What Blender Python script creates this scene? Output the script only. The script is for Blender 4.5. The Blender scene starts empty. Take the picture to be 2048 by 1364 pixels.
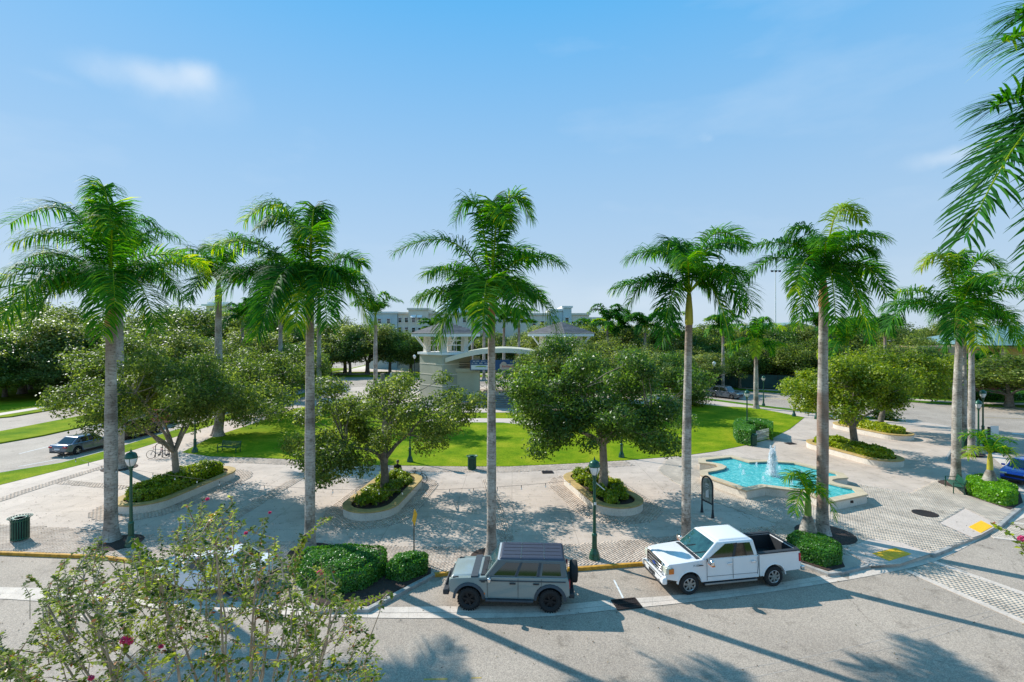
import bpy, bmesh, math, random
import numpy as np
from mathutils import Vector, Matrix
R = math.radians
scene = bpy.context.scene
col = scene.collection
CAMH = 10.1; F = 1000.0; CU = 1024.0; HV = 664.0     # calibration of the photograph: 2048 px wide, horizon row 664

# ---------------------------------------------------------------- camera
cam = bpy.data.cameras.new('camera'); co = bpy.data.objects.new('camera', cam); col.objects.link(co)
co.location = (0, 0, CAMH); co.rotation_euler = (R(90), 0, 0)
cam.sensor_width = 36; cam.lens = 36*F/2048; cam.shift_y = -18/2048; cam.clip_start = .1; cam.clip_end = 6000
scene.camera = co
# ---------------------------------------------------------------- light
SUN_EL = 38.0
SUN_DIR = Vector((-.812*math.cos(R(SUN_EL)), .583*math.cos(R(SUN_EL)), math.sin(R(SUN_EL))))   # towards the sun
sun = bpy.data.lights.new('sun', 'SUN'); so = bpy.data.objects.new('sun', sun); col.objects.link(so)
sun.energy = 3.6; sun.angle = R(.5); sun.color = (1, .98, .94)
so.rotation_euler = SUN_DIR.to_track_quat('Z', 'Y').to_euler(); so.location = (0, 0, 60)
world = bpy.data.worlds.new('World'); scene.world = world; world.use_nodes = True
wn = world.node_tree.nodes; wl = world.node_tree.links; wn.clear()
out = wn.new('ShaderNodeOutputWorld'); bg = wn.new('ShaderNodeBackground')
sky = wn.new('ShaderNodeTexSky'); sky.sky_type = 'NISHITA'; sky.sun_disc = False
sky.sun_elevation = R(SUN_EL); sky.sun_rotation = math.atan2(SUN_DIR.x, SUN_DIR.y)
sky.altitude = 0; sky.air_density = 1.0; sky.dust_density = .25; sky.ozone_density = 2.2
bg.inputs['Strength'].default_value = .122
# thin wisps of cloud: soft noise lit by the same sky, spread over the whole dome
tc = wn.new('ShaderNodeTexCoord'); mp = wn.new('ShaderNodeMapping'); mp.inputs['Scale'].default_value = (1.6, 1.6, 5.0)
mp.inputs['Location'].default_value = (.35, .2, .1)
nz = wn.new('ShaderNodeTexNoise'); nz.inputs['Scale'].default_value = 1.7; nz.inputs['Detail'].default_value = 7; nz.inputs['Roughness'].default_value = .55
cr = wn.new('ShaderNodeValToRGB'); cr.color_ramp.elements[0].position = .56; cr.color_ramp.elements[1].position = .86
cr.color_ramp.elements[0].color = (0, 0, 0, 1); cr.color_ramp.elements[1].color = (.8, .8, .8, 1)
sep = wn.new('ShaderNodeSeparateXYZ')
elv = wn.new('ShaderNodeMapRange'); elv.inputs[1].default_value = -.05; elv.inputs[2].default_value = .57; elv.inputs[3].default_value = 0; elv.inputs[4].default_value = 1
grade = wn.new('ShaderNodeMix'); grade.data_type = 'RGBA'; grade.blend_type = 'MIX'
grade.inputs['A'].default_value = (2.95, 3.5, 4.05, 1); grade.inputs['B'].default_value = (.54, 2.38, 4.6, 1)
pw = wn.new('ShaderNodeMath'); pw.operation = 'POWER'; pw.inputs[1].default_value = 1.1
half = wn.new('ShaderNodeMix'); half.data_type = 'RGBA'; half.inputs['Factor'].default_value = .95
mix = wn.new('ShaderNodeMix'); mix.data_type = 'RGBA'; mix.inputs['B'].default_value = (4.2, 4.65, 5.1, 1)
wl.new(tc.outputs['Generated'], mp.inputs['Vector']); wl.new(mp.outputs[0], nz.inputs['Vector']); wl.new(nz.outputs['Fac'], cr.inputs[0])
wl.new(tc.outputs['Generated'], sep.inputs[0]); wl.new(sep.outputs['Z'], elv.inputs[0]); wl.new(elv.outputs[0], pw.inputs[0]); wl.new(pw.outputs[0], grade.inputs['Factor'])
wl.new(sky.outputs[0], half.inputs['A']); wl.new(grade.outputs['Result'], half.inputs['B'])
wl.new(half.outputs['Result'], mix.inputs['A'])
# one small torn cloud high on the left and two fainter ones on the right, by sky direction
def cloud(u, v, su, sv, amp, prev):
    d = Vector(((u-CU)/F, 1, (HV-v)/F)).normalized()
    q = wn.new('ShaderNodeVectorMath'); q.operation = 'SUBTRACT'; q.inputs[1].default_value = d
    wl.new(warp.outputs[0], q.inputs[0])
    s = wn.new('ShaderNodeVectorMath'); s.operation = 'MULTIPLY'; s.inputs[1].default_value = (1/su, 1/su, 1/sv); wl.new(q.outputs[0], s.inputs[0])
    ln = wn.new('ShaderNodeVectorMath'); ln.operation = 'LENGTH'; wl.new(s.outputs[0], ln.inputs[0])
    mr = wn.new('ShaderNodeMapRange'); mr.interpolation_type = 'SMOOTHSTEP'
    mr.inputs[1].default_value = 0; mr.inputs[2].default_value = 1; mr.inputs[3].default_value = amp; mr.inputs[4].default_value = 0
    wl.new(ln.outputs['Value'], mr.inputs[0])
    m = wn.new('ShaderNodeMath'); m.operation = 'ADD'; wl.new(prev, m.inputs[0]); wl.new(mr.outputs[0], m.inputs[1]); return m.outputs[0]
n2 = wn.new('ShaderNodeTexNoise'); n2.inputs['Scale'].default_value = 5; n2.inputs['Detail'].default_value = 8; wl.new(tc.outputs['Generated'], n2.inputs['Vector'])
sc2 = wn.new('ShaderNodeVectorMath'); sc2.operation = 'MULTIPLY_ADD'; sc2.inputs[1].default_value = (.26, .26, .12); sc2.inputs[2].default_value = (-.13, -.13, -.06)
wl.new(n2.outputs['Color'], sc2.inputs[0])
warp = wn.new('ShaderNodeVectorMath'); warp.operation = 'ADD'; wl.new(tc.outputs['Generated'], warp.inputs[0]); wl.new(sc2.outputs[0], warp.inputs[1])
f = wn.new('ShaderNodeMath'); f.operation = 'MULTIPLY'; f.inputs[1].default_value = .28; wl.new(cr.outputs[0], f.inputs[0]); f = f.outputs[0]
f = cloud(320, 148, .15, .036, .40, f); f = cloud(395, 150, .06, .03, .3, f); f = cloud(240, 135, .06, .03, .2, f); f = cloud(400, 205, .10, .06, .16, f); f = cloud(130, 150, .06, .015, .15, f); f = cloud(1395, 302, .035, .02, .4, f); f = cloud(1980, 287, .10, .022, .45, f)
f = cloud(1250, 590, .7, .07, .16, f)
wl.new(f, mix.inputs['Factor'])
wl.new(mix.outputs['Result'], bg.inputs['Color']); wl.new(bg.outputs[0], out.inputs[0])
scene.view_settings.view_transform = 'Standard'; scene.view_settings.look = 'None'
scene.view_settings.exposure = .7; scene.view_settings.gamma = 1; scene.view_settings.use_curve_mapping = False
try:
    scene.cycles.max_bounces = 8; scene.cycles.transparent_max_bounces = 8
except Exception: pass

# ---------------------------------------------------------------- helpers
rng = np.random.default_rng(7); random.seed(7)
def G(u, v, h=0.0):
    Z = (CAMH-h)*F/(v-HV); return Vector(((u-CU)*Z/F, Z, h))
def AT(u, v, Z): return Vector(((u-CU)*Z/F, Z, CAMH-(v-HV)*Z/F))
ROAD = -.13
def lin(c): return tuple((x/12.92 if x <= .04045 else ((x+.055)/1.055)**2.4) for x in c)
def newmat(name):
    m = bpy.data.materials.new(name); m.use_nodes = True; return m, m.node_tree.nodes, m.node_tree.links, m.node_tree.nodes['Principled BSDF']
def mat(name, c, rough=.6, metal=0., var=.12, scale=6., bump=.0, bscale=None, spec=.5, coat=0., c2=None, detail=5):
    """plain surface with noise variation between c and c2, fine relief"""
    m, n, l, p = newmat(name)
    p.inputs['Roughness'].default_value = rough; p.inputs['Metallic'].default_value = metal
    p.inputs['Specular IOR Level'].default_value = spec; p.inputs['Coat Weight'].default_value = coat
    t = n.new('ShaderNodeTexCoord'); nzz = n.new('ShaderNodeTexNoise'); nzz.inputs['Scale'].default_value = scale; nzz.inputs['Detail'].default_value = detail
    l.new(t.outputs['Object'], nzz.inputs['Vector'])
    r = n.new('ShaderNodeValToRGB'); r.color_ramp.elements[0].position = .3; r.color_ramp.elements[1].position = .7
    a = tuple(x*(1-var) for x in c); b = tuple(min(1, x*(1+var)) for x in c) if c2 is None else c2
    r.color_ramp.elements[0].color = (*a, 1); r.color_ramp.elements[1].color = (*b, 1)
    l.new(nzz.outputs['Fac'], r.inputs[0]); l.new(r.outputs[0], p.inputs['Base Color'])
    if bump:
        nb = n.new('ShaderNodeTexNoise'); nb.inputs['Scale'].default_value = bscale or scale*4; nb.inputs['Detail'].default_value = 6
        l.new(t.outputs['Object'], nb.inputs['Vector']); bp = n.new('ShaderNodeBump'); bp.inputs['Strength'].default_value = bump; bp.inputs['Distance'].default_value = .02
        l.new(nb.outputs['Fac'], bp.inputs['Height']); l.new(bp.outputs[0], p.inputs['Normal'])
    return m
def leafmat(name, cols, rough=.42, trans=.4, spec=.5, tcol=None):
    """leaves: colour from the per-leaf 'tint' attribute, plus light passing through"""
    m, n, l, p = newmat(name)
    at = n.new('ShaderNodeAttribute'); at.attribute_name = 'tint'
    r = n.new('ShaderNodeValToRGB'); e = r.color_ramp.elements
    while len(e) < len(cols): e.new(.5)
    for i, (pos, c) in enumerate(cols): e[i].position = pos; e[i].color = (*c, 1)
    l.new(at.outputs['Fac'], r.inputs[0]); l.new(r.outputs[0], p.inputs['Base Color'])
    p.inputs['Roughness'].default_value = rough; p.inputs['Specular IOR Level'].default_value = spec
    tr = n.new('ShaderNodeBsdfTranslucent'); mx = n.new('ShaderNodeMixShader'); mx.inputs[0].default_value = trans
    hs = n.new('ShaderNodeMix'); hs.data_type = 'RGBA'; hs.blend_type = 'MULTIPLY'; hs.inputs['Factor'].default_value = 1
    hs.inputs['B'].default_value = (*(tcol or (1.7, 1.7, .7)), 1); l.new(r.outputs[0], hs.inputs['A']); l.new(hs.outputs['Result'], tr.inputs['Color'])
    o = n['Material Output']; l.new(p.outputs[0], mx.inputs[1]); l.new(tr.outputs[0], mx.inputs[2]); l.new(mx.outputs[0], o.inputs[0]); return m

def tag(o, label=None, cat=None, group=None, kind=None):
    if label: o['label'] = label
    if cat: o['category'] = cat
    if group: o['group'] = group
    if kind: o['kind'] = kind
    return o
def empty(name, loc, rz=0, label=None, cat=None, group=None):
    o = bpy.data.objects.new(name, None); col.objects.link(o); o.location = loc; o.rotation_euler = (0, 0, rz); o.empty_display_size = .2
    return tag(o, label, cat, group)
class MB:
    """collects shapes and links them as ONE mesh object"""
    def __init__(s): s.v = []; s.f = []; s.sm = []
    def add(s, vs, fs, smooth=False):
        b = len(s.v); s.v += [tuple(v) for v in vs]; s.f += [tuple(i+b for i in f) for f in fs]; s.sm += [smooth]*len(fs); return s
    def box(s, c, size, rz=0, M=None):
        hx, hy, hz = size[0]/2, size[1]/2, size[2]/2
        vs = [Vector((x, y, z)) for z in (-hz, hz) for x, y in ((-hx, -hy), (hx, -hy), (hx, hy), (-hx, hy))]
        if rz: m = Matrix.Rotation(rz, 3, 'Z'); vs = [m @ v for v in vs]
        vs = [v+Vector(c) for v in vs]
        if M: vs = [M @ v for v in vs]
        return s.add(vs, [(3, 2, 1, 0), (4, 5, 6, 7), (0, 1, 5, 4), (1, 2, 6, 5), (2, 3, 7, 6), (3, 0, 4, 7)])
    def hexa(s, vs): return s.add(vs, [(3, 2, 1, 0), (4, 5, 6, 7), (0, 1, 5, 4), (1, 2, 6, 5), (2, 3, 7, 6), (3, 0, 4, 7)])
    def bar(s, a, b, w, h=None, up=(0, 0, 1)):
        a = Vector(a); b = Vector(b); h = h or w; d = (b-a).normalized(); up = Vector(up)
        if abs(d.dot(up)) > .98: up = Vector((1, 0, 0))
        x = d.cross(up).normalized()*w/2; y = x.cross(d).normalized()*h/2
        return s.hexa([a-x-y, a+x-y, a+x+y, a-x+y, b-x-y, b+x-y, b+x+y, b-x+y])
    def tube(s, pts, rad, n=8, caps=True):
        pts = [Vector(p) for p in pts]; k = len(pts); rad = rad if hasattr(rad, '__len__') else [rad]*k; vs = []; prev = None
        for i, p in enumerate(pts):
            d = (pts[min(i+1, k-1)]-pts[max(i-1, 0)]).normalized()
            if prev is None: prev = Vector((1, 0, 0)) if abs(d.x) < .9 else Vector((0, 1, 0))
            x = (prev-d*prev.dot(d)).normalized(); y = d.cross(x); prev = x
            for j in range(n): a = 2*math.pi*j/n; vs.append(p+(x*math.cos(a)+y*math.sin(a))*rad[i])
        fs = [(i*n+j, i*n+(j+1) % n, (i+1)*n+(j+1) % n, (i+1)*n+j) for i in range(k-1) for j in range(n)]
        s.add(vs, fs, True)
        if caps: s.add(vs[:n], [tuple(range(n))[::-1]]); s.add(vs[-n:], [tuple(range(n))])
        return s
    def lathe(s, prof, c=(0, 0, 0), n=16, smooth=True, axis='Z', caps=True):
        vs = []
        for r, z in prof:
            for j in range(n):
                a = 2*math.pi*j/n; p = (r*math.cos(a), r*math.sin(a), z)
                if axis == 'Y': p = (p[0], p[2], p[1])
                if axis == 'X': p = (p[2], p[0], p[1])
                vs.append(Vector(p)+Vector(c))
        k = len(prof); fl = (axis == 'Y')
        fs = [(i*n+j, i*n+(j+1) % n, (i+1)*n+(j+1) % n, (i+1)*n+j) for i in range(k-1) for j in range(n)]
        if fl: fs = [q[::-1] for q in fs]
        s.add(vs, fs, smooth)
        if caps:
            s.add(vs[:n], [tuple(range(n))[::-1] if not fl else tuple(range(n))]); s.add(vs[-n:], [tuple(range(n)) if not fl else tuple(range(n))[::-1]])
        return s
    def prism(s, poly, z0, z1, M=None):
        n = len(poly); vs = [Vector((p[0], p[1], z0)) for p in poly]+[Vector((p[0], p[1], z1)) for p in poly]
        if M: vs = [M @ v for v in vs]
        return s.add(vs, [tuple(range(n))[::-1], tuple(range(n, 2*n))]+[(i, (i+1) % n, n+(i+1) % n, n+i) for i in range(n)])
    def blob(s, c, r, n=8):
        prof = [(max(.001, math.sin(math.pi*i/n)), -math.cos(math.pi*i/n)) for i in range(n+1)]; vs = []
        for q, z in prof:
            for j in range(n): a = 2*math.pi*j/n; vs.append((c[0]+q*math.cos(a)*r[0], c[1]+q*math.sin(a)*r[1], c[2]+z*r[2]))
        return s.add(vs, [(i*n+j, i*n+(j+1) % n, (i+1)*n+(j+1) % n, (i+1)*n+j) for i in range(n) for j in range(n)], True)
    def build(s, name, m, parent=None, bevel=0, seg=2):
        me = bpy.data.meshes.new(name); me.from_pydata(s.v, [], s.f); me.polygons.foreach_set('use_smooth', s.sm); me.materials.append(m); me.update()
        o = bpy.data.objects.new(name, me); col.objects.link(o)
        if parent: o.parent = parent
        if bevel:
            b = o.modifiers.new('bevel', 'BEVEL'); b.width = bevel; b.segments = seg; b.limit_method = 'ANGLE'; b.angle_limit = R(32); b.harden_normals = False
            o.data.polygons.foreach_set('use_smooth', [True]*len(me.polygons))
            try: me.set_sharp_from_angle(angle=R(40))
            except Exception: pass
        return o
def npmesh(name, V, Fc, m, parent=None, tint=None, per=4):
    """big meshes: V (n,3), Fc (k,per)"""
    me = bpy.data.meshes.new(name); V = np.asarray(V, np.float32); Fc = np.asarray(Fc, np.int32)
    me.vertices.add(len(V)); me.vertices.foreach_set('co', V.ravel()); me.loops.add(Fc.size); me.loops.foreach_set('vertex_index', Fc.ravel())
    me.polygons.add(len(Fc)); me.polygons.foreach_set('loop_start', np.arange(0, Fc.size, per, dtype=np.int32))
    if tint is not None:
        a = me.attributes.new('tint', 'FLOAT', 'POINT'); a.data.foreach_set('value', np.asarray(tint, np.float32))
    me.materials.append(m); me.update(calc_edges=True); me.validate()
    o = bpy.data.objects.new(name, me); col.objects.link(o)
    if parent: o.parent = parent
    return o
def copy_tree(o, parent=None):
    c = o.copy(); col.objects.link(c)
    if parent: c.parent = parent
    for ch in list(o.children): copy_tree(ch, c)
    return c
def leaves(P, N, L, W, tint, fold=.18, D=None):
    """one folded rhombus per point. P centre, N normal, L length, W width"""
    n = len(P); N = N/np.linalg.norm(N, axis=1, keepdims=True)
    if D is None: D = rng.normal(size=(n, 3))
    D = D-N*np.sum(D*N, 1, keepdims=True); D /= np.linalg.norm(D, axis=1, keepdims=True)+1e-9
    S = np.cross(N, D); L = np.broadcast_to(L, (n,))[:, None]; W = np.broadcast_to(W, (n,))[:, None]
    V = np.stack([P-D*L*.5, P+S*W*.5+N*W*fold, P+D*L*.5-N*L*.1, P-S*W*.5+N*W*fold], 1).reshape(-1, 3)
    Fc = np.arange(4*n).reshape(n, 4); return V, Fc, np.repeat(tint, 4)
def inpoly(x, y, poly):
    c = np.zeros(x.shape, bool); n = len(poly); j = n-1
    for i in range(n):
        xi, yi = poly[i][0], poly[i][1]; xj, yj = poly[j][0], poly[j][1]
        if yi != yj: c ^= ((yi > y) != (yj > y)) & (x < (xj-xi)*(y-yi)/(yj-yi)+xi)
        j = i
    return c
def stadium(a, b, r, n=12):
    a = Vector(a[:2]); b = Vector(b[:2]); t = math.atan2((b-a).y, (b-a).x); P = []
    for i in range(n+1): q = t+math.pi/2+math.pi*i/n; P.append((a.x+r*math.cos(q), a.y+r*math.sin(q)))
    for i in range(n+1): q = t-math.pi/2+math.pi*i/n; P.append((b.x+r*math.cos(q), b.y+r*math.sin(q)))
    return P
def offset_poly(P, d):
    n = len(P); O = []
    A = sum(P[i][0]*P[(i+1) % n][1]-P[(i+1) % n][0]*P[i][1] for i in range(n)); sg = 1 if A > 0 else -1
    for i in range(n):
        p = Vector(P[i][:2]); a = (p-Vector(P[i-1][:2])).normalized(); b = (Vector(P[(i+1) % n][:2])-p).normalized()
        na = Vector((-a.y, a.x))*sg; nb = Vector((-b.y, b.x))*sg; m = (na+nb); k = max(.35, (1+na.dot(nb))/2); m = m.normalized()
        O.append(tuple(p+m*d/math.sqrt(k)))
    return O
# ---------------------------------------------------------------- materials of the setting
M = {}
def asphalt():
    m, n, l, p = newmat('asphalt'); t = n.new('ShaderNodeTexCoord')
    a = n.new('ShaderNodeTexNoise'); a.inputs['Scale'].default_value = .25; a.inputs['Detail'].default_value = 8
    b = n.new('ShaderNodeTexNoise'); b.inputs['Scale'].default_value = 28; b.inputs['Detail'].default_value = 4
    v = n.new('ShaderNodeTexVoronoi'); v.inputs['Scale'].default_value = 34
    for q in (a, b, v): l.new(t.outputs['Object'], q.inputs['Vector'])
    r = n.new('ShaderNodeValToRGB'); r.color_ramp.elements[0].position = .3; r.color_ramp.elements[1].position = .7
    r.color_ramp.elements[0].color = (.335, .265, .205, 1); r.color_ramp.elements[1].color = (.455, .365, .285, 1); l.new(a.outputs['Fac'], r.inputs[0])
    r2 = n.new('ShaderNodeValToRGB'); r2.color_ramp.elements[0].position = .33; r2.color_ramp.elements[1].position = .72
    r2.color_ramp.elements[0].color = (.62, .62, .62, 1); r2.color_ramp.elements[1].color = (1.35, 1.34, 1.3, 1); l.new(b.outputs['Fac'], r2.inputs[0])
    mx = n.new('ShaderNodeMix'); mx.data_type = 'RGBA'; mx.blend_type = 'MULTIPLY'; mx.inputs['Factor'].default_value = 1
    l.new(r.outputs[0], mx.inputs['A']); l.new(r2.outputs[0], mx.inputs['B'])
    # specks of pale stone
    r3 = n.new('ShaderNodeValToRGB'); r3.color_ramp.elements[0].position = .10; r3.color_ramp.elements[0].color = (.75, .75, .75, 1); r3.color_ramp.elements[1].position = .26; r3.color_ramp.elements[1].color = (0, 0, 0, 1)
    l.new(v.outputs['Distance'], r3.inputs[0]); m2 = n.new('ShaderNodeMix'); m2.data_type = 'RGBA'; m2.inputs['B'].default_value = (.52, .48, .42, 1)
    f_ = n.new('ShaderNodeMath'); f_.operation = 'MULTIPLY'; f_.inputs[1].default_value = .55; l.new(r3.outputs[0], f_.inputs[0]); l.new(f_.outputs[0], m2.inputs['Factor']); l.new(mx.outputs['Result'], m2.inputs['A'])
    # oil stains, patches and hairline cracks
    st = n.new('ShaderNodeTexNoise'); st.inputs['Scale'].default_value = .9; st.inputs['Detail'].default_value = 10; st.inputs['Roughness'].default_value = .7; l.new(t.outputs['Object'], st.inputs['Vector'])
    rs = n.new('ShaderNodeValToRGB'); rs.color_ramp.elements[0].position = .30; rs.color_ramp.elements[0].color = (.55, .54, .52, 1); rs.color_ramp.elements[1].position = .44; rs.color_ramp.elements[1].color = (1, 1, 1, 1); l.new(st.outputs['Fac'], rs.inputs[0])
    ms = n.new('ShaderNodeMix'); ms.data_type = 'RGBA'; ms.blend_type = 'MULTIPLY'; ms.inputs['Factor'].default_value = .9; l.new(m2.outputs['Result'], ms.inputs['A']); l.new(rs.outputs[0], ms.inputs['B'])
    wv = n.new('ShaderNodeMix'); wv.data_type = 'RGBA'; wv.inputs['Factor'].default_value = .5; l.new(t.outputs['Object'], wv.inputs['A']); l.new(st.outputs['Color'], wv.inputs['B'])
    ck = n.new('ShaderNodeTexVoronoi'); ck.feature = 'DISTANCE_TO_EDGE'; ck.inputs['Scale'].default_value = .5; l.new(wv.outputs['Result'], ck.inputs['Vector'])
    rc = n.new('ShaderNodeValToRGB'); rc.color_ramp.elements[0].position = .001; rc.color_ramp.elements[0].color = (.45, .44, .42, 1); rc.color_ramp.elements[1].position = .007; rc.color_ramp.elements[1].color = (1, 1, 1, 1); l.new(ck.outputs['Distance'], rc.inputs[0])
    mc = n.new('ShaderNodeMix'); mc.data_type = 'RGBA'; mc.blend_type = 'MULTIPLY'; l.new(ms.outputs['Result'], mc.inputs['A']); l.new(rc.outputs[0], mc.inputs['B'])
    fk = n.new('ShaderNodeMapRange'); fk.inputs[1].default_value = .56; fk.inputs[2].default_value = .66; l.new(a.outputs['Fac'], fk.inputs[0]); l.new(fk.outputs[0], mc.inputs['Factor'])
    l.new(mc.outputs['Result'], p.inputs['Base Color']); p.inputs['Roughness'].default_value = .85
    bp = n.new('ShaderNodeBump'); bp.inputs['Strength'].default_value = .6; bp.inputs['Distance'].default_value = .01; l.new(b.outputs['Fac'], bp.inputs['Height']); l.new(bp.outputs[0], p.inputs['Normal'])
    return m
M['asphalt'] = asphalt()
def concrete(name, c, stain=.75, scale=.5, slab=0):
    m, n, l, p = newmat(name); t = n.new('ShaderNodeTexCoord')
    a = n.new('ShaderNodeTexNoise'); a.inputs['Scale'].default_value = scale; a.inputs['Detail'].default_value = 9; a.inputs['Roughness'].default_value = .6
    b = n.new('ShaderNodeTexNoise'); b.inputs['Scale'].default_value = 22; b.inputs['Detail'].default_value = 3
    for q in (a, b): l.new(t.outputs['Object'], q.inputs['Vector'])
    r = n.new('ShaderNodeValToRGB'); r.color_ramp.elements[0].position = .32; r.color_ramp.elements[1].position = .62
    r.color_ramp.elements[0].color = (*[x*stain for x in c], 1); r.color_ramp.elements[1].color = (*c, 1); l.new(a.outputs['Fac'], r.inputs[0])
    r2 = n.new('ShaderNodeValToRGB'); r2.color_ramp.elements[0].position = .27; r2.color_ramp.elements[1].position = .5
    r2.color_ramp.elements[0].color = (.72, .70, .68, 1); r2.color_ramp.elements[1].color = (1, 1, 1, 1); l.new(b.outputs['Fac'], r2.inputs[0])
    mx = n.new('ShaderNodeMix'); mx.data_type = 'RGBA'; mx.blend_type = 'MULTIPLY'; mx.inputs['Factor'].default_value = 1
    l.new(r.outputs[0], mx.inputs['A']); l.new(r2.outputs[0], mx.inputs['B']); res = mx.outputs['Result']
    if slab:      # scored joints and rain stains of cast slabs
        bk = n.new('ShaderNodeTexBrick'); bk.offset = 0; bk.inputs['Scale'].default_value = 1; bk.inputs['Brick Width'].default_value = slab; bk.inputs['Row Height'].default_value = slab*.8; bk.inputs['Mortar Size'].default_value = .014; bk.inputs['Mortar Smooth'].default_value = .3
        bk.inputs['Color1'].default_value = (1, 1, 1, 1); bk.inputs['Color2'].default_value = (.93, .925, .915, 1); bk.inputs['Mortar'].default_value = (.5, .48, .45, 1); l.new(t.outputs['Object'], bk.inputs['Vector'])
        st = n.new('ShaderNodeTexNoise'); st.inputs['Scale'].default_value = 1.6; st.inputs['Detail'].default_value = 11; st.inputs['Roughness'].default_value = .72; l.new(t.outputs['Object'], st.inputs['Vector'])
        rs = n.new('ShaderNodeValToRGB'); rs.color_ramp.elements[0].position = .33; rs.color_ramp.elements[0].color = (.66, .64, .61, 1); rs.color_ramp.elements[1].position = .47; rs.color_ramp.elements[1].color = (1, 1, 1, 1); l.new(st.outputs['Fac'], rs.inputs[0])
        for o_ in (bk.outputs['Color'], rs.outputs[0]):
            q = n.new('ShaderNodeMix'); q.data_type = 'RGBA'; q.blend_type = 'MULTIPLY'; q.inputs['Factor'].default_value = .8; l.new(res, q.inputs['A']); l.new(o_, q.inputs['B']); res = q.outputs['Result']
    l.new(res, p.inputs['Base Color']); p.inputs['Roughness'].default_value = .8
    bp = n.new('ShaderNodeBump'); bp.inputs['Strength'].default_value = .25; bp.inputs['Distance'].default_value = .01; l.new(b.outputs['Fac'], bp.inputs['Height']); l.new(bp.outputs[0], p.inputs['Normal'])
    return m
M['plaza'] = concrete('plaza_concrete', (.61, .485, .385), .80, .5, 3.2)
M['walk'] = concrete('walk_concrete', (.62, .50, .41), .86)
M['gutter'] = concrete('gutter_concrete', (.68, .565, .46), .78, 1.5)
M['kerb'] = concrete('kerb_concrete', (.42, .40, .36), .6, 3)
M['yellow_kerb'] = concrete('yellow_kerb_paint', (.66, .33, .03), .5, 4)
M['pad'] = mat('tactile_yellow', (.88, .48, .012), .6, var=.1)
M['white_paint'] = concrete('white_road_paint', (.75, .75, .72), .7, 6)
M['yellow_paint'] = concrete('yellow_road_paint', (.62, .42, .10), .6, 6)
def grassmat(name, a, b, c):
    m, n, l, p = newmat(name); t = n.new('ShaderNodeTexCoord')
    q = n.new('ShaderNodeTexNoise'); q.inputs['Scale'].default_value = .35; q.inputs['Detail'].default_value = 10; q.inputs['Roughness'].default_value = .7
    w = n.new('ShaderNodeTexNoise'); w.inputs['Scale'].default_value = 14; w.inputs['Detail'].default_value = 6
    for x in (q, w): l.new(t.outputs['Object'], x.inputs['Vector'])
    r = n.new('ShaderNodeValToRGB'); e = r.color_ramp.elements; e.new(.5); e[0].position = .36; e[2].position = .66
    e[0].color = (*a, 1); e[1].color = (*b, 1); e[2].color = (*c, 1); l.new(q.outputs['Fac'], r.inputs[0])
    r2 = n.new('ShaderNodeValToRGB'); r2.color_ramp.elements[0].position = .3; r2.color_ramp.elements[1].position = .7
    r2.color_ramp.elements[0].color = (.6, .62, .55, 1); r2.color_ramp.elements[1].color = (1.25, 1.2, 1.1, 1); l.new(w.outputs['Fac'], r2.inputs[0])
    mx = n.new('ShaderNodeMix'); mx.data_type = 'RGBA'; mx.blend_type = 'MULTIPLY'; mx.inputs['Factor'].default_value = 1
    l.new(r.outputs[0], mx.inputs['A']); l.new(r2.outputs[0], mx.inputs['B']); l.new(mx.outputs['Result'], p.inputs['Base Color']); p.inputs['Roughness'].default_value = .9
    p.inputs['Specular IOR Level'].default_value = .03
    bp = n.new('ShaderNodeBump'); bp.inputs['Strength'].default_value = .5; bp.inputs['Distance'].default_value = .04; l.new(w.outputs['Fac'], bp.inputs['Height']); l.new(bp.outputs[0], p.inputs['Normal'])
    return m
M['grass'] = grassmat('lawn_grass', (.10, .195, .006), (.185, .265, .009), (.31, .33, .02))
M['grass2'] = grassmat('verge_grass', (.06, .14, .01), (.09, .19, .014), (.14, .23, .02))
def pavermat(name, cols):
    m, n, l, p = newmat(name); at = n.new('ShaderNodeAttribute'); at.attribute_name = 'tint'
    r = n.new('ShaderNodeValToRGB'); e = r.color_ramp.elements
    while len(e) < len(cols): e.new(.5)
    for i, c in enumerate(cols): e[i].position = i/(len(cols)-1); e[i].color = (*c, 1)
    t = n.new('ShaderNodeTexCoord'); q = n.new('ShaderNodeTexNoise'); q.inputs['Scale'].default_value = .8; q.inputs['Detail'].default_value = 8; l.new(t.outputs['Object'], q.inputs['Vector'])
    r2 = n.new('ShaderNodeValToRGB'); r2.color_ramp.elements[0].position = .3; r2.color_ramp.elements[1].position = .7
    r2.color_ramp.elements[0].color = (.7, .68, .66, 1); r2.color_ramp.elements[1].color = (1.08, 1.05, 1.02, 1); l.new(q.outputs['Fac'], r2.inputs[0])
    mx = n.new('ShaderNodeMix'); mx.data_type = 'RGBA'; mx.blend_type = 'MULTIPLY'; mx.inputs['Factor'].default_value = 1
    l.new(at.outputs['Fac'], r.inputs[0]); l.new(r.outputs[0], mx.inputs['A']); l.new(r2.outputs[0], mx.inputs['B']); l.new(mx.outputs['Result'], p.inputs['Base Color']); p.inputs['Roughness'].default_value = .85
    return m
M['paver'] = pavermat('clay_paver', [(.46, .36, .28), (.57, .45, .355), (.64, .52, .415), (.54, .44, .355)])
M['paver2'] = pavermat('pale_paver', [(.50, .42, .33), (.64, .54, .43), (.57, .48, .385)])
M['joint'] = mat('paver_joint_sand', (.40, .33, .27), .95, var=.3, scale=3)
M['mulch'] = mat('bark_mulch', (.055, .032, .022), .95, var=.5, scale=18, bump=.8)
M['stucco'] = concrete('planter_stucco', (.74, .66, .55), .86, 1.5)
M['ochre'] = concrete('ochre_coping', (.56, .38, .13), .66, 2.2)
M['coping'] = concrete('fountain_coping', (.60, .47, .30), .8, 1.5)
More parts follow.
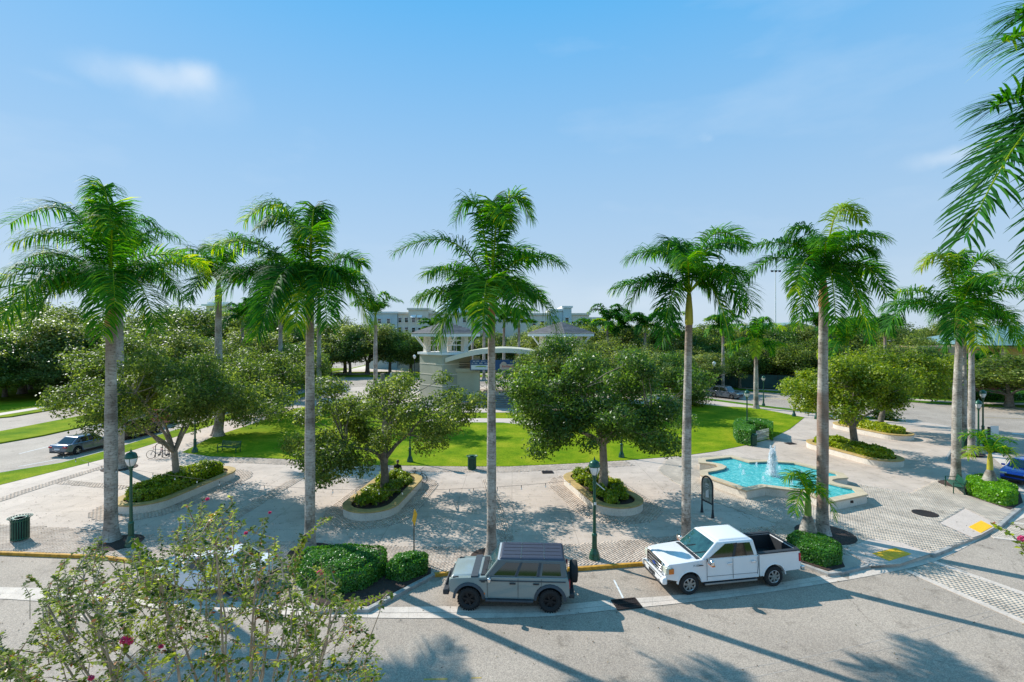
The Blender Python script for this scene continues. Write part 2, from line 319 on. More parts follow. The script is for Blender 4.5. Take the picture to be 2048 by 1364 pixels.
M['dark'] = mat('dark_metal', (.02, .02, .022), .5, .3)
M['iron'] = mat('cast_iron', (.05, .035, .03), .6, .6, bump=.3)
M['green'] = mat('green_enamel', (.012, .085, .045), .35, .2, var=.25, scale=3, coat=.3)
M['green2'] = mat('green_slats', (.012, .10, .06), .4, .1, var=.2, scale=5)
M['white'] = mat('white_plaster', (.72, .70, .66), .7, var=.06, scale=1)
M['frost'] = mat('frosted_globe', (.78, .76, .72), .25, var=.03)
M['glass'] = mat('tinted_glass', (.008, .012, .010), .04, var=.2, spec=.9, coat=.5)
M['windglass'] = mat('teal_reflection_windscreen', (.02, .07, .065), .03, var=.5, scale=2.5, spec=.9, coat=.5)  # mottled teal puts the green reflection in the windscreens into the colour
M['rubber'] = mat('tyre_rubber', (.018, .018, .018), .85, bump=.5, bscale=40)
M['chrome'] = mat('chrome', (.75, .75, .75), .15, 1, var=.05)
M['alloy'] = mat('alloy', (.55, .55, .55), .3, 1, var=.05)
M['black_alloy'] = mat('black_alloy', (.03, .03, .032), .35, .6)
M['plastic'] = mat('black_plastic', (.025, .027, .03), .6)
M['red_lens'] = mat('red_lens', (.45, .01, .02), .2)
M['amber'] = mat('amber_lens', (.7, .18, .02), .2)
M['clear'] = mat('clear_lens', (.55, .56, .45), .12)

# ---------------------------------------------------------------- ground
def sheet(name, poly, z, m, label=None, depth=0, kind='structure'):
    b = MB(); n = len(poly); P = [(p[0], p[1]) for p in poly]
    A = sum(P[i][0]*P[(i+1) % n][1]-P[(i+1) % n][0]*P[i][1] for i in range(n))
    if A < 0: P = P[::-1]
    if depth: b.prism(P, z-depth, z)
    else: b.add([(p[0], p[1], z) for p in P], [tuple(range(n))])
    o = b.build(name, m); tag(o, label, kind=kind); return o
sheet('ground', [(-3000, -300), (3000, -300), (3000, 5000), (-3000, 5000)], -.30, M['grass2'])
sheet('road', [(-170, -30), (130, -30), (130, 210), (-170, 210)], ROAD, M['asphalt'], 'worn grey asphalt street curving along the plaza kerb', depth=.1)
g2 = lambda u, v, h=0: tuple(G(u, v, h)[:2])
front = [(-62, 24.2), g2(-60, 1102), g2(0, 1103), g2(201, 1111), g2(284, 1121), g2(400, 1128), g2(537, 1134), g2(584, 1137), g2(600, 1170), g2(610, 1200), g2(630, 1217), g2(735, 1217), g2(868, 1146.5), g2(892, 1144),
         g2(1030, 1140), g2(1160, 1134), g2(1303, 1123), g2(1450, 1112), g2(1560, 1100), (12.7, 21.9), g2(1657, 1146), g2(1678, 1143), g2(1737, 1129), g2(1799, 1128), g2(1861, 1109), g2(1900, 1094), g2(1962, 1071), g2(1998, 1051), g2(2019, 1032), g2(2048, 1009)]
right = [(32.3, 31.2), (33.2, 33.2), (32.6, 36.5), (34.2, 39.5), (38.8, 44.0), (41.8, 43.2), (45.5, 48.5), (47.0, 52.0), (46.6, 55.0), (45.2, 57.2), (42.3, 60.3), (36, 67.5), (30, 76.5), (24, 87), (18, 93)]
left = [(-27, 93), (-34.6, 88), (-35, 60), (-34.6, 42.4), (-34.9, 38.6), (-37.0, 35.8), (-41.5, 33.0), (-62, 25.6)]
park = front+right+left
sheet('pavement', park, 0, M['plaza'], 'pale concrete plaza and pavement around the lawn', depth=.14)
# lawn with its arc-shaped near edge
arc = [g2(364, 905), g2(420, 913), g2(520, 916), g2(608, 920), g2(672, 928), g2(780, 931), g2(932, 933), g2(1017, 933), g2(1149, 927), g2(1250, 921), g2(1363, 912), g2(1430, 903), g2(1499, 889), g2(1544, 877), g2(1580, 858), g2(1609, 835)]
lawn = arc+[g2(1514, 816.5), g2(1442, 812.5), g2(1380, 806), (21, 71), (10, 68.5), (3.5, 63), (-9, 63), (-14, 68), (-24, 72), (-28.6, 66), g2(517, 844), g2(420, 876)]
sheet('lawn', lawn, .03, M['grass'], 'bright mown lawn with a curved edge behind the planters', depth=.04)
verge = [(-62, 25.8), (-41.7, 33.1), (-37.1, 36.0), (-35.0, 38.7), (-34.75, 42.5), (-35, 60), (-34.7, 88), (-32.4, 89), (-32.4, 47), (-32.4, 40), (-33.8, 33), (-44, 28), (-62, 22.5)]
verge = [(-62, 25.7), (-41.5, 32.8), (-36.9, 35.6), (-34.8, 38.6), (-34.5, 42.5), (-34.9, 60), (-34.5, 88), (-32.4, 89), (-32.4, 40), (-33.8, 33), (-40, 30.2), (-62, 24.4)]
sheet('grass_verge', verge, .02, M['grass'], 'grass strip between the left street and the pavement', depth=.04)
sheet('median', [(-46, 49), (-46.8, 45.7), (-50, 42.5), (-75, 33), (-75, 38), (-56, 46.5), (-52.2, 51), (-52, 140), (-46, 140)], 0, M['grass'], 'grass median between the two carriageways on the left', depth=.14)
sheet('far_verge', [(-60, 60), (-64, 56), (-80, 50), (-170, 40), (-170, 210), (-60, 210)], 0, M['grass'], 'grass beyond the left street', depth=.14)
sheet('far_path', [(-62, 60.5), (-65, 57.5), (-80, 51.5), (-170, 42), (-170, 44), (-80, 53.3), (-66, 59), (-63.8, 61.5), (-63.8, 205), (-62, 205)], .006, M['walk'], 'pale footpath in the grass beyond the left street')
sheet('back_verge', [(-45, 113), (14, 113), (30, 104), (30, 210), (-45, 210)], 0, M['grass'], 'grass behind the bandstand beyond the back street', depth=.14)
sheet('back_path', [(-45, 119), (12, 119), (12, 121.4), (-45, 121.4)], .006, M['walk'])
sheet('parking_lot', [(-44, 127), (60, 127), (60, 150), (-44, 150)], .008, M['gutter'], 'pale parking lot seen under the bandstand canopy')
sheet('right_verge', [(34, 97), (41, 86), (47, 82), (57, 73.5), (63.7, 68.5), (90, 64), (130, 62), (130, 210), (34, 210)], 0, M['grass2'], 'grass and mulch beyond the right street', depth=.14)
sheet('right_path', [(35.5, 99), (42.3, 88), (48, 83.8), (58, 75.2), (64.3, 70.4), (90, 66), (130, 64), (130, 66), (90, 68), (65, 72.4), (59, 77), (49.3, 85.7), (44, 90)], .006, M['walk'], 'pale footpath beyond the right street')
sheet('verge_strip', [(42.0, 60.2), (35.7, 67.4), (29.8, 76.2), (26, 82.5), (27.5, 83), (31.6, 76.6), (37.2, 68.4), (43.2, 61.1)], .012, M['grass2'], 'shaded grass strip beside the back pavement') if False else None
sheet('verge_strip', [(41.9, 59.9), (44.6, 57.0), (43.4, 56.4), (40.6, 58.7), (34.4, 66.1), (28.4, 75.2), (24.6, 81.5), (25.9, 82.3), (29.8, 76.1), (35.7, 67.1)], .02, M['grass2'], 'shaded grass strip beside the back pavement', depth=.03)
# pads, patches
sheet('ramp_concrete', [g2(1690, 1100), g2(1740, 1133), g2(1799, 1129), g2(1862, 1108), g2(1800, 1085), g2(1740, 1078)], .022, M['walk'], 'smooth concrete kerb ramp at the corner')
sheet('ramp_concrete', [g2(1880, 1047), g2(1945, 1076), g2(1963, 1070), g2(1997, 1051), g2(1930, 1018)], .022, M['walk'], 'smooth concrete kerb ramp beside the right crossing')
# ---------------------------------------------------------------- kerbs, gutter, paving
def strip(mb, pts, w, z0, z1, side=0.0):
    """solid ribbon along a ground polyline; side shifts it left(+)/right(-)"""
    pts = [Vector(p[:2]) for p in pts]; k = len(pts); Lp = []; Rp = []
    for i, p in enumerate(pts):
        d = (pts[min(i+1, k-1)]-pts[max(i-1, 0)]).normalized(); nn = Vector((-d.y, d.x))
        Lp.append(p+nn*(side+w/2)); Rp.append(p+nn*(side-w/2))
    for i in range(k-1):
        a, b, c, d = Rp[i], Rp[i+1], Lp[i+1], Lp[i]
        mb.hexa([(*a, z0), (*b, z0), (*c, z0), (*d, z0), (*a, z1), (*b, z1), (*c, z1), (*d, z1)])
    return mb
def smooth(pts, n=6):
    pts = [Vector(p[:2]) for p in pts]; o = []
    for i in range(len(pts)-1):
        p0 = pts[max(i-1, 0)]; p1 = pts[i]; p2 = pts[i+1]; p3 = pts[min(i+2, len(pts)-1)]
        for j in range(n):
            t = j/n; o.append(.5*((2*p1)+(p2-p0)*t+(2*p0-5*p1+4*p2-p3)*t*t+(3*p1-p0-3*p2+p3)*t*t*t))
    o.append(pts[-1]); return o
def kerb(pts, m, label=None, w=.17, top=.012):
    o = strip(MB(), pts, w, ROAD-.02, top, -.02).build('kerb', m, bevel=.02); tag(o, label, kind='structure')
kerb(front[0:7], M['yellow_kerb'], 'worn yellow painted kerb left of the clipped hedges')
kerb(front[6:13], M['kerb'], 'grey kerb wrapping the planting island with two clipped hedges')
kerb(front[12:17], M['yellow_kerb'], 'yellow painted kerb behind the two parked vehicles')
kerb(front[16:23], M['kerb'], 'grey kerb wrapping the island behind the white pickup')
kerb(front[24:26], M['kerb'], 'short grey kerb between the two yellow ramps', top=.03)
kerb(front[27:30]+right[0:3], M['kerb'], 'grey kerb bending round the right corner', top=.03)
kerb(right[2:], M['kerb'], 'grey kerb along the right and back streets')
kerb(left, M['kerb'], 'grey kerb along the left street')
gr = lambda u, v: tuple(G(u, v, ROAD)[:2])
inner = smooth([(-62, 22.0), gr(-40, 1174), gr(0, 1175.5), gr(127, 1182), gr(340, 1196), gr(558, 1209), gr(735, 1215), gr(900, 1213.5), gr(1081, 1212.5), gr(1221, 1201), gr(1389, 1188), gr(1540, 1169), gr(1670, 1148)])
outer = smooth([(-62, 21.3), gr(-40, 1197), gr(0, 1198), gr(127, 1206), gr(340, 1218), gr(558, 1230), gr(735, 1236), gr(900, 1237), gr(1081, 1234), gr(1221, 1221), gr(1389, 1204), gr(1540, 1184.5), gr(1698, 1160)])
b = MB()
for i in range(len(inner)-1):
    for s in (0, 1):       # two bands meeting in a shallow valley, with a joint every slab
        a0, a1 = inner[i].lerp(outer[i], s*.52), inner[i+1].lerp(outer[i+1], s*.52); c0, c1 = inner[i].lerp(outer[i], .5+.5*s), inner[i+1].lerp(outer[i+1], .5+.5*s)
        z0, z1 = (ROAD+.022, ROAD+.008) if s == 0 else (ROAD+.006, ROAD+.016)
        j = .012 if i % 3 == 0 else 0
        a0 = a0.lerp(a1, j); c0 = c0.lerp(c1, j)
        b.add([(*c0, z1), (*c1, z1), (*a1, z0), (*a0, z0)], [(0, 1, 2, 3)])
tag(b.build('gutter', M['gutter']), 'pale concrete valley gutter between parking bays and road', kind='structure')
g2b = smooth([gr(1698, 1160), gr(1799, 1140.5), gr(1872, 1122), gr(1934, 1093), gr(1990, 1062), gr(2048, 1036), gr(2110, 1012), (34.5, 32.0), (37.5, 37.0), (41.5, 42.6), (47.4, 49.5)])
g2a = smooth([gr(1700, 1142), gr(1800, 1129), gr(1868, 1108), gr(1930, 1080), gr(1980, 1058), gr(2030, 1026), gr(2080, 1004), (33.6, 32.8), (36.9, 37.4), (40.9, 43.1), (46.8, 49.9)])
b = MB()
for i in range(len(g2a)-1): b.add([(*g2b[i], ROAD+.012), (*g2b[i+1], ROAD+.012), (*g2a[i+1], ROAD+.02), (*g2a[i], ROAD+.02)], [(0, 1, 2, 3)])
tag(b.build('gutter', M['gutter']), 'concrete gutter curving round the right corner', kind='structure')
# grass/dirt growing in the corner gutter
dirt = MB()
def pavers(poly, ang, z, m, name, sz=(.225, .115), holes=(), bed=True, label=None, z1=.014, pattern='run'):
    """every paver a little block: bond rows, uneven height, sand joints between"""
    P = np.array([p[:2] for p in poly]); ca, sa = math.cos(ang), math.sin(ang); c = P.mean(0)
    Q = (P-c) @ np.array([[ca, -sa], [sa, ca]]); x0, y0 = Q.min(0); x1, y1 = Q.max(0); L, W = sz
    xs = np.arange(x0-L, x1+L, L); ys = np.arange(y0-W, y1+W, W); X, Y = np.meshgrid(xs, ys); X = X+(np.arange(len(ys)) % 2)[:, None]*L/2
    X = X.ravel(); Y = Y.ravel(); wx = X*ca-Y*sa+c[0]; wy = X*sa+Y*ca+c[1]
    k = inpoly(wx, wy, poly)
    for h in holes: k &= ~inpoly(wx, wy, h)
    wx, wy = wx[k], wy[k]; n = len(wx)
    if n == 0: return
    j = .010; hx, hy = (L-j)/2, (W-j)/2; cor = np.array([[-hx, -hy], [hx, -hy], [hx, hy], [-hx, hy]])
    rot = cor @ np.array([[ca, sa], [-sa, ca]]); H = z+z1+rng.normal(0, .0012, n)
    base = np.stack([wx, wy], 1)[:, None, :]+rot[None]
    V = np.zeros((n, 8, 3)); V[:, :4, :2] = base; V[:, 4:, :2] = base; V[:, :4, 2] = z; V[:, 4:, 2] = H[:, None]+rng.normal(0, .0008, (n, 4))
    fc = np.array([[4, 5, 6, 7], [0, 1, 5, 4], [1, 2, 6, 5], [2, 3, 7, 6], [3, 0, 4, 7]]); Fc = (fc[None]+8*np.arange(n)[:, None, None]).reshape(-1, 4)
    o = npmesh(name, V.reshape(-1, 3), Fc, m, tint=np.repeat(rng.random(n), 8)); o['kind'] = 'stuff'
    if label: o['label'] = label
    if bed and not holes: sheet('paver_bed', poly, z+.002, M['joint'])
    return o
line = [g2(-60, 1046), g2(0, 1050), g2(121, 1055), g2(255, 1067), g2(450, 1079), g2(635, 1087), g2(900, 1095), g2(1135, 1090), g2(1270, 1080), g2(1400, 1067), g2(1555, 1049.5)]
hedgecut = [g2(584, 1130), (-2.6, 21.3)]
kin = [(p[0], p[1]+.12) for p in front]
band = [(-40, 23.2)]+[kin[2], kin[3], kin[4], kin[5], kin[6], (-9.6, 21.6), (-8.6, 22.0), (-6.5, 22.3), (-4.2, 21.9), kin[12], kin[13], kin[14], kin[15], kin[16], kin[17], (12.0, 23.3), (13.9, 26.1)]+line[::-1][1:]+[(-40, 26.3)]
pavers(band, R(45), .004, M['paver'], 'paver_band', label='clay pavers of the pavement beside the kerb')
corner = [(12.1, 23.4), (12.9, 23.9), (14.4, 23.6), (15.2, 22.6), (16.2, 22.4), (17.8, 23.6), (20.6, 23.4), (22.4, 24.1), (21.9, 26.2), (26.1, 28.4), (25.7, 26.6), (27.2, 27.7), (28.5, 29.0), (29.2, 30.4), (28.6, 33.2), (27.9, 34.8), (29.0, 34.2), (24.9, 31.2), (23.3, 32.8), (21.5, 33.2), (20.0, 34.0), (17.4, 36.4), (14.5, 39.6), (12.1, 38.4), (11.2, 35.6), (12.0, 31.0), (13.9, 26.3)]
corner = [(12.1, 23.4), (12.9, 23.9), (14.4, 23.6), (15.2, 22.6), g2(1690, 1103), g2(1742, 1080), g2(1800, 1087), g2(1868, 1106), g2(1940, 1077), g2(1878, 1046), g2(1930, 1016), g2(1996, 1050), g2(2016, 1032), g2(2030, 1020), (29.0, 30.6), g2(1935, 992), g2(1900, 965), g2(1877, 959), g2(1822, 987), g2(1735, 972), (21.5, 34.3), (21.2, 38.8), (17.0, 41.2), (12.6, 40.2), (10.6, 36.5), (11.2, 31.0), (13.95, 26.3)]
pavers(corner, R(-32), .004, M['paver2'], 'paver_corner', label='pale pinkish pavers round the fountain and corner')
def band_along(pts, w, ang=None, name='paver_strip', m='paver'):
    pts = [Vector(p[:2]) for p in pts]
    Lp, Rp = [], []
    for i, p in enumerate(pts):
        d = (pts[min(i+1, len(pts)-1)]-pts[max(i-1, 0)]).normalized(); nn = Vector((-d.y, d.x)); Lp.append(tuple(p+nn*w/2)); Rp.append(tuple(p-nn*w/2))
    d = pts[-1]-pts[0]; pavers(Rp+Lp[::-1], ang if ang is not None else math.atan2(d.y, d.x), .004, M[m], name)
band_along([(-30.9, 25.5), (-30.8, 34), (-30.4, 40.5)], .8)
band_along([(-30.3, 33.7), (-25.0, 32.4)], .8)
band_along([(-15.3, 24.5), (-15.1, 30), (-14.6, 36.5)], .8)
band_along([(-1.75, 34.3), (-.25, 24.2)], .75)
a2 = [Vector(p) for p in arc[1:10]]
inn = []
for i, p in enumerate(a2):
    d = (a2[min(i+1, len(a2)-1)]-a2[max(i-1, 0)]).normalized(); inn.append(p+Vector((d.y, -d.x))*1.55)
pavers([tuple(p) for p in inn]+[tuple(p+Vector((0, -.12))) for p in a2[::-1]], 0, .004, M['paver'], 'paver_arc', label='pinkish pavers following the lawn edge')
# planter rings: coordinates of the five planters (axis ends, radius)
PL = [((-21.3, 29.2), (-20.7, 34.2), 1.55), ((-7.9, 28.2), (-7.45, 32.6), 1.55), ((6.0, 28.85), (4.95, 33.1), 1.5), ((28.45, 38.7), (27.3, 43.4), 1.5), ((36.6, 47.9), (35.3, 52.2), 1.5)]
for a, c, r in PL[:3]:
    ring = stadium(a, c, r+1.05, 14); pavers(ring, math.atan2(c[1]-a[1], c[0]-a[0]), .0075, M['paver'], 'paver_ring')
# crosswalk on the right: borders of pale concrete, field of real pavers
xw = [gr(1872, 1124), gr(2048, 1188), (19.5, 16.5), (24, 13), (21.4, 12.0), (17.2, 15.2), gr(2048, 1250), gr(1809, 1142)]
cwA = [Vector(gr(1868, 1124)), Vector(gr(2048, 1188))]; cwB = [Vector(gr(1815, 1142)), Vector(gr(2048, 1244))]
dA = (cwA[1]-cwA[0]).normalized(); endA = cwA[0]+dA*16; dB = (cwB[1]-cwB[0]).normalized(); endB = cwB[0]+dB*16
field = [tuple(cwB[0]), tuple(endB), tuple(endA), tuple(cwA[0])]
pavers(field, math.atan2(dB.y, dB.x)+R(90), ROAD+.004, M['paver2'], 'crosswalk_pavers', label='pale brick crosswalk set in the asphalt at the corner')
for P0, P1 in ((cwA[0], endA), (cwB[0], endB)):
    strip(MB(), [P0, P1], .3, ROAD+.002, ROAD+.02).build('crosswalk_border', M['gutter'])['kind'] = 'structure'
a3 = [Vector(g2(2012, 1052)), Vector(g2(2048, 1075))]
P0 = Vector(gr(1985, 1075)); P1 = Vector(gr(2010, 1064)); dd = Vector((.93, -.36))
f2 = [tuple(P0), tuple(P0+dd*12), tuple(P0+dd*12+Vector((1.2, 2.6))), tuple(P0+Vector((1.6, 2.4)))]
pavers(f2, math.atan2(dd.y, dd.x)+R(90), ROAD+.004, M['paver2'], 'crosswalk_pavers', label='second pale brick crosswalk at the right edge')
for q in (Vector((0, 0)), Vector((1.4, 2.5))): strip(MB(), [P0+q, P0+q+dd*12], .25, ROAD+.002, ROAD+.02).build('crosswalk_border', M['gutter'])['kind'] = 'structure'
# tactile pads with truncated domes
def pad(c, label, tag_ramp=False):
    P = [g2(*q) for q in c]; b = MB(); b.prism(P if True else P[::-1], .024, .034); t = b.build('tactile_pad', M['pad'])
    d = MB(); p0, p1, p3 = Vector(P[0]), Vector(P[1]), Vector(P[3])
    for i in range(1, 16):
        for j in range(1, 10):
            q = p0+(p1-p0)*i/16+(p3-p0)*j/10; d.box((q.x, q.y, .0375), (.03, .03, .007))
    dd_ = d.build('domes', M['pad'], t); dd_['kind'] = 'stuff'; tag(t, label, 'tactile pad')
pad([(1744, 1108), (1778, 1123), (1823, 1109), (1790, 1097)], 'yellow tactile pad of the left kerb ramp, behind the pickup')
pad([(1937, 1055), (1962, 1067), (1986, 1054), (1962, 1042)], 'yellow tactile pad of the right kerb ramp at the street corner')
# storm drains and manholes
def grate(c, w, l, rz, z, label, nbar=11):
    e = empty('storm_drain', (*c, z), rz, label, 'storm drain')
    MB().box((0, 0, -.03), (l, w, .04)).build('drain_pit', M['dark'], e)
    b = MB()
    for s in (-1, 1): b.box((0, s*w/2, .008), (l+.06, .06, .03)); b.box((s*l/2, 0, .008), (.06, w-.06, .03))
    b.box((0, 0, .007), (l-.06, .05, .026)); b.build('frame', M['iron'], e)
    for i in range(nbar): MB().box((-l/2+l*(i+1)/(nbar+1), 0, .005), (l*.028, w-.07, .022)).build('bar', M['iron'], e)
grate(gr(1253, 1209), .62, .92, R(10), ROAD+.03, 'rusty iron storm drain grate in the gutter between the two vehicles')
grate(g2(1095, 945), .5, .75, R(4), .03, 'small brown drain grate in the plaza near the lawn', 7)
grate(g2(1581, 887.5), .55, .75, R(10), .03, 'small drain grate in the pavement beside the picket fence', 7)
def manhole(c, r, label):
    e = empty('manhole_cover', (*c, .028), 0, label, 'manhole cover'); MB().lathe([(r, -.012), (r, .006), (r-.04, .008), (r-.05, .002), (.001, .002)], n=28).build('rim', M['iron'], e)
    b = MB()
    for i in range(-4, 5):
        for j in range(-4, 5):
            if math.hypot(i, j)*.11 < r-.1: b.box((i*.11, j*.11, .004), (.03, .03, .005))
    b.build('lid_studs', M['iron'], e)['kind'] = 'stuff'
manhole(g2(1850, 1027.5), .6, 'round rusty manhole cover in the pale pavers')
# road paint
def paint(name, pts, w, m, z=ROAD+.005, label=None): tag(strip(MB(), pts, w, z-.003, z).build(name, m), label, kind='structure')
paint('edge_line', [(-37.5, 38.0), (-36.3, 40.5), (-36.2, 60), (-36.2, 110)], .13, M['white_paint'])
for i in range(14): paint('lane_dash', [(-41.4, 36+i*6), (-41.4, 39+i*6)], .12, M['white_paint'])
for d_ in (0, .25): paint('centre_line', [(56.5-d_, 59.8), (80-d_, 55.0)], .14, M['yellow_paint']); paint('centre_line', [(36.5+d_, 81.5), (47+d_, 69.5)], .14, M['yellow_paint'])
paint('bay_line', [gr(796, 1152), gr(812, 1180)], .1, M['white_paint'])
paint('bay_line', [gr(1228, 1160), gr(1246, 1196)], .07, M['white_paint'])
paint('stop_line', [(50.5, 50.5), (56.5, 45.5)], .4, M['white_paint'])
paint('yellow_dash', [(-2.6, 14.72), (-1.9, 14.74)], .07, M['yellow_paint']); paint('yellow_dash', [(-1.2, 14.78), (-.9, 14.79)], .05, M['yellow_paint'])
# thin saw-cut of the old trench patch in the road
for k, off in enumerate((0, .55)):
    strip(MB(), smooth([(3.5, 14.45-off*.2), gr(1604, 1316-0*k), gr(1830, 1262), gr(1980, 1222)] if not k else [(4.5, 14.1), gr(1640, 1326), gr(1860, 1276), gr(1990, 1228)]), .02, ROAD, ROAD+.004).build('pavement_seam', M['joint'])['kind'] = 'structure'
# planting soil of islands and tree pits
def soil(pts, z=.02, label=None): return sheet('planting_soil', pts, z, M['mulch'], label, depth=.03)
soil([g2(590, 1139), g2(604, 1170), g2(614, 1200), g2(640, 1212), g2(735, 1212), g2(862, 1147), g2(862, 1137), g2(770, 1121), g2(620, 1118)], .03)
soil([g2(1560, 1098), g2(1605, 1126), g2(1655, 1142), g2(1690, 1134), g2(1676, 1104), g2(1640, 1084), g2(1590, 1078)], .03)
soil([g2(1926, 965), g2(1932, 990), g2(2020, 1020), g2(2046, 1005), g2(2040, 985), g2(1990, 962)], .03)
soil([g2(1962, 886), g2(1975, 902), g2(2028, 905), g2(2010, 895), g2(1975, 884)], .03)
def pit(u, v, r): c = g2(u, v); r *= .8 if u != 1650 else 1; sheet('tree_pit', [(c[0]+r*math.cos(2*math.pi*i/20), c[1]+r*math.sin(2*math.pi*i/20)) for i in range(20)], .026, M['mulch'], depth=.02)
for u, v, r in ((238, 1086, 1.25), (620, 1104, 1.2), (983, 1114, 1.2), (1372, 1098, 1.2), (1650, 1068, 1.35), (1912, 969, 1.15), (239, 936, 1.4), (1943, 907, 1.1), (1927, 880, 1.1), (1360+300, 838, .8)): pit(u, v, r)
# ---------------------------------------------------------------- foliage and trees
LM = {}
def rampmix(a, b, c, d): return [(0, a), (.4, b), (.75, c), (1, d)]
LM['oak'] = leafmat('oak_leaves', rampmix((.04, .08, .014), (.105, .16, .028), (.22, .28, .05), (.48, .50, .18)), rough=.46, trans=.5, spec=.35)
LM['oakdark'] = leafmat('dark_oak_leaves', rampmix((.025, .07, .010), (.065, .14, .018), (.14, .24, .03), (.34, .44, .09)), rough=.40, trans=.46)
LM['bright'] = leafmat('yellow_green_leaves', rampmix((.05, .10, .005), (.14, .22, .008), (.27, .34, .014), (.46, .46, .04)), rough=.45, trans=.42)
LM['far'] = leafmat('far_oak_leaves', rampmix((.05, .085, .018), (.13, .18, .04), (.27, .31, .085), (.52, .54, .24)), rough=.45, trans=.52)
LM['hedge'] = leafmat('clipped_hedge_leaves', rampmix((.022, .10, .014), (.06, .20, .024), (.12, .30, .034), (.24, .42, .07)), rough=.36, trans=.35)
LM['lime'] = leafmat('lime_hedge_leaves', rampmix((.06, .18, .006), (.14, .34, .01), (.22, .46, .015), (.34, .56, .03)), rough=.35, trans=.35)
LM['shrub'] = leafmat('planter_shrub_leaves', rampmix((.08, .15, .008), (.22, .31, .014), (.40, .46, .02), (.62, .60, .07)), rough=.36, trans=.35)
LM['palm'] = leafmat('palm_leaflets', rampmix((.010, .075, .009), (.024, .15, .012), (.10, .29, .012), (.44, .52, .015)), rough=.6, trans=.5, spec=.15, tcol=(2.1, 1.8, .3))
LM['palmyellow'] = leafmat('yellowing_palm_leaflets', rampmix((.08, .17, .01), (.16, .28, .012), (.26, .37, .014), (.42, .38, .02)), rough=.6, trans=.4, spec=.15)
LM['crape'] = leafmat('crape_myrtle_leaves', rampmix((.03, .07, .012), (.075, .13, .02), (.19, .25, .03), (.46, .50, .05)), rough=.6, trans=.45, spec=.15)
LM['crapered'] = leafmat('autumn_crape_leaves', rampmix((.22, .05, .015), (.35, .09, .02), (.40, .18, .03), (.28, .22, .04)), rough=.4, trans=.4)
LM['petal'] = leafmat('pink_petals', rampmix((.6, .03, .14), (.75, .06, .22), (.8, .12, .3), (.85, .25, .4)), rough=.5, trans=.35, tcol=(1.3, 1, 1))
M['bark'] = mat('oak_bark', (.17, .14, .11), .9, var=.45, scale=5, bump=.8, bscale=16)
M['barklight'] = mat('pale_bark', (.30, .24, .18), .85, var=.35, scale=4, bump=.6, bscale=16)
M['cbark'] = mat('crape_bark', (.36, .23, .13), .7, var=.35, scale=6, c2=(.5, .38, .27))
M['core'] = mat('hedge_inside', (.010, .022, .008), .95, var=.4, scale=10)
def palmbark():
    m, n, l, p = newmat('royal_palm_bark'); t = n.new('ShaderNodeTexCoord'); at = n.new('ShaderNodeAttribute'); at.attribute_name = 'tint'
    a = n.new('ShaderNodeTexNoise'); a.inputs['Scale'].default_value = 1.1; a.inputs['Detail'].default_value = 8
    mpp = n.new('ShaderNodeMapping'); mpp.inputs['Scale'].default_value = (2.2, 2.2, 13); nn = n.new('ShaderNodeTexNoise'); nn.inputs['Scale'].default_value = 1.6; nn.inputs['Detail'].default_value = 5
    l.new(t.outputs['Object'], a.inputs['Vector']); l.new(t.outputs['Object'], mpp.inputs['Vector']); l.new(mpp.outputs[0], nn.inputs['Vector'])
    sp = n.new('ShaderNodeTexNoise'); sp.inputs['Scale'].default_value = 9; sp.inputs['Detail'].default_value = 5; l.new(t.outputs['Object'], sp.inputs['Vector'])
    r = n.new('ShaderNodeValToRGB'); e = r.color_ramp.elements; e.new(.5); e[0].position = .32; e[2].position = .66
    e[0].color = (.22, .18, .14, 1); e[1].color = (.42, .37, .31, 1); e[2].color = (.60, .55, .47, 1); l.new(a.outputs['Fac'], r.inputs[0])
    rb = n.new('ShaderNodeValToRGB'); rb.color_ramp.elements[0].position = .35; rb.color_ramp.elements[1].position = .6
    rb.color_ramp.elements[0].color = (.55, .52, .5, 1); rb.color_ramp.elements[1].color = (1, 1, 1, 1); l.new(nn.outputs['Fac'], rb.inputs[0])
    rs = n.new('ShaderNodeValToRGB'); rs.color_ramp.elements[0].position = .34; rs.color_ramp.elements[1].position = .46
    rs.color_ramp.elements[0].color = (.42, .40, .38, 1); rs.color_ramp.elements[1].color = (1, 1, 1, 1); l.new(sp.outputs['Fac'], rs.inputs[0])
    m1 = n.new('ShaderNodeMix'); m1.data_type = 'RGBA'; m1.blend_type = 'MULTIPLY'; m1.inputs['Factor'].default_value = .8
    m2 = n.new('ShaderNodeMix'); m2.data_type = 'RGBA'; m2.blend_type = 'MULTIPLY'; m2.inputs['Factor'].default_value = .8
    m3 = n.new('ShaderNodeMix'); m3.data_type = 'RGBA'; m3.inputs['B'].default_value = (.24, .14, .09, 1)
    l.new(r.outputs[0], m1.inputs['A']); l.new(rb.outputs[0], m1.inputs['B']); l.new(m1.outputs['Result'], m2.inputs['A']); l.new(rs.outputs[0], m2.inputs['B'])
    l.new(at.outputs['Fac'], m3.inputs['Factor']); l.new(m2.outputs['Result'], m3.inputs['A']); l.new(m3.outputs['Result'], p.inputs['Base Color']); p.inputs['Roughness'].default_value = .85
    bp = n.new('ShaderNodeBump'); bp.inputs['Strength'].default_value = .6; bp.inputs['Distance'].default_value = .03; l.new(nn.outputs['Fac'], bp.inputs['Height']); l.new(bp.outputs[0], p.inputs['Normal'])
    return m
M['palmbark'] = palmbark()
M['shaft_green'] = mat('green_crownshaft', (.16, .26, .03), .45, var=.3, scale=1.5)
M['shaft_yellow'] = mat('yellow_crownshaft', (.42, .36, .03), .5, var=.3, scale=1.5)
M['shaft_orange'] = mat('orange_crownshaft', (.42, .20, .07), .7, var=.4, scale=2.5, bump=.4)
M['shaft_brown'] = mat('brown_crownshaft', (.28, .15, .08), .8, var=.45, scale=3, bump=.5)
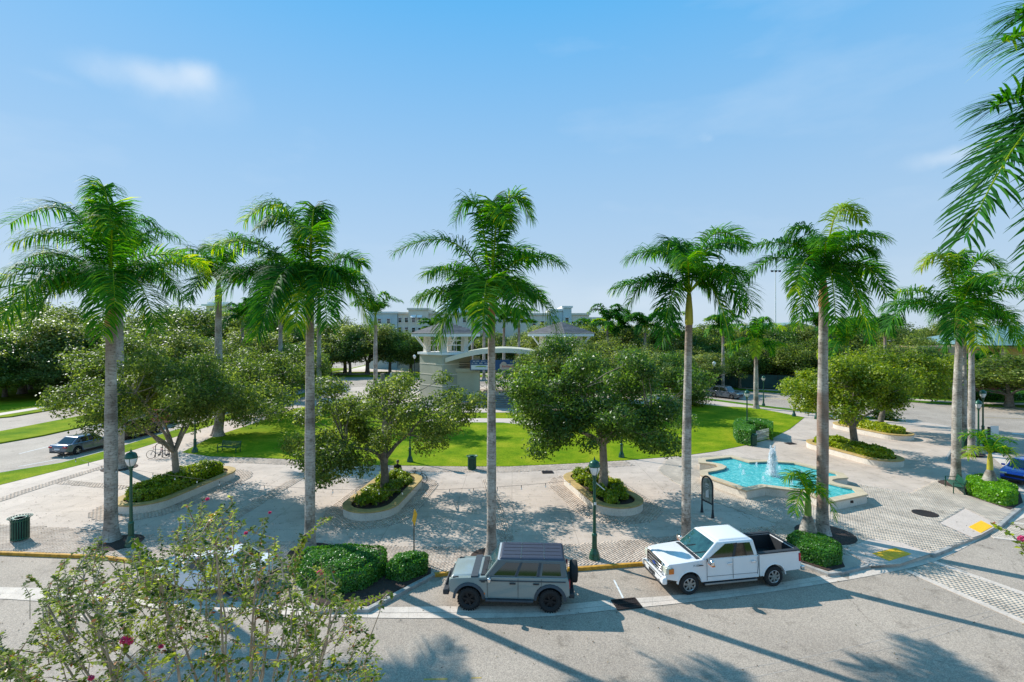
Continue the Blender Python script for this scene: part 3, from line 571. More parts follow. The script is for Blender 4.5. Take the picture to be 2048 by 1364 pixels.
M['rachis'] = mat('palm_rachis', (.13, .22, .03), .5, var=.2)

def frond(B, T, C, nl=62, Lmax=.98, wid=.048, m='palm', parent=None, name='frond', droop=.55, origin=None, tb=0., seed=0):
    """one pinnate frond: rachis tube along a bezier B-C-T, leaflets in several ranks either side"""
    nl = int(nl*1.45); wid *= 1.12; Lmax *= 1.1; r = np.random.default_rng(seed+int(abs(B.x*31+T.x*97+T.z*13)*100) % 99991)
    o = origin or Vector((0, 0, 0)); B = np.array(B-o); T = np.array(T-o); C = np.array(C-o)
    ts = np.linspace(0, 1, 9); S = ((1-ts)**2)[:, None]*B+(2*ts*(1-ts))[:, None]*C+(ts**2)[:, None]*T
    b = MB(); b.tube([tuple(p) for p in S], [.045*(1-.85*t)+.006 for t in ts], 5, caps=False)
    V = [np.array(b.v)]; Fc = [np.array(b.f)]; Tn = [np.full(len(b.v), .9)]
    t = np.repeat(np.linspace(.13, .995, nl), 2)+r.normal(0, .003, nl*2); t = np.clip(t, .1, 1.); side = np.tile([1., -1.], nl)
    P = ((1-t)**2)[:, None]*B+(2*t*(1-t))[:, None]*C+(t**2)[:, None]*T; Tg = (2*(1-t))[:, None]*(C-B)+(2*t)[:, None]*(T-C); Tg /= np.linalg.norm(Tg, axis=1, keepdims=True)
    up = np.array([0, 0, 1.]); H = (T-B).copy(); H[2] = 0; H /= np.linalg.norm(H)+1e-9
    side0 = np.cross(H, up); twist = r.normal(0, .35)
    Sd = side0[None]*side[:, None]; Nn = np.cross(Sd, Tg)*side[:, None]; Nn /= np.linalg.norm(Nn, axis=1, keepdims=True)+1e-9
    Nn *= np.where(np.sum(Nn*(up+H*.3), 1) < 0, -1, 1)[:, None]
    rank = r.choice([-.35, .1, .6, .9], size=len(t)); k = np.minimum(1, .45+t*2.2)*np.where(t > .8, 1-(t-.8)*2.2, 1); L = Lmax*k*r.uniform(.85, 1.1, len(t))
    fwd = .35+.75*t**3
    D = Sd+Tg*fwd[:, None]+Nn*(rank*.75)[:, None]+r.normal(0, .09, (len(t), 3)); D /= np.linalg.norm(D, axis=1, keepdims=True)
    D2 = D+np.array([0, 0, -1.])*(droop*r.uniform(.6, 1.5, len(t)))[:, None]; D2 /= np.linalg.norm(D2, axis=1, keepdims=True)
    D3 = D2+np.array([0, 0, -1.])*(droop*1.2*r.uniform(.5, 1.5, len(t)))[:, None]; D3 /= np.linalg.norm(D3, axis=1, keepdims=True)
    W = np.cross(D, Nn); W /= np.linalg.norm(W, axis=1, keepdims=True)+1e-9; W = W*(wid*.5)+Nn*(wid*.12)
    a = P; m1 = P+D*(L*.38)[:, None]; m2 = m1+D2*(L*.36)[:, None]; e = m2+D3*(L*.3)[:, None]
    Q = np.stack([a-W*.5, a+W*.5, m1+W, m1-W, m2+W*.8, m2-W*.8, e+W*.08, e-W*.08], 1)
    f0 = np.array([[0, 1, 2, 3], [3, 2, 4, 5], [5, 4, 6, 7]]); off = len(b.v)
    Fq = (f0[None]+8*np.arange(len(t))[:, None, None]).reshape(-1, 4)+off
    tn = np.clip(.38+tb+r.normal(0, .2, len(t))+.35*(t-.5)*abs(r.normal(0, 1)), 0, 1)
    V.append(Q.reshape(-1, 3)); Fc.append(Fq); Tn.append(np.repeat(tn, 8))
    ob = npmesh(name, np.vstack(V), np.vstack(Fc), LM[m], parent, np.concatenate(Tn)); return ob
def trunk_mesh(parent, H, r0, r1, flare=1.55, bulge=.12, lean=(0, 0), brown=.25, white=None, rings=True, patch=None, seed=0):
    n = 14; K = 44; V = []; F_ = []; T_ = []; rr = random.Random(seed)
    for i in range(K+1):
        t = i/K; z = H*t; r = r0+(r1-r0)*t; r *= 1+bulge*math.sin(math.pi*min(1, max(0, (t-.15)/.6)))
        r *= 1+(flare-1)*math.exp(-z/.45)
        if rings: r *= 1+.012*math.sin(i*2.7)
        cx = lean[0]*t*t; cy = lean[1]*t*t
        for j in range(n):
            a = 2*math.pi*j/n; q = r*(1+.10*math.exp(-z/.35)*math.sin(5*a+seed)); V.append((cx+q*math.cos(a), cy+q*math.sin(a), z))
            b = max(0, (t-(1-brown))/brown)*.75 if brown else 0
            if patch: b = max(b, .85*(1 if patch[0] < t < patch[1] else 0)*(.7+.3*math.sin(a*2+i)))
            if white and white[0] < t < white[1]: b = 0
            T_.append(min(1, max(0, b)))
    for i in range(K):
        for j in range(n): F_.append((i*n+j, i*n+(j+1) % n, (i+1)*n+(j+1) % n, (i+1)*n+j))
    o = npmesh('trunk', V, F_, M['palmbark'], parent, T_); o.data.polygons.foreach_set('use_smooth', [True]*len(F_)); return o
def palm(base, Z, v_sh0, v_top, wpx, tips, shaft='green', label='', group='royal palms', lean_u=0, Lf=4.0, nl=62, brown=.25, Lmax=.98, white=None, tb=0., patch=None, spear=None, yellow=(), bulge=.12, wid=.048, dep=None):
    """base: ground point; v_sh0 image row of crownshaft foot, v_top row of its top; tips: (u,v) image tips turned once into 3-D directions at the palm's own distance"""
    x, y = base; e = empty('royal_palm', (x, y, .02), 0, label, 'palm tree', group); s = Z/F
    Hs = CAMH-(v_sh0-HV)*s-.02; Ht = CAMH-(v_top-HV)*s-.02; w = wpx*s/2; lx = lean_u*s
    trunk_mesh(e, Hs, w, w*.76, brown=brown, lean=(lx, 0), white=white, seed=int(x*7) % 17, patch=patch, bulge=bulge)
    r = w*.78; prof = [(r*.95, Hs-.06), (r*1.15, Hs+.05), (r*1.05, Hs+(Ht-Hs)*.4), (r*.7, Hs+(Ht-Hs)*.85), (r*.5, Ht)]
    MB().lathe(prof, (lx, 0, 0), 14).build('crownshaft', M['shaft_'+shaft], e)
    B = Vector((x+lx, y, Ht+.02)); org = Vector((x, y, .02)); rr = random.Random(int(x*100+y))
    uc = CU+(x+lx)*F/y; vc = HV-(Ht+.02-CAMH)*F/y
    for i, q in enumerate(tips):
        u, v = q[0], q[1]; dx = (u-uc)*s; dz = -(v-vc)*s
        rem = max(.3, Lf*Lf*.86-dx*dx-dz*dz); dy = math.sqrt(rem)*(q[2] if len(q) > 2 else (.75 if i % 2 else -.75))*rr.uniform(.6, 1)
        T = B+Vector((dx, dy, dz)); hr = math.hypot(dx, dy)
        if dz > .55*hr: C = B+Vector((dx*.28, dy*.28, dz*1.45)); T = B+Vector((dx*1.22, dy*1.22, dz*.80))
        elif dz > 0: C = B+Vector((dx*.5, dy*.5, dz*1.15+.7))
        else: C = B+Vector((dx*.62, dy*.62, 1.15+.28*hr-.10*abs(dz)))
        ym = 'palmyellow' if i in yellow else 'palm'
        frond(B+Vector((dx, dy, 0)).normalized()*.06, T, C, nl, Lmax, wid, ym, e, origin=org, seed=i*7+int(x*10) % 100, tb=tb+rr.uniform(-.16, .16), droop=rr.uniform(.3, .75))
    sp = MB(); hh = 1.6 if spear is None else spear
    sp.tube([B-org, B-org+Vector((.04, 0, hh*.6)), B-org+Vector((.10, 0, hh))], [.05, .035, .008], 5); sp.build('spear_leaf', M['rachis'], e)
    return e
def canopy(c, rad, ncl, nleaf, L, W, seed, shape='oak', crad=(.9, 1.5), low=.35, tshift=0.):
    """leaf clumps spread through an ellipsoid, thicker outside, gaps between; returns arrays and clump centres"""
    r = np.random.default_rng(seed); cs = []
    while len(cs) < ncl:
        d = r.normal(size=3); d /= np.linalg.norm(d)
        if d[2] < -low: continue
        q = r.uniform(.4, 1.0)**.5*(.92+.10*math.sin(3*math.atan2(d[1], d[0])+seed)+r.normal(0, .09))
        cs.append(np.array(c)+d*np.array(rad)*q*(.88+.34*math.sin(d[0]*4.5+seed*1.7)*math.sin(d[2]*5+d[1]*3+seed)))
    cs = np.array(cs); cr_ = r.uniform(*crad, ncl); wgt = cr_**2; k = r.choice(ncl, nleaf, p=wgt/wgt.sum())
    d = r.normal(size=(nleaf, 3)); d /= np.linalg.norm(d, axis=1, keepdims=True); q = r.uniform(.25, 1.08, nleaf)**.55
    lump = 1+.22*np.sin(d[:, 0]*7+k)*np.sin(d[:, 1]*6+2*k)+.12*np.sin(d[:, 2]*11+k)
    P = cs[k]+d*(cr_[k]*q*lump)[:, None]*np.array([1, 1, .72])
    N = d*.7+r.normal(0, .55, (nleaf, 3))+np.array([0, 0, .55]); tb = r.normal(0, .11, ncl)
    tn = np.clip(.42+tshift+tb[k]+r.normal(0, .2, nleaf), 0, 1)
    V, Fc, T_ = leaves(P, N, L*r.uniform(.7, 1.25, nleaf), W*r.uniform(.7, 1.2, nleaf), tn); return V, Fc, T_, cs
def limbs(mb, base, fork, cs, r0, n_main=6, seed=0, twig=.012, spread=1.0):
    rr = random.Random(seed); base = Vector(base); fork = Vector(fork)
    mid = base.lerp(fork, .5)+Vector((rr.uniform(-.08, .08), rr.uniform(-.08, .08), 0))
    mb.tube([base-Vector((0, 0, .1)), base+Vector((0, 0, .15)), mid, fork], [r0*1.5, r0*1.12, r0*.9, r0*.82], 10)
    idx = list(range(len(cs))); rr.shuffle(idx); mains = []
    for i in idx[:n_main]:
        t = Vector(cs[i]); t = fork.lerp(t, .72); m_ = fork.lerp(t, .5)+Vector((rr.uniform(-.3, .3), rr.uniform(-.3, .3), rr.uniform(0, .35)))
        mb.tube([fork-Vector((0, 0, .1)), fork.lerp(m_, .5)+Vector((0, 0, .1)), m_, t], [r0*.55, r0*.42, r0*.3, r0*.16], 7); mains.append([m_, t])
    for i in idx:
        t = Vector(cs[i]); a = min((p for s in mains for p in s), key=lambda p: (p-t).length); m_ = a.lerp(t, .5)+Vector((rr.uniform(-.2, .2), rr.uniform(-.2, .2), rr.uniform(-.1, .25)))
        mb.tube([a, m_, t], [r0*.15, r0*.09, twig], 5, caps=False)
        for _ in range(3):
            e = t+Vector((rr.uniform(-1, 1), rr.uniform(-1, 1), rr.uniform(-.3, .7)))*.9; mb.tube([m_.lerp(t, .6), e], [twig*1.3, twig*.5], 4, caps=False)
def tree(name, pos, c, rad, ncl, nleaf, L, W, lm, bark, r0, fork_h, label, cat='tree', group=None, seed=1, crad=(.9, 1.5), n_main=6, low=.35, tshift=0., fork=None, stub=None):
    """c: crown centre relative to the base"""
    e = empty(name, pos, 0, label, cat, group); V, Fc, T_, cs = canopy(c, rad, ncl, nleaf, L, W, seed, crad=crad, low=low, tshift=tshift)
    npmesh('crown', V, Fc, LM[lm], e, T_); b = MB(); limbs(b, (0, 0, 0), fork or (c[0]*.3, c[1]*.3, fork_h), cs, r0, n_main, seed)
    b.build('trunk', M[bark], e)
    if stub: MB().tube(*stub).build('broken_limb', M['barklight'], e)
    return e
def leafy(name, poly, z0, h, n, L, W, lm, label, cat, group=None, seed=1, lump=.05, parent=None, round_=.25, pos=None, tsh=0., openness=0.):
    """clipped hedge or shrub bed: dark twiggy core under a shell of real leaves"""
    r = np.random.default_rng(seed); P = np.array([p[:2] for p in poly]); c = P.mean(0); base = (c[0], c[1], z0)
    e = empty(name, base, 0, label, cat, group); poly_l = [tuple(p-c) for p in P]
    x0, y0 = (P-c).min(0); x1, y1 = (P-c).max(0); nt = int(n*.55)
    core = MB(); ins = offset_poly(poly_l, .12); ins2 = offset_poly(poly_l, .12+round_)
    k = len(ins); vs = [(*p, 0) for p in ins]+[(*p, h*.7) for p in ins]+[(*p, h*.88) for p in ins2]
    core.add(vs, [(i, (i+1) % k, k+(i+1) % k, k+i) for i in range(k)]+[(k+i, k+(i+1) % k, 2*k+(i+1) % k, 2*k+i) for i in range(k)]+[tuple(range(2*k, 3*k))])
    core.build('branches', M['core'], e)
    # distance to edge for rounding the top
    def edge(x, y):
        d = np.full(x.shape, 9.); m = len(poly_l)
        for i in range(m):
            a = np.array(poly_l[i]); b = np.array(poly_l[(i+1) % m]); ab = b-a; t = np.clip(((x-a[0])*ab[0]+(y-a[1])*ab[1])/(ab @ ab+1e-9), 0, 1)
            d = np.minimum(d, np.hypot(x-a[0]-ab[0]*t, y-a[1]-ab[1]*t))
        return d
    X = r.uniform(x0, x1, nt*4); Y = r.uniform(y0, y1, nt*4); kk = inpoly(X, Y, poly_l); X = X[kk][:nt]; Y = Y[kk][:nt]; ed = edge(X, Y)
    ph = r.uniform(0, 6, 4)
    def bump(x, y): return lump*(np.sin(x*3.1+ph[0])*np.sin(y*2.7+ph[1])+.7*np.sin(x*6.3+ph[2])*np.sin(y*5.9+ph[3]))
    Zt = h-np.maximum(0, round_-ed)**2/round_*.9+bump(X, Y)+r.normal(0, lump*.35+.01, len(X)); A = np.stack([X, Y, Zt], 1)
    Nt = np.stack([np.zeros(len(X)), np.zeros(len(X)), np.ones(len(X))], 1)+r.normal(0, .5, (len(X), 3))
    ns = n-nt; m = len(poly_l); seg = np.array([np.hypot(*(np.array(poly_l[(i+1) % m])-np.array(poly_l[i]))) for i in range(m)]); si = r.choice(m, ns, p=seg/seg.sum()); t = r.random(ns)
    a = np.array(poly_l)[si]; b_ = np.array(poly_l)[(si+1) % m]; S = a+(b_-a)*t[:, None]; Zs = r.uniform(.02, 1, ns)*h*.95; out_ = S/np.maximum(.01, np.linalg.norm(S, axis=1, keepdims=True))
    ins_ = .05+.6*np.maximum(0, Zs/h-.75)*round_*2+r.normal(0, lump*.4+.01, ns); S = S-out_*ins_[:, None]; Bv = np.column_stack([S, Zs])
    Ns = np.column_stack([out_, np.full(ns, .25)])+r.normal(0, .5, (ns, 3))
    tn = np.clip(.45+tsh+r.normal(0, .2, nt if False else len(A)+ns), 0, 1); 
    V, Fc, T_ = leaves(np.vstack([A, Bv]), np.vstack([Nt, Ns]), L*r.uniform(.7, 1.2, len(A)+ns), W*r.uniform(.8, 1.2, len(A)+ns), tn)
    npmesh('leaves', V, Fc, LM[lm], e, T_); return e
# ---------------------------------------------------------------- structures in the distance
def wallbox(mb, x0, x1, y0, y1, z0, z1): mb.hexa([(x0, y0, z0), (x1, y0, z0), (x1, y1, z0), (x0, y1, z0), (x0, y0, z1), (x1, y0, z1), (x1, y1, z1), (x0, y1, z1)])
M['cream'] = concrete('cream_stucco', (.80, .72, .60), .94, .3); M['creamdk'] = concrete('beige_stucco', (.56, .52, .37), .85, .4)
M['greyst'] = concrete('grey_stucco', (.48, .46, .35), .85, .5)
M['bluest'] = mat('pale_blue_stucco', (.52, .62, .64), .8, var=.08, scale=.5); M['orange'] = concrete('orange_stucco', (.60, .33, .09), .85, .4); M['redst'] = mat('red_base', (.32, .03, .03), .8, var=.2)
M['teal'] = mat('teal_metal_roof', (.20, .30, .27), .45, .2, var=.12, scale=.6); M['tile'] = mat('grey_roof_tile', (.16, .145, .14), .8, var=.3, scale=2)
M['trimw'] = mat('white_trim', (.80, .79, .76), .6, var=.05); M['tan'] = mat('tan_stucco', (.50, .34, .20), .8, var=.1)
def window(parent, x, y, z, w, h, awn=False):
    f = MB(); t = .12
    f.box((x-w/2, y, z), (t, .16, h)); f.box((x+w/2, y, z), (t, .16, h)); f.box((x, y, z+h/2), (w+t, .16, t)); f.box((x, y, z-h/2), (w+t, .2, t)); f.box((x, y, z), (w-t, .1, .07)); o = f.build('window', M['trimw'], parent)
    MB().box((x, y+.05, z), (w-.1, .04, h-.1)).build('pane', M['glass'], o)
    if awn: MB().hexa([(x-w*.7, y-1.1, z+h*.45), (x+w*.7, y-1.1, z+h*.45), (x+w*.7, y-.05, z+h*.95), (x-w*.7, y-.05, z+h*.95), (x-w*.7, y-1.1, z+h*.5), (x+w*.7, y-1.1, z+h*.5), (x+w*.7, y-.05, z+h), (x-w*.7, y-.05, z+h)]).build('awning', M['trimw'], o)
Y0 = 138
apt = empty('apartment_building', (0, Y0, 0), 0, 'long cream four storey building with pale blue bays behind the bandstand', 'building')
def X_(u, y=Y0): return (u-CU)*y/F
def Hh(v, y=Y0): return CAMH-(v-HV)*y/F
def blk(u0, u1, v, dy, m, dep=14, cor=True):
    b = MB(); wallbox(b, X_(u0), X_(u1), -dy, dep, 0, Hh(v)); o = b.build('wall', M[m], apt)
    if cor: c = MB(); wallbox(c, X_(u0)-.35, X_(u1)+.35, -dy-.35, dep+.3, Hh(v)+.003, Hh(v)+.5); c.build('cornice', M['cream'] if m == 'cream' else M['trimw'], apt)
blk(740, 795, 627, .5, 'bluest'); blk(795.5, 818, 628, .0, 'cream'); blk(818.5, 858, 620, 1.2, 'cream'); blk(858.5, 960, 628, 0, 'cream'); blk(960.5, 1060, 626, .2, 'cream')
blk(1060.5, 1100, 630, 0, 'cream'); blk(1100.5, 1125, 622, .8, 'bluest'); blk(1125.5, 1142, 616, 1.2, 'bluest'); blk(1142.5, 1178, 630, .3, 'cream'); blk(1178.5, 1215, 638, 0, 'cream')
for u, v, a in [(800, 640, 0), (813, 640, 0), (829, 640, 1), (841.5, 640, 1), (800, 659, 0), (813, 659, 0), (829, 660, 0), (841.5, 660, 0), (875, 640, 0), (890, 640, 0), (929, 640, 0), (945, 640, 0), (875, 660, 0), (890, 660, 0), (975, 640, 0), (1000, 640, 0), (1025, 640, 0), (1068, 647, 0), (1085, 647, 0), (1108, 648, 0), (1133, 640, 0), (1146, 648, 0), (1160, 648, 0), (1190, 654, 0), (1205, 654, 0), (760, 642, 0), (778, 642, 0), (1068, 668, 0), (1146, 668, 0)]:
    dy = 1.2 if 818 < u < 858 or 1125 < u < 1142 else (.8 if 1100 < u < 1125 else (.5 if u < 795 else (.2 if 960 < u < 1060 else (.3 if 1142 < u < 1178 else 0))))
    window(apt, X_(u), -dy-.09, Hh(v), 1.0, 1.35, bool(a))
d = MB(); d.lathe([(6.2, 0), (5.8, 1.9), (4.2, 3.6), (2.0, 4.6), (.05, 5.0)], (X_(905), 8, Hh(628)), 20); d.build('dome_roof', M['bluest'], apt)
tw = empty('distant_tower', (X_(431, 170), 170, 0), 0, 'small pale tower above the trees between the two left palms', 'building')
b = MB(); wallbox(b, -3.2, 3.2, 0, 6, 0, Hh(612, 170)); b.build('wall', M['cream'], tw)
b = MB(); wallbox(b, -4.3, 4.3, -1, 7, Hh(611.9, 170), Hh(608.5, 170)); wallbox(b, -3.0, 3.0, .2, 5.8, Hh(608.4, 170), Hh(604, 170)); b.build('roof', M['trimw'], tw)
window(tw, -1.2, -.09, Hh(622, 170), 1.2, 1.8); window(tw, 1.3, -.09, Hh(622, 170), 1.2, 1.8)
b = MB(); wallbox(b, 3.3, 10, 1, 8, 0, Hh(622, 170)); b.build('wing', M['cream'], tw)
# orange building on the right
ob = empty('orange_building', (80, 88, 0), 0, 'orange stucco building with red base and teal metal roof at the right edge', 'building')
b = MB(); wallbox(b, -9, 60, 0, 22, 0, 7.2); b.build('wall', M['orange'], ob)
b = MB(); wallbox(b, -9.15, 60, -.15, 0-.002, 0, 1.5); b.build('wall_base', M['redst'], ob)
b = MB(); wallbox(b, -9.3, 60, -.3, 22.3, 7.203, 7.6); b.build('parapet', M['tan'], ob)
def hip(mb, x0, x1, y0, y1, z, h): mx = (x0+x1)/2; my = (y0+y1)/2; q = min(x1-x0, y1-y0)/2; mb.add([(x0, y0, z), (x1, y0, z), (x1, y1, z), (x0, y1, z), (x0+q, my, z+h), (x1-q, my, z+h)] if x1-x0 > y1-y0 else [(x0, y0, z), (x1, y0, z), (x1, y1, z), (x0, y1, z), (mx, y0+q, z+h), (mx, y1-q, z+h)], [(0, 1, 5, 4), (1, 2, 5), (2, 3, 4, 5), (3, 0, 4), (3, 2, 1, 0)] if x1-x0 > y1-y0 else [(0, 1, 4), (1, 2, 5, 4), (2, 3, 5), (3, 0, 4, 5), (3, 2, 1, 0)]); return mb
hip(MB(), 3, 44, -2, 20, 7.8, 3.6).build('roof', M['teal'], ob)
for i in range(28):
    x = 4.5+i*1.4; MB().bar((x, -2.0, 7.83), (max(3+11, min(44-11, x)), 8.8, 11.2), .07, .09).build('roof_seam', M['teal'], ob) if 14 < x < 33 else None
for x in (-3, 6, 15, 24): MB().box((x, -.35, 3.6), (1.0, .38, 7.2)).build('pilaster', M['tan'], ob)
for x in (1.5, 10.5, 19.5): window(ob, x, -.1, 4, 1.6, 1.8)
tb_ = empty('teal_roof_building', (66, 128, 0), 0, 'tan building with low teal gable roof showing above the oaks', 'building')
b = MB(); wallbox(b, -2, 14, 0, 16, 0, 9.9); b.build('wall', M['tan'], tb_)
MB().hexa([(-4, -1.5, 9.95), (6, -1.5, 12.3), (6, 17, 12.3), (-4, 17, 9.95), (-4, -1.5, 10.25), (6, -1.5, 12.6), (6, 17, 12.6), (-4, 17, 10.25)]).hexa([(6.01, -1.5, 12.3), (16, -1.5, 9.95), (16, 17, 9.95), (6.01, 17, 12.3), (6.01, -1.5, 12.6), (16, -1.5, 10.25), (16, 17, 10.25), (6.01, 17, 12.6)]).build('roof', M['teal'], tb_)
gb = empty('grey_pavilion', (100, 108, 0), 0, 'grey gabled pavilion in the distance at the right', 'building')
b = MB(); wallbox(b, -3, 7, 0, 10, 0, 7.2); b.build('wall', M['trimw'], gb)
MB().hexa([(-4, -1, 7.2), (2, -1, 8.8), (2, 11, 8.8), (-4, 11, 7.2), (-4, -1, 7.5), (2, -1, 9.1), (2, 11, 9.1), (-4, 11, 7.5)]).hexa([(2.01, -1, 8.8), (8, -1, 7.2), (8, 11, 7.2), (2.01, 11, 8.8), (2.01, -1, 9.1), (8, -1, 7.5), (8, 11, 7.5), (2.01, 11, 9.1)]).build('roof', M['bluest'], gb)
st = empty('grandstand', (88, 120, 0), 0, 'pale open grandstand frame seen between the palms at the right', 'grandstand')
for i in range(8): MB().box((-10+i*3.2, 0, 3.5), (.25, .25, 7)).build('post', M['trimw'], st)
for z in (5.6, 6.4, 7.2): MB().box((1.2, 0, z), (23, .2, .12)).build('rail', M['trimw'], st)
MB().box((1.2, 3, 7.9), (24, 8, .25)).build('roof', M['trimw'], st)
# light masts of the ball field
for u, v0, v1, Zd, w, lab in ((1551, 540, 660, 120, .32, 'thin grey light mast left of the tall right palm'), (1438, 462, 655, 120, .75, 'tall pale light mast rising behind the fourth palm'), (1513, 618, 660, 130, .12, 'short thin antenna above the small central palm')):
    p = AT(u, v1, Zd); e = empty('light_mast', (p.x, p.y, 0), 0, lab, 'mast'); top = CAMH-(v0-HV)*Zd/F
    MB().tube([(0, 0, 0), (0, 0, top)], [w*.55, w*.3], 8).build('pole', M['trimw'], e)
    if w > .2:
        for k in (-1, 0, 1): MB().box((k*.9, -.2, top-.3), (.5, .35, .4)).build('lamp_head', M['dark'], e)
        MB().box((0, 0, top-.1), (2.6, .12, .12)).build('crossarm', M['trimw'], e)
# green screened fence
M['screen'] = mat('green_windscreen_mesh', (.012, .055, .05), .7, var=.35, scale=.8)
fp = [(34, 98.5), (40.5, 90.5), (46.5, 87.5), (55.5, 82.0)]
fe = empty('screened_fence', (34, 98.5, 0), 0, 'dark green windscreen fence beyond the back street', 'fence'); o0 = Vector((34, 98.5, 0))
for i in range(3):
    a = Vector((*fp[i], 0))-o0; c = Vector((*fp[i+1], 0))-o0; k = max(1, round((c-a).length/3))
    for j in range(k):
        p = a.lerp(c, j/k); q = a.lerp(c, (j+1)/k); MB().bar(p+Vector((0, 0, 1.35)), q+Vector((0, 0, 1.35)), .04, 2.4).build('screen_panel', M['screen'], fe); MB().tube([p, p+Vector((0, -.06, 2.75))], .04, 6).build('post', M['dark'], fe)
tag(MB().box((45, 110, 1.5), (60, .3, 3)).build('low_wall', M['white']), 'pale wall of the yard behind the screened fence', 'wall')

# ---------------------------------------------------------------- bandstand
bs = empty('bandstand', (-1.2, 76, 0), 0, 'cream bandstand with arched canopy between two towers with grey tiled roofs', 'bandstand')
ox, oy = -1.2, 76
def tower(cx, cy, base_top, half):
    def dia(r, z): return [(cx, cy-r, z), (cx+r, cy, z), (cx, cy+r, z), (cx-r, cy, z)]
    b = MB(); b.add(dia(half, 0)+dia(half, base_top), [(3, 2, 1, 0), (4, 5, 6, 7), (0, 1, 5, 4), (1, 2, 6, 5), (2, 3, 7, 6), (3, 0, 4, 7)]); b.build('tower_base', M['greyst'], bs)
    for z in (2.3, 3.9, 5.4): MB().add(dia(half+.05, z)+dia(half+.05, z+.10), [(3, 2, 1, 0), (4, 5, 6, 7), (0, 1, 5, 4), (1, 2, 6, 5), (2, 3, 7, 6), (3, 0, 4, 7)]).build('band_course', M['cream'], bs)
    MB().add(dia(half+.35, base_top+.003)+dia(half+.35, base_top+.33), [(3, 2, 1, 0), (4, 5, 6, 7), (0, 1, 5, 4), (1, 2, 6, 5), (2, 3, 7, 6), (3, 0, 4, 7)]).build('cornice', M['trimw'], bs)
    r = half*.72; pts = [(cx, cy-r), (cx+r, cy), (cx, cy+r), (cx-r, cy)]
    for i, p in enumerate(pts):
        MB().box((p[0], p[1], (base_top+.33+9.45)/2), (.78, .78, 9.45-base_top-.33), R(45)).build('column', M['cream'], bs)
        dx, dy = (p[0]-cx)/r, (p[1]-cy)/r
        for s in (-1, 1):
            t = Vector((dx, dy, 0)); n_ = Vector((-dy, dx, 0))*s
            MB().bar((p[0]+.3*dx+n_.x*.3, p[1]+.3*dy+n_.y*.3, base_top+.9), (p[0]+1.6*dx+n_.x*.9, p[1]+1.6*dy+n_.y*.9, 9.42), .16, .16).build('brace', M['trimw'], bs)
    for i in range(4):
        p, q = Vector((*pts[i], 0)), Vector((*pts[(i+1) % 4], 0))
        for z in (base_top+1.35, base_top+2.05): MB().bar(p+Vector((0, 0, z)), q+Vector((0, 0, z)), .07, .09).build('louvre_rail', M['trimw'], bs)
        m_ = p.lerp(q, .5); MB().bar(m_+Vector((0, 0, base_top+.33)), m_+Vector((0, 0, 9.4)), .09, .09).build('mullion', M['trimw'], bs)
    R_ = half+1.25; apex = (cx, cy, 11.5)
    MB().add(dia(R_, 9.45)+dia(R_, 9.9), [(3, 2, 1, 0), (4, 5, 6, 7), (0, 1, 5, 4), (1, 2, 6, 5), (2, 3, 7, 6), (3, 0, 4, 7)]).build('fascia', M['trimw'], bs)
    rf = MB(); K = 9
    for i in range(K):                       # stepped courses of tile
        t0, t1 = i/K, (i+1)/K; ra = (R_+.1)*(1-t0)+.05; rb_ = (R_+.1)*(1-t1)+.05; za = 9.92+1.75*t0; zb = 9.92+1.75*t1
        A_ = dia(ra, za); A2 = dia(ra, za+.08); B_ = dia(rb_, zb)
        rf.add(A_+A2+B_, [(0, 1, 5, 4), (1, 2, 6, 5), (2, 3, 7, 6), (3, 0, 4, 7), (4, 5, 9, 8), (5, 6, 10, 9), (6, 7, 11, 10), (7, 4, 8, 11)])
    rr_ = rf.build('roof', M['tile'], bs)
tower(-9.9+1.2, -1.2, 6.8, 3.9); tower(7.6+1.2, 1.6, 6.8, 3.9)
# arched canopy: fascia beam, underside ribs, roof
def archz(x): t = (x-0)/8.4; return 6.35+1.45*max(0, 1-t*t)
N_ = 20; xs = [-8.3+16.6*i/N_ for i in range(N_+1)]; b = MB(); rb = MB()
for i in range(N_):
    x0, x1 = xs[i], xs[i+1]; z0, z1 = archz(x0), archz(x1)
    b.hexa([(x0, -4.9, z0-.65), (x1, -4.9, z1-.65), (x1, -4.4, z1-.65), (x0, -4.4, z0-.65), (x0, -4.9, z0), (x1, -4.9, z1), (x1, -4.4, z1), (x0, -4.4, z0)])
    rb.hexa([(x0, -4.39, z0-.3), (x1, -4.39, z1-.3), (x1, 5, z1-.3), (x0, 5, z0-.3), (x0, -4.39, z0-.05), (x1, -4.39, z1-.05), (x1, 5, z1-.05), (x0, 5, z0-.05)])
b.build('arched_beam', M['cream'], bs); rb.build('canopy_roof', M['creamdk'], bs)
for x in (-6, -3, 0, 3, 6): MB().bar((x, -4.38, archz(x)-.5), (x, 5, archz(x)-.5), .25, .35).build('rafter', M['creamdk'], bs)
for s in (-1, 1):
    b = MB(); wallbox(b, min(s*8.3, s*4.4), max(s*8.3, s*4.4), -3.2, -2.6, 0, 4.3); b.build('wing_wall', M['creamdk'], bs)
    b = MB(); wallbox(b, min(s*8.3, s*4.3), max(s*8.3, s*4.3), -3.4, -2.4, 4.303, 4.8); b.build('lintel', M['creamdk'], bs)
    b = MB(); wallbox(b, min(s*4.39, s*3.5), max(s*4.39, s*3.5), -3.5, -2.5, 0, 6.6); b.build('pier', M['creamdk'], bs)
    for k in range(3): MB().box((s*6.4, -2.9, 5.0+k*.35), (3.8, .1, .08)).build('louvre', M['dark'], bs)
for x in (-1.6, 2.0): MB().box((x, 3.4, 3.4), (.55, .55, 6.4)).build('rear_column', M['greyst'], bs)
st_ = MB(); wallbox(st_, -8.5, 9.5, -3.9, 6, 0, 1.15); st_.build('stage', M['gutter'], bs)
M['steps'] = concrete('grey_steps', (.26, .245, .22), .8, .8)
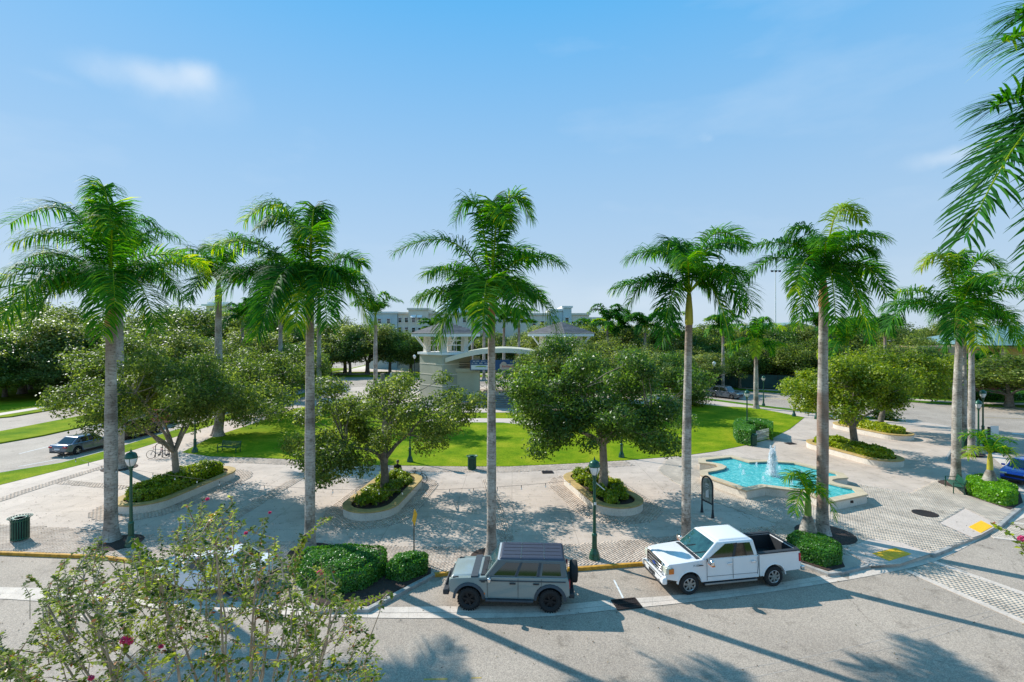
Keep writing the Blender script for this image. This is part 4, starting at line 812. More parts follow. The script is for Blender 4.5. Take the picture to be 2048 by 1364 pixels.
for i in range(7):
    pts = [((5.0+i*.95)*math.cos(a)*1.25, -3.9-(.55+i*.95)*1.0*max(0, math.sin(-a))**.6 if False else -3.92-(i+1)*.95*max(0, math.sin(a))**.5, 0) for a in [math.pi*k/16 for k in range(17)]]
    p_ = [(p[0], p[1]) for p in pts]; p_ = p_[::-1] if True else p_
    MB().prism(p_, 0, .98-i*.15).build('step', M['steps'], bs)
# banner with its printed lines and sponsors
M['bnblue'] = mat('banner_blue', (.03, .09, .22), .6, var=.08); M['bnwhite'] = mat('banner_white', (.75, .76, .78), .6, var=.03); M['peach'] = mat('banner_peach', (.72, .50, .40), .6, var=.04)
M['prred'] = mat('print_red', (.5, .03, .03), .6); M['prgreen'] = mat('print_green', (.30, .42, .05), .6); M['prblack'] = mat('print_black', (.02, .02, .02), .6); M['prwhite'] = mat('print_white', (.8, .8, .8), .6)
bn = tag(MB().box((0, 0, 0), (9.2, .04, 1.5)).build('banner', M['bnblue']), 'blue and white sponsor banner hanging under the bandstand canopy', 'banner'); bn.location = (-1.4, 71.9, 5.35)
MB().box((-3.1, -.024, -.32), (2.75, .01, .66)).build('sponsor_panel', M['bnwhite'], bn); MB().box((.95, -.024, -.28), (2.6, .01, .78)).build('sponsor_panel', M['peach'], bn)
MB().box((3.6, -.024, -.3), (1.6, .01, .7)).build('sponsor_panel', M['bnwhite'], bn)
MB().prism([(-.45, 0), (.45, 0), (.3, .25), (0, .36), (-.3, .25)], 0, .01, Matrix.Translation((.2, -.025, .12)) @ Matrix.Rotation(R(90), 4, 'X')).build('emblem', M['peach'], bn)
b = MB(); b.prism([(-.9, -.05), (-.5, .12), (0, .16), (.6, .12), (.95, -.05), (.3, -.02), (-.3, -.02)], 0, .008, Matrix.Translation((-3.1, -.03, -.25)) @ Matrix.Rotation(R(90), 4, 'X')); b.build('green_logo', M['prgreen'], bn)
def text(s, size, m, parent, loc, rot=(R(90), 0, 0), name='lettering', ext=.004, align='CENTER', bold=0.0):
    c = bpy.data.curves.new(name, 'FONT'); c.body = s; c.size = size; c.extrude = ext; c.align_x = align; c.align_y = 'CENTER'; c.offset = bold
    o = bpy.data.objects.new(name, c); col.objects.link(o); dg = bpy.context.evaluated_depsgraph_get(); me = bpy.data.meshes.new_from_object(o.evaluated_get(dg)); bpy.data.objects.remove(o)
    me.materials.clear(); me.materials.append(m); q = bpy.data.objects.new(name, me); col.objects.link(q); q.location = loc; q.rotation_euler = rot
    if parent: q.parent = parent
    return q
text('EarlStewart', .42, M['prred'], bn, (.95, -.034, -.2), bold=.006)
for y, s in ((.58, '100 Rolling Waves · 110 Seaside'), (.3, '200 Moving Ballads · 210 Parade')): text(s, .2, M['prwhite'], bn, (-2.4, -.03, y)) if False else None
for (z, segs) in ((.55, [(-4.0, .35), (-3.45, .5), (-2.7, .6), (-1.9, .4), (-1.3, .5)]), (.26, [(-4.2, .3), (-3.7, .5), (-3.0, .55), (-2.2, .6), (-1.4, .4)]), (.5, [(2.4, .5), (3.2, .6), (4.0, .4)])):
    for x, w in segs:
        b = MB(); k = int(w/.085)
        for i in range(k): b.box((x-w/2+i*.085, -.028, z), (.05, .008, .09+.04*((i*7) % 3 == 0)))
        b.build('small_lettering', M['prwhite'], bn)['kind'] = 'stuff'
# white ornamental stage railing
rl = empty('stage_railing', (-3.2, 77.5, 1.15), 0, 'white ornamental railing on the bandstand stage', 'railing')
for i in range(7):
    MB().box((-2+i*1.25, 0, .55), (.08, .08, 1.1)).build('post', M['white'], rl)
    if i < 6:
        for k in (-1, 1): MB().bar((-2+i*1.25, 0, .15 if k > 0 else .95), (-.75+i*1.25, 0, .95 if k > 0 else .15), .05, .05).build('cross_bar', M['white'], rl)
for z in (.08, 1.05): MB().box((1.75, 0, z), (7.6, .07, .07)).build('rail', M['white'], rl)
# white paths and platform on the lawn
sheet('lawn_path', [(-10, 56.0), (-9, 58.6), (1.8, 58.0), (4.5, 54.3), (4.0, 52.6), (-1, 55.6)], .05, M['walk'], 'pale path crossing the lawn in front of the bandstand', depth=.03)
sheet('stage_apron', [(-12, 66), (-9, 62.5), (3.2, 62.5), (9, 66), (10, 71), (-12, 72)], .06, M['walk'], 'pale paving at the foot of the bandstand steps', depth=.04)
# ---------------------------------------------------------------- planters, trees and hedges
def planter(a, c, r, label, seed, shrub_cut=None):
    out_ = stadium(a, c, r, 14); inn_ = stadium(a, c, r-.42, 14); cx, cy = (a[0]+c[0])/2, (a[1]+c[1])/2
    e = empty('planter', (cx, cy, 0), 0, label, 'planter'); L_ = lambda P: [(x-cx, y-cy) for x, y in P]
    def ring(Po, Pi, z0, z1):
        b = MB(); n = len(Po); v = [(*p, z0) for p in Po]+[(*p, z1) for p in Po]+[(*p, z1) for p in Pi]+[(*p, z0) for p in Pi]
        b.add(v, [(i, (i+1) % n, n+(i+1) % n, n+i) for i in range(n)]+[(n+i, n+(i+1) % n, 2*n+(i+1) % n, 2*n+i) for i in range(n)]+[(2*n+i, 2*n+(i+1) % n, 3*n+(i+1) % n, 3*n+i) for i in range(n)]); return b
    o = stadium(a, c, r, 20); i_ = stadium(a, c, r-.38, 20); ring(L_(o), L_(i_), 0, .44).build('wall', M['stucco'], e)
    o = stadium(a, c, r+.04, 20); i_ = stadium(a, c, r-.44, 20); ring(L_(o), L_(i_), .443, .52).build('coping', M['ochre'], e, bevel=.015)
    MB().prism(L_(stadium(a, c, r-.39, 20)), .30, .40).build('soil', M['mulch'], e); return e
names = ['long white planter with ochre coping at the left, beside the tall left palm', 'white planter with ochre coping in the middle, with a bicycle leaning on it', 'white planter with ochre coping behind the green street lamp',
         'long low planter with ochre coping just beyond the fountain', 'farthest planter with ochre coping, near the street on the right']
for (a, c, r), nm, i in zip(PL, names, range(5)): planter(a, c, r, nm, i)
def shrubs(a, c, r, n, label, seed, lump=.13, h=.62, L=.15, lm='shrub', tsh=0.): leafy('shrub_bed', stadium(a, c, r, 8), .40, h, n, L, L*.62, lm, label, 'shrubs', 'leafy shrubs filling the planters', seed, lump=lump, round_=.45, tsh=tsh)
shrubs((-21.35, 29.4), (-20.8, 33.9), 1.05, 9000, 'dense yellow-green shrubs in the long planter at the left', 11, h=.75)
def clump(x, y, r, z, h, n, L, lm, label, group, seed, tsh=0., name='shrub'):
    e = empty(name, (x, y, z), 0, label, 'shrub', group); V, Fc, T_, cs = canopy((0, 0, h*.5), (r*.62, r*.62, h*.42), 9, n, L, L*.6, seed, crad=(r*.35, r*.55), low=.9, tshift=tsh)
    V[:, 2] = np.maximum(V[:, 2], .0); npmesh('leaves', V, Fc, LM[lm], e, T_); b = MB()
    for q in cs: b.tube([(0, 0, 0), tuple(q*.5), tuple(q)], [.02, .015, .006], 4, caps=False)
    b.build('stems', M['bark'], e); return e
r_ = random.Random(5); k = 0
for pi, ((a, c, r), cnt) in enumerate(zip(PL[1:3], (15, 17))):
    for i in range(cnt):
        t = (i+.5)/cnt; s = (-1) ** i; off = s*r_.uniform(.35, .75) if .2 < t < .9 else s*.35; dx, dy = c[0]-a[0], c[1]-a[1]; L_ = math.hypot(dx, dy)
        tt = -.12+1.24*t; x = a[0]+dx*tt-dy/L_*off; y = a[1]+dy*tt+dx/L_*off
        clump(x, y, r_.uniform(.5, .68), .38, r_.uniform(.6, .85), 800, .15, 'shrub', ('yellow-green shrub in the %s planter, %s from its near end on the %s side' % ('middle' if pi == 0 else 'lamp-side', ['first', 'second', 'third', 'fourth', 'fifth', 'sixth', 'seventh', 'eighth', 'ninth'][i//2], 'right' if s > 0 else 'left')), 'shrubs in the middle planter' if pi == 0 else 'shrubs in the lamp-side planter', 30+k, tsh=.05 if pi else -.06); k += 1
shrubs((28.4, 38.9), (27.4, 43.2), 1.05, 7000, 'yellow-green shrubs in the low planter beyond the fountain', 13, L=.2, lump=.1, tsh=.02)
shrubs((36.5, 48.1), (35.4, 52.0), 1.05, 4500, 'bright yellow shrubs in the farthest planter', 14, L=.24, lump=.1, tsh=.22)
# planter trees
tree('oak_tree', (-21.3, 31.9, .38), (-.8, 0, 5.3), (6.6, 4.6, 3.3), 92, 42000, .19, .10, 'oak', 'barklight', .22, 2.1, 'spreading oak growing from the long planter at the left', seed=21, crad=(.65, 1.35), n_main=7, tshift=.02)
tree('oak_tree', (-7.75, 30.4, .38), (-.2, 0, 4.3), (6.6, 4.4, 3.2), 74, 28000, .19, .10, 'oak', 'bark', .27, 2.0, 'thin oak with a broken top growing from the middle planter', seed=22, crad=(.6, 1.15), tshift=.05, n_main=6, low=.85,
     stub=([(0, 0, 1.8), (.05, 0, 4.2), (-.05, 0, 5.8), (-.12, 0, 7.2)], [.22, .2, .15, .12], 10))
tree('oak_tree', (5.6, 30.7, .38), (-.1, 0, 5.1), (6.6, 4.5, 4.1), 90, 42000, .20, .11, 'oakdark', 'barklight', .27, 2.9, 'large dark green tree growing from the planter behind the street lamp', seed=23, crad=(.65, 1.3), n_main=8, low=.8, tshift=.03)
tree('oak_tree', (28.3, 41.2, .38), (-.8, 0, 5.0), (5.4, 4.4, 3.1), 66, 25000, .24, .13, 'bright', 'bark', .30, 2.0, 'rounded yellow-green tree in the low planter beyond the fountain', seed=24, crad=(.65, 1.35), low=.6, tshift=.06)
tree('oak_tree', (36.6, 49.8, .38), (1.6, 0, 5.0), (6.0, 4.6, 2.9), 52, 18000, .28, .15, 'bright', 'bark', .28, 2.2, 'wide yellow-green tree in the farthest planter', seed=25, crad=(1.0, 1.6), low=.6, tshift=.02)
tree('oak_tree', (-28.9, 49.0, 0), (1.2, 0, 4.6), (6.6, 5.6, 3.3), 60, 19000, .26, .14, 'oak', 'bark', .48, 2.2, 'broad oak behind the green bench at the lawn corner', seed=26, crad=(1.1, 1.7), low=.7)
tree('oak_tree', (-30, 62, 0), (1.5, 0, 5.0), (6.6, 5.6, 3.6), 60, 15000, .3, .17, 'oak', 'bark', .4, 2.2, 'oak beside the left pavement beyond the lawn corner', seed=27, crad=(1.1, 1.7), low=.7)
# street trees: four built, the rest copied
protos = []
for i, (lm, rr_) in enumerate((('far', (6.2, 5.6, 4.2)), ('far', (5.4, 5.4, 5.0)), ('oakdark', (6.6, 5.6, 3.8)), ('oak', (5.6, 5.0, 4.4)))):
    t = tree('street_oak', (0, 0, 0), (0, 0, rr_[2]+1.5), rr_, 64, 16000, .34, .19, lm, 'bark', .36, 2.2, 'x', 'tree', 'x', seed=60+i, crad=(1.2, 2.0), low=.75); zz = np.array([v.co.z for v in t.children[0].data.vertices]); xx = np.array([v.co.x for v in t.children[0].data.vertices]); protos.append([t, float(np.percentile(zz, 99.3)), False, float(np.percentile(xx, 98.5)-np.percentile(xx, 1.5))])
G2 = ''
def street(u, vtop, Z, wpx, label, group, kind=None, vb=None):
    global cnt_
    cnt_ += 1; p = protos[kind if kind is not None else cnt_ % 4]
    if not p[2]: o = p[0]; p[2] = True
    else: o = copy_tree(p[0])
    vtop -= 10 if group in (G2, globals().get('G4'), globals().get('G5')) else 0; h = CAMH-(vtop-HV)*Z/F; s = h/p[1]; w = wpx*1.12*Z/F/p[3]
    o.location = ((u-CU)*Z/F, Z, 0); o.scale = (w, w, s); o.rotation_euler.z = (cnt_*2.39) % 6.28; o['label'] = label; o['group'] = group
    if group in GC: GC[group].append((u, Z, o))
GC = {}; cnt_ = 0
L1, G1 = 'dense oak left of the far street', 'oaks beyond the left street'; GC[G1] = []
for u, v, Z, w in ((-30, 618, 92, 190), (20, 606, 100, 150), (70, 600, 110, 150), (120, 622, 92, 160), (170, 640, 84, 150), (-20, 668, 74, 150), (45, 655, 82, 170), (115, 668, 79, 150), (190, 655, 96, 150), (240, 650, 88, 150)): street(u, v, Z, w, L1, G1)
for u, v, Z, w in ((-40, 690, 72, 120), (60, 690, 88, 120), (150, 700, 90, 120), (230, 690, 92, 120)): street(u, v, Z, w, L1, G1)
for u, v, Z, w in ((10, 715, 78, 100), (95, 716, 76, 110)): street(u, v, Z, w, L1, G1)
L2, G2 = 'oak behind the left plaza', 'oaks along the far left street'; GC[G2] = []
for u, v, Z, w in ((290, 636, 96, 150), (345, 628, 100, 150), (400, 634, 94, 150), (455, 640, 100, 140), (505, 632, 104, 140), (555, 640, 98, 140), (300, 668, 74, 150), (370, 675, 72, 150), (500, 672, 84, 130), (585, 655, 118, 110), (250, 690, 66, 140), (455, 700, 70, 130)): street(u, v, Z, w, L2, G2)
for u, v, Z, w in ((330, 700, 88, 110), (420, 690, 84, 120), (530, 700, 92, 110), (600, 700, 100, 90)): street(u, v, Z, w, L2, G2)
for u, v, Z, w in ((660, 690, 116, 90), (700, 672, 118, 90)): street(u, v, Z, w, L2, G2)
L3, G3 = 'oak behind the back street', 'oaks left of the bandstand'; GC[G3] = []
for u, v, Z, w in ((640, 650, 122, 100), (690, 640, 124, 110), (735, 648, 122, 100), (780, 662, 122, 90), (822, 668, 124, 80), (600, 690, 90, 90), (870, 668, 132, 80), (940, 662, 132, 80), (985, 668, 130, 80), (1045, 668, 128, 80)): street(u, v, Z, w, L3, G3)
L4, G4 = 'dense oak right of the bandstand', 'oaks right of the bandstand'; GC[G4] = []; GC['oaks behind the planter tree'] = []
for u, v, Z, w in ((1090, 660, 118, 90), (1140, 655, 116, 100), (1190, 664, 104, 110), (1240, 662, 112, 110), (1290, 655, 108, 120), (1345, 668, 100, 120), (1400, 662, 104, 130), (1450, 655, 108, 120), (1500, 662, 104, 110), (1550, 668, 100, 110), (1605, 660, 104, 110), (1290, 700, 88, 80), (1215, 690, 92, 100), (1425, 700, 95, 90), (1535, 692, 92, 95)): street(u, v, Z, w, L4, G4)
for u, v, Z, w in ((1260, 712, 80, 90), (1380, 716, 84, 90), (1480, 706, 90, 90), (1590, 700, 88, 90), (1340, 690, 96, 100)): street(u, v, Z, w, L4, G4)
L5, G5 = 'oak right of the whitewashed palm', 'oaks before the orange building'; GC[G5] = []
for u, v, Z, w in ((1660, 662, 100, 110), (1710, 655, 104, 110), (1765, 668, 96, 110), (1820, 672, 96, 120), (1790, 700, 82, 100), (1850, 705, 80, 90), (1640, 690, 88, 90), (1900, 640, 140, 80), (1770, 645, 140, 90)): street(u, v, Z, w, L5, G5)
for u, v, Z, w in ((1128, 674, 66, 130), (1072, 700, 62, 80), (1175, 690, 60, 110), (1235, 700, 62, 140), (1335, 708, 66, 120)): street(u, v, Z, w, 'oak behind the large dark planter tree', 'oaks behind the planter tree')
street(2018, 712, 68, 170, 'round oak on the verge in front of the orange building', 'lone oaks', 3)
street(588, 690, 76, 110, 'dark oak with a forked trunk beyond the lawn, left of the second palm', 'lone oaks', 2)
ORD = ['first', 'second', 'third', 'fourth', 'fifth', 'sixth', 'seventh', 'eighth', 'ninth', 'tenth', 'eleventh', 'twelfth', 'thirteenth', 'fourteenth', 'fifteenth', 'sixteenth']
for g_, L_ in GC.items():
    L_.sort(key=lambda t: t[1]); near = L_[:len(L_)//2]; far_ = L_[len(L_)//2:]
    for row, nm in ((near, 'front row'), (far_, 'back row')):
        for i, t in enumerate(sorted(row, key=lambda t: t[0]/1)): t[2]['label'] = '%s, %s, %s from the left' % (t[2]['label'], nm, ORD[i])
for p in protos:
    if not p[2]: bpy.data.objects.remove(p[0])
# far wood closing the horizon
V = []; n_ = 16000; ang = rng.uniform(R(-62), R(62), n_); dist = rng.uniform(230, 330, n_); hh = (8.6+2.0*np.sin(ang*40)+1.2*np.sin(ang*93))*rng.random(n_)**.5
P = np.stack([np.sin(ang)*dist, np.cos(ang)*dist, hh], 1); V, Fc, T_ = leaves(P, rng.normal(size=(n_, 3))+np.array([0, -.6, .5]), 2.6, 1.8, np.clip(rng.normal(.4, .2, n_), 0, 1))
tag(npmesh('far_wood', V, Fc, LM['far'], tint=T_), 'far wood closing the horizon', kind='stuff')
# clipped hedges
def PG(L): return [g2(*q) for q in L]
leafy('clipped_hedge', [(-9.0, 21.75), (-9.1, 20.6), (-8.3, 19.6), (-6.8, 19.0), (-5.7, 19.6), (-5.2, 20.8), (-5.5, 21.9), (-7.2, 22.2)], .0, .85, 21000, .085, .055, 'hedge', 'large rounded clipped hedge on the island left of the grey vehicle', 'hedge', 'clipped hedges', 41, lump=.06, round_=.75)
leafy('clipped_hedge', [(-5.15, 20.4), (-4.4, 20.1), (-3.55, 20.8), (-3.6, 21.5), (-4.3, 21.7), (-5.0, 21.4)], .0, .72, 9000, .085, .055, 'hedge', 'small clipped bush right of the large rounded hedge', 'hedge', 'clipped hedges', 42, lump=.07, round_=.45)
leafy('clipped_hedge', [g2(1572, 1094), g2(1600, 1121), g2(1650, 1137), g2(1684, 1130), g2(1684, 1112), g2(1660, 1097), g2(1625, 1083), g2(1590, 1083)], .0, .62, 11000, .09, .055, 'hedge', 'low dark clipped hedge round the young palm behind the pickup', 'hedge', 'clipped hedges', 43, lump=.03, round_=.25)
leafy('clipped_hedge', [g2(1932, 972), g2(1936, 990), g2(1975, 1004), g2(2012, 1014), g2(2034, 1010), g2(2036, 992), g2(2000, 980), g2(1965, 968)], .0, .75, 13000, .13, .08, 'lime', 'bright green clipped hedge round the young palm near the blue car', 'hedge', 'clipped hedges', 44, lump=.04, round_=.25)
hz = lambda P: [g2(*q) for q in P]
leafy('fence_hedge', hz([(1466, 872), (1475, 887), (1500, 893), (1512, 880), (1508, 876), (1490, 873), (1500, 868), (1535, 876), (1546, 882), (1546, 868), (1530, 862), (1490, 858), (1470, 862)]), .0, 1.25, 16000, .15, .09, 'hedge', 'horseshoe clipped hedge behind the small white picket fence', 'hedge', 'clipped hedges', 45, lump=.02, round_=.12, tsh=.06)
leafy('ground_cover_bed', hz([(1966, 887), (1980, 899), (2020, 903), (2000, 893), (1978, 884)]), .02, .3, 2500, .14, .08, 'hedge', 'low ground cover bed beside the right street', 'hedge', 'clipped hedges', 46, lump=.06, round_=.2)
for i, (x0, x1, y, lab) in enumerate(((66, 84, 74.8, 'long low hedge below the orange wall, left stretch'), (84.6, 108, 73.8, 'long low hedge below the orange wall, right stretch'))):
    leafy('street_hedge', [(x0, y-1), (x1, y-1), (x1, y+1), (x0, y+1)], 0, 1.1, 5000, .3, .18, 'lime' if i else 'hedge', lab, 'hedge', 'hedges along the orange building', 47+i, lump=.08)
c1 = clump(24.3, 69.5, 3.9, 0, 3.0, 7000, .22, 'oak', 'loose grey-green shrub beside the lawn, left of the parked grey vehicle', None, 71)
c2 = clump(43.3, 57.9, 1.6, 0, 1.1, 900, .3, 'oak', 'small sparse shrub at the street corner beyond the far planter', None, 72)
# ---------------------------------------------------------------- palms
palm((G(222, 1080).x, G(222, 1080).y), G(222, 1080).y, 652, 585, 23, [(47, 413, .5), (196, 372, .25), (288, 452), (41, 515), (14, 578, .3), (82, 642, -.7), (134, 662, -.9), (178, 652, -1), (308, 668, -.9), (350, 655, -.6), (384, 600, -.3), (398, 535, .2), (95, 470, -.6), (255, 420, -.6), (330, 500, .8), (120, 600, -.95), (330, 620, -.95), (60, 560, .7)], 'orange', 'tall royal palm at the far left with a wide bushy crown and orange shaft', Lf=5.0, nl=78, brown=.22, tb=.1, Lmax=1.15)
palm((G(620, 1103).x, G(620, 1103).y), G(620, 1103).y, 612, 575, 19.5, [(510, 408, .3), (424, 492, .2), (466, 612), (540, 662, -.7), (584, 672, -.9), (642, 655, -.9), (692, 650, -.7), (746, 612, .1), (730, 655, .4), (690, 515, .8), (625, 410, .3), (560, 440, -.6), (475, 560, -.6), (700, 560, -.5), (500, 520, .5), (660, 470, -.6), (600, 640, -.95)], 'brown', 'second tall royal palm from the left, beside the large clipped hedge', Lf=4.7, nl=78, brown=.18, lean_u=0, Lmax=1.1, tb=.02)
palm((G(983, 1114).x, G(983, 1114).y), G(983, 1114).y, 650, 606, 18.5, [(824, 478, .1), (845, 598, -.3), (886, 682, -.4), (1112, 662, -.2), (1048, 392, .3), (922, 400, .4), (1050, 490, .6), (1042, 560, .9), (975, 660, -1), (900, 540, .9), (1010, 430, -.7), (1075, 590, .8), (985, 402, .2), (870, 560, -.8), (1090, 520, -.5), (930, 620, -.9), (1040, 640, -.9)], 'orange', 'royal palm in the centre standing behind the grey vehicle', Lf=4.9, nl=80, brown=.14, tb=.02, Lmax=1.0)
palm((G(1372, 1098).x, G(1372, 1098).y), G(1372, 1098).y, 648, 583, 18, [(1232, 577, .2), (1284, 497, .4), (1348, 468, .9), (1478, 462, .2), (1464, 555, -.5), (1494, 620, .2), (1452, 684, -.2), (1314, 684, -.3), (1420, 500, -.8), (1330, 540, -.9), (1260, 620, .4), (1440, 620, -.9), (1380, 480, .7)], 'yellow', 'royal palm with a long yellow shaft behind the white pickup', Lf=4.4, nl=74, brown=.16, lean_u=6, Lmax=.95, tb=-.04)
palm((G(1645, 1068).x, G(1645, 1068).y), G(1645, 1068).y, 612, 556, 21, [(1497, 562, .1), (1528, 482, .3), (1582, 648, -.4), (1612, 655, -.8), (1712, 412, .3), (1712, 512, -.5), (1782, 590, .2), (1752, 640, .5), (1735, 680, -.2), (1590, 500, -.9), (1640, 470, .9), (1690, 480, -.8), (1540, 590, -.8), (1775, 540, .4), (1600, 450, .3)], 'orange', 'royal palm with a whitewashed trunk in front of the fountain', Lf=4.3, nl=74, brown=.12, lean_u=2, Lmax=.95, yellow=(4,), patch=(.12, .62), white=(.62, .78))
palm((G(1912, 967).x, G(1912, 967).y), G(1912, 967).y, 655, 632, 16, [(1872, 508, .3), (1798, 588, .2), (1774, 660, .1), (1845, 678, -.6), (1870, 692, -.8), (1932, 505, .4), (1955, 520, -.5), (1985, 590, -.7), (1960, 680, -.9), (1895, 560, -.9), (1835, 610, .8)], 'orange', 'royal palm with grey-purple trunk behind the right green bench', Lf=5.4, nl=64, brown=.2, lean_u=8, Lmax=1.2, yellow=(0,), tb=.05, wid=.06)
palm((G(1943, 907).x, G(1943, 907).y), G(1943, 907).y, 675, 640, 11.5, [(2045, 552, .2), (2036, 630, .4), (2028, 692, -.3), (2002, 694, -.6), (1990, 560, .5), (1930, 540, .7), (1900, 640, .6), (1965, 700, -.8)], 'yellow', 'royal palm just behind the one by the right bench', Lf=5.0, nl=54, Lmax=1.2, brown=.25, wid=.07)
palm((G(1929, 880).x, G(1929, 880).y), G(1929, 880).y, 690, 665, 8, [(1985, 600, .2), (1880, 610, .4), (1900, 700, .3), (1960, 710, -.6), (1925, 580, .7)], 'green', 'slim palm trunk between the pair of right royal palms', Lf=4.0, nl=40, Lmax=1.1, wid=.08)
def small(u, vb, v0, v1, w, rad, label, n=10, seed=1, Lf=4.0, tb=0., shaft='green', yellow=(), group='smaller royal palms in the distance', nl=34):
    g = G(u, vb); s = g.y/F; r = random.Random(seed); tips = []
    for i in range(n):
        a = 2*math.pi*i/n+r.uniform(-.3, .3); el = r.choice([.9, .35, -.1, -.45]) if i % 3 else .6; q = rad/s if False else rad
        tips.append((u+math.cos(a)*q*math.cos(el)*1.0, v1-q*math.sin(el)-6, math.sin(a)))
    palm((g.x, g.y), g.y, v0, v1, w, tips, shaft, label, group, Lf=rad*s*1.06, nl=nl, Lmax=rad*s*.27, tb=tb, yellow=yellow, wid=.055*max(1, g.y/35))
small(239, 936, 625, 540, 17, 125, 'palm standing directly behind the tall left palm', 11, 1, nl=50)
small(437, 872, 603, 562, 15, 104, 'palm with bright green shaft between the first and second tall palms', 12, 2, nl=50, yellow=(4,))
small(638, 832, 645, 595, 9.5, 88, 'slim palm behind the second tall palm', 11, 3, nl=44)
small(561, 800, 640, 618, 9, 66, 'dark slim palm left of the second tall palm', 9, 4, tb=-.15)
small(751, 772, 650, 632, 8.5, 52, 'lone palm rising left of the bandstand', 9, 5)
small(1512, 817, 712, 690, 9, 60, 'short palm beside the pavement near the grey parked vehicle', 12, 6, yellow=(5, 8), tb=.08)
small(1694, 838, 705, 692, 8.5, 62, 'palm behind the whitewashed tall palm', 11, 7, tb=.1)
small(1339, 766, 668, 655, 8, 42, 'slim palm behind the fourth tall palm', 9, 8)
small(1244, 762, 672, 660, 6.5, 42, 'dark palm among the oaks right of the bandstand', 10, 9, tb=-.15)
small(1446, 780, 672, 660, 6, 40, 'small palm crown right of the fourth tall palm', 9, 10)
small(1008, 755, 655, 645, 6, 36, 'grey-green palm behind the bandstand, left of a pair', 9, 11, tb=-.1)
small(1038, 757, 655, 645, 6, 38, 'grey-green palm behind the bandstand, right of a pair', 9, 12, tb=-.05)
small(968, 760, 645, 635, 6, 38, 'palm peeping out behind the central palm trunk', 9, 13)
small(1180, 752, 672, 664, 5, 34, 'pale fan-shaped palm right of the right bandstand tower', 10, 14, tb=.25)
small(1955, 800, 745, 738, 5, 40, 'low palm against the orange wall', 9, 15, tb=-.1)
small(868, 752, 668, 660, 6, 30, 'spiky date palm behind the left bandstand tower', 11, 16, tb=.1)
# near palm whose fronds reach in from the right edge
e = empty('royal_palm', (15.6, 12.6, ROAD), 0, 'near palm reaching in at the right edge, only its dark fronds in view', 'palm tree', 'royal palms'); trunk_mesh(e, 14.0, .30, .22)
MB().lathe([(.21, 13.95), (.26, 14.1), (.22, 15.0), (.12, 15.8)], (0, 0, 0), 14).build('crownshaft', M['shaft_green'], e); org = Vector((15.6, 12.6, ROAD)); B = org+Vector((0, 0, 15.8))
for i, (u, v, Z, cx, cz) in enumerate(((1930, 478, 12.0, .45, 1.9), (1985, 215, 12.9, .5, .9), (2005, 85, 12.2, .45, 1.0), (2000, 330, 13.4, .5, 1.4), (2035, 30, 12.8, .4, 1.3), (2120, 640, 11.8, .6, 1.2), (2330, -60, 13.2, .4, 1.2), (2420, 300, 12, .5, 1.5), (2180, -120, 13, .3, 1.2))):
    T = AT(u, v, Z); dd_ = T-B; C = B+Vector((dd_.x*cx, dd_.y*.5, max(dd_.z, 0)+cz)); frond(B, T, C, 96, 1.2, .052, 'palm', e, origin=org, seed=900+i, tb=-.16, droop=.22)
# young bottle palms in the two low hedges
def bottle(u, v, hb, label, seed, fr, yl=()):
    g = G(u, v); e = empty('bottle_palm', (g.x, g.y, .02), 0, label, 'palm tree', 'young bottle palms'); k = hb
    MB().lathe([(.34*k, 0), (.40*k, .3*k), (.37*k, .7*k), (.24*k, 1.15*k), (.16*k, 1.35*k)], n=16).build('trunk', M['palmbark'], e)
    MB().lathe([(.155*k, 1.33*k), (.15*k, 1.6*k), (.12*k, 2.1*k), (.08*k, 2.35*k)], n=12).build('crownshaft', M['shaft_green' if seed == 1 else 'shaft_yellow'], e)
    org = Vector((g.x, g.y, .02)); B = org+Vector((0, 0, 2.3*k)); s = g.y/F
    for i, (du, dv, dy) in enumerate(fr):
        T = B+Vector((du*s, dy, -dv*s)); C = B+Vector((du*s*.45, dy*.45, max(.1, -dv*s)+.85)); frond(B, T, C, 26, .60, .04, 'palmyellow' if i in yl else 'palm', e, origin=org, seed=seed*50+i, tb=.22, droop=.35)
bottle(1616, 1088, 1.0, 'young palm with swollen base in the dark hedge behind the pickup', 1, [(-42, -30, .1), (-40, 25, -.6), (45, 40, -.4), (38, 5, .6), (10, -25, 1.0)])
bottle(1980, 985, 1.05, 'young palm with swollen base in the bright hedge near the blue car', 2, [(-52, 5, -.2), (-35, -28, .8), (52, -22, .3), (38, 22, -.4), (5, -30, 1.1), (25, -5, -1.0)], (0,))

for u, vb, v0, v1, w_, rad, lab, sd in ((1290, 770, 665, 655, 6, 40, 'dark palm among the oaks between the bandstand and fourth palm', 21), (1215, 765, 660, 650, 6, 44, 'tall dark palm right of the pale fan-shaped palm', 22), (485, 790, 655, 640, 7, 46, 'slim palm half hidden left of the second tall palm', 23), (1640, 790, 668, 660, 6, 36, 'small palm just left of the whitewashed trunk', 24), (945, 758, 640, 632, 6, 36, 'small palm left of the central trunk behind the bandstand', 25), (1770, 790, 672, 664, 6, 36, 'small palm among oaks right of the whitewashed palm', 26)):
    small(u, vb, v0, v1, w_, rad, lab, 10, sd, tb=-.1)
# ---------------------------------------------------------------- fountain
FO = [(1397.9, 916.9), (1462, 910), (1499.5, 920.6), (1532, 919.4), (1590.5, 923), (1685, 946), (1656.5, 953), (1660, 960), (1671.5, 966.7), (1733.8, 988), (1659, 1003.4), (1601.7, 981.7), (1530.7, 973), (1492.8, 980.4), (1402.3, 949.3), (1432, 945.5), (1446, 939), (1449.7, 931.8), (1443, 928.5), (1432, 928)]
FH = .56; fo = [tuple(G(u, v, FH)[:2]) for u, v in FO]
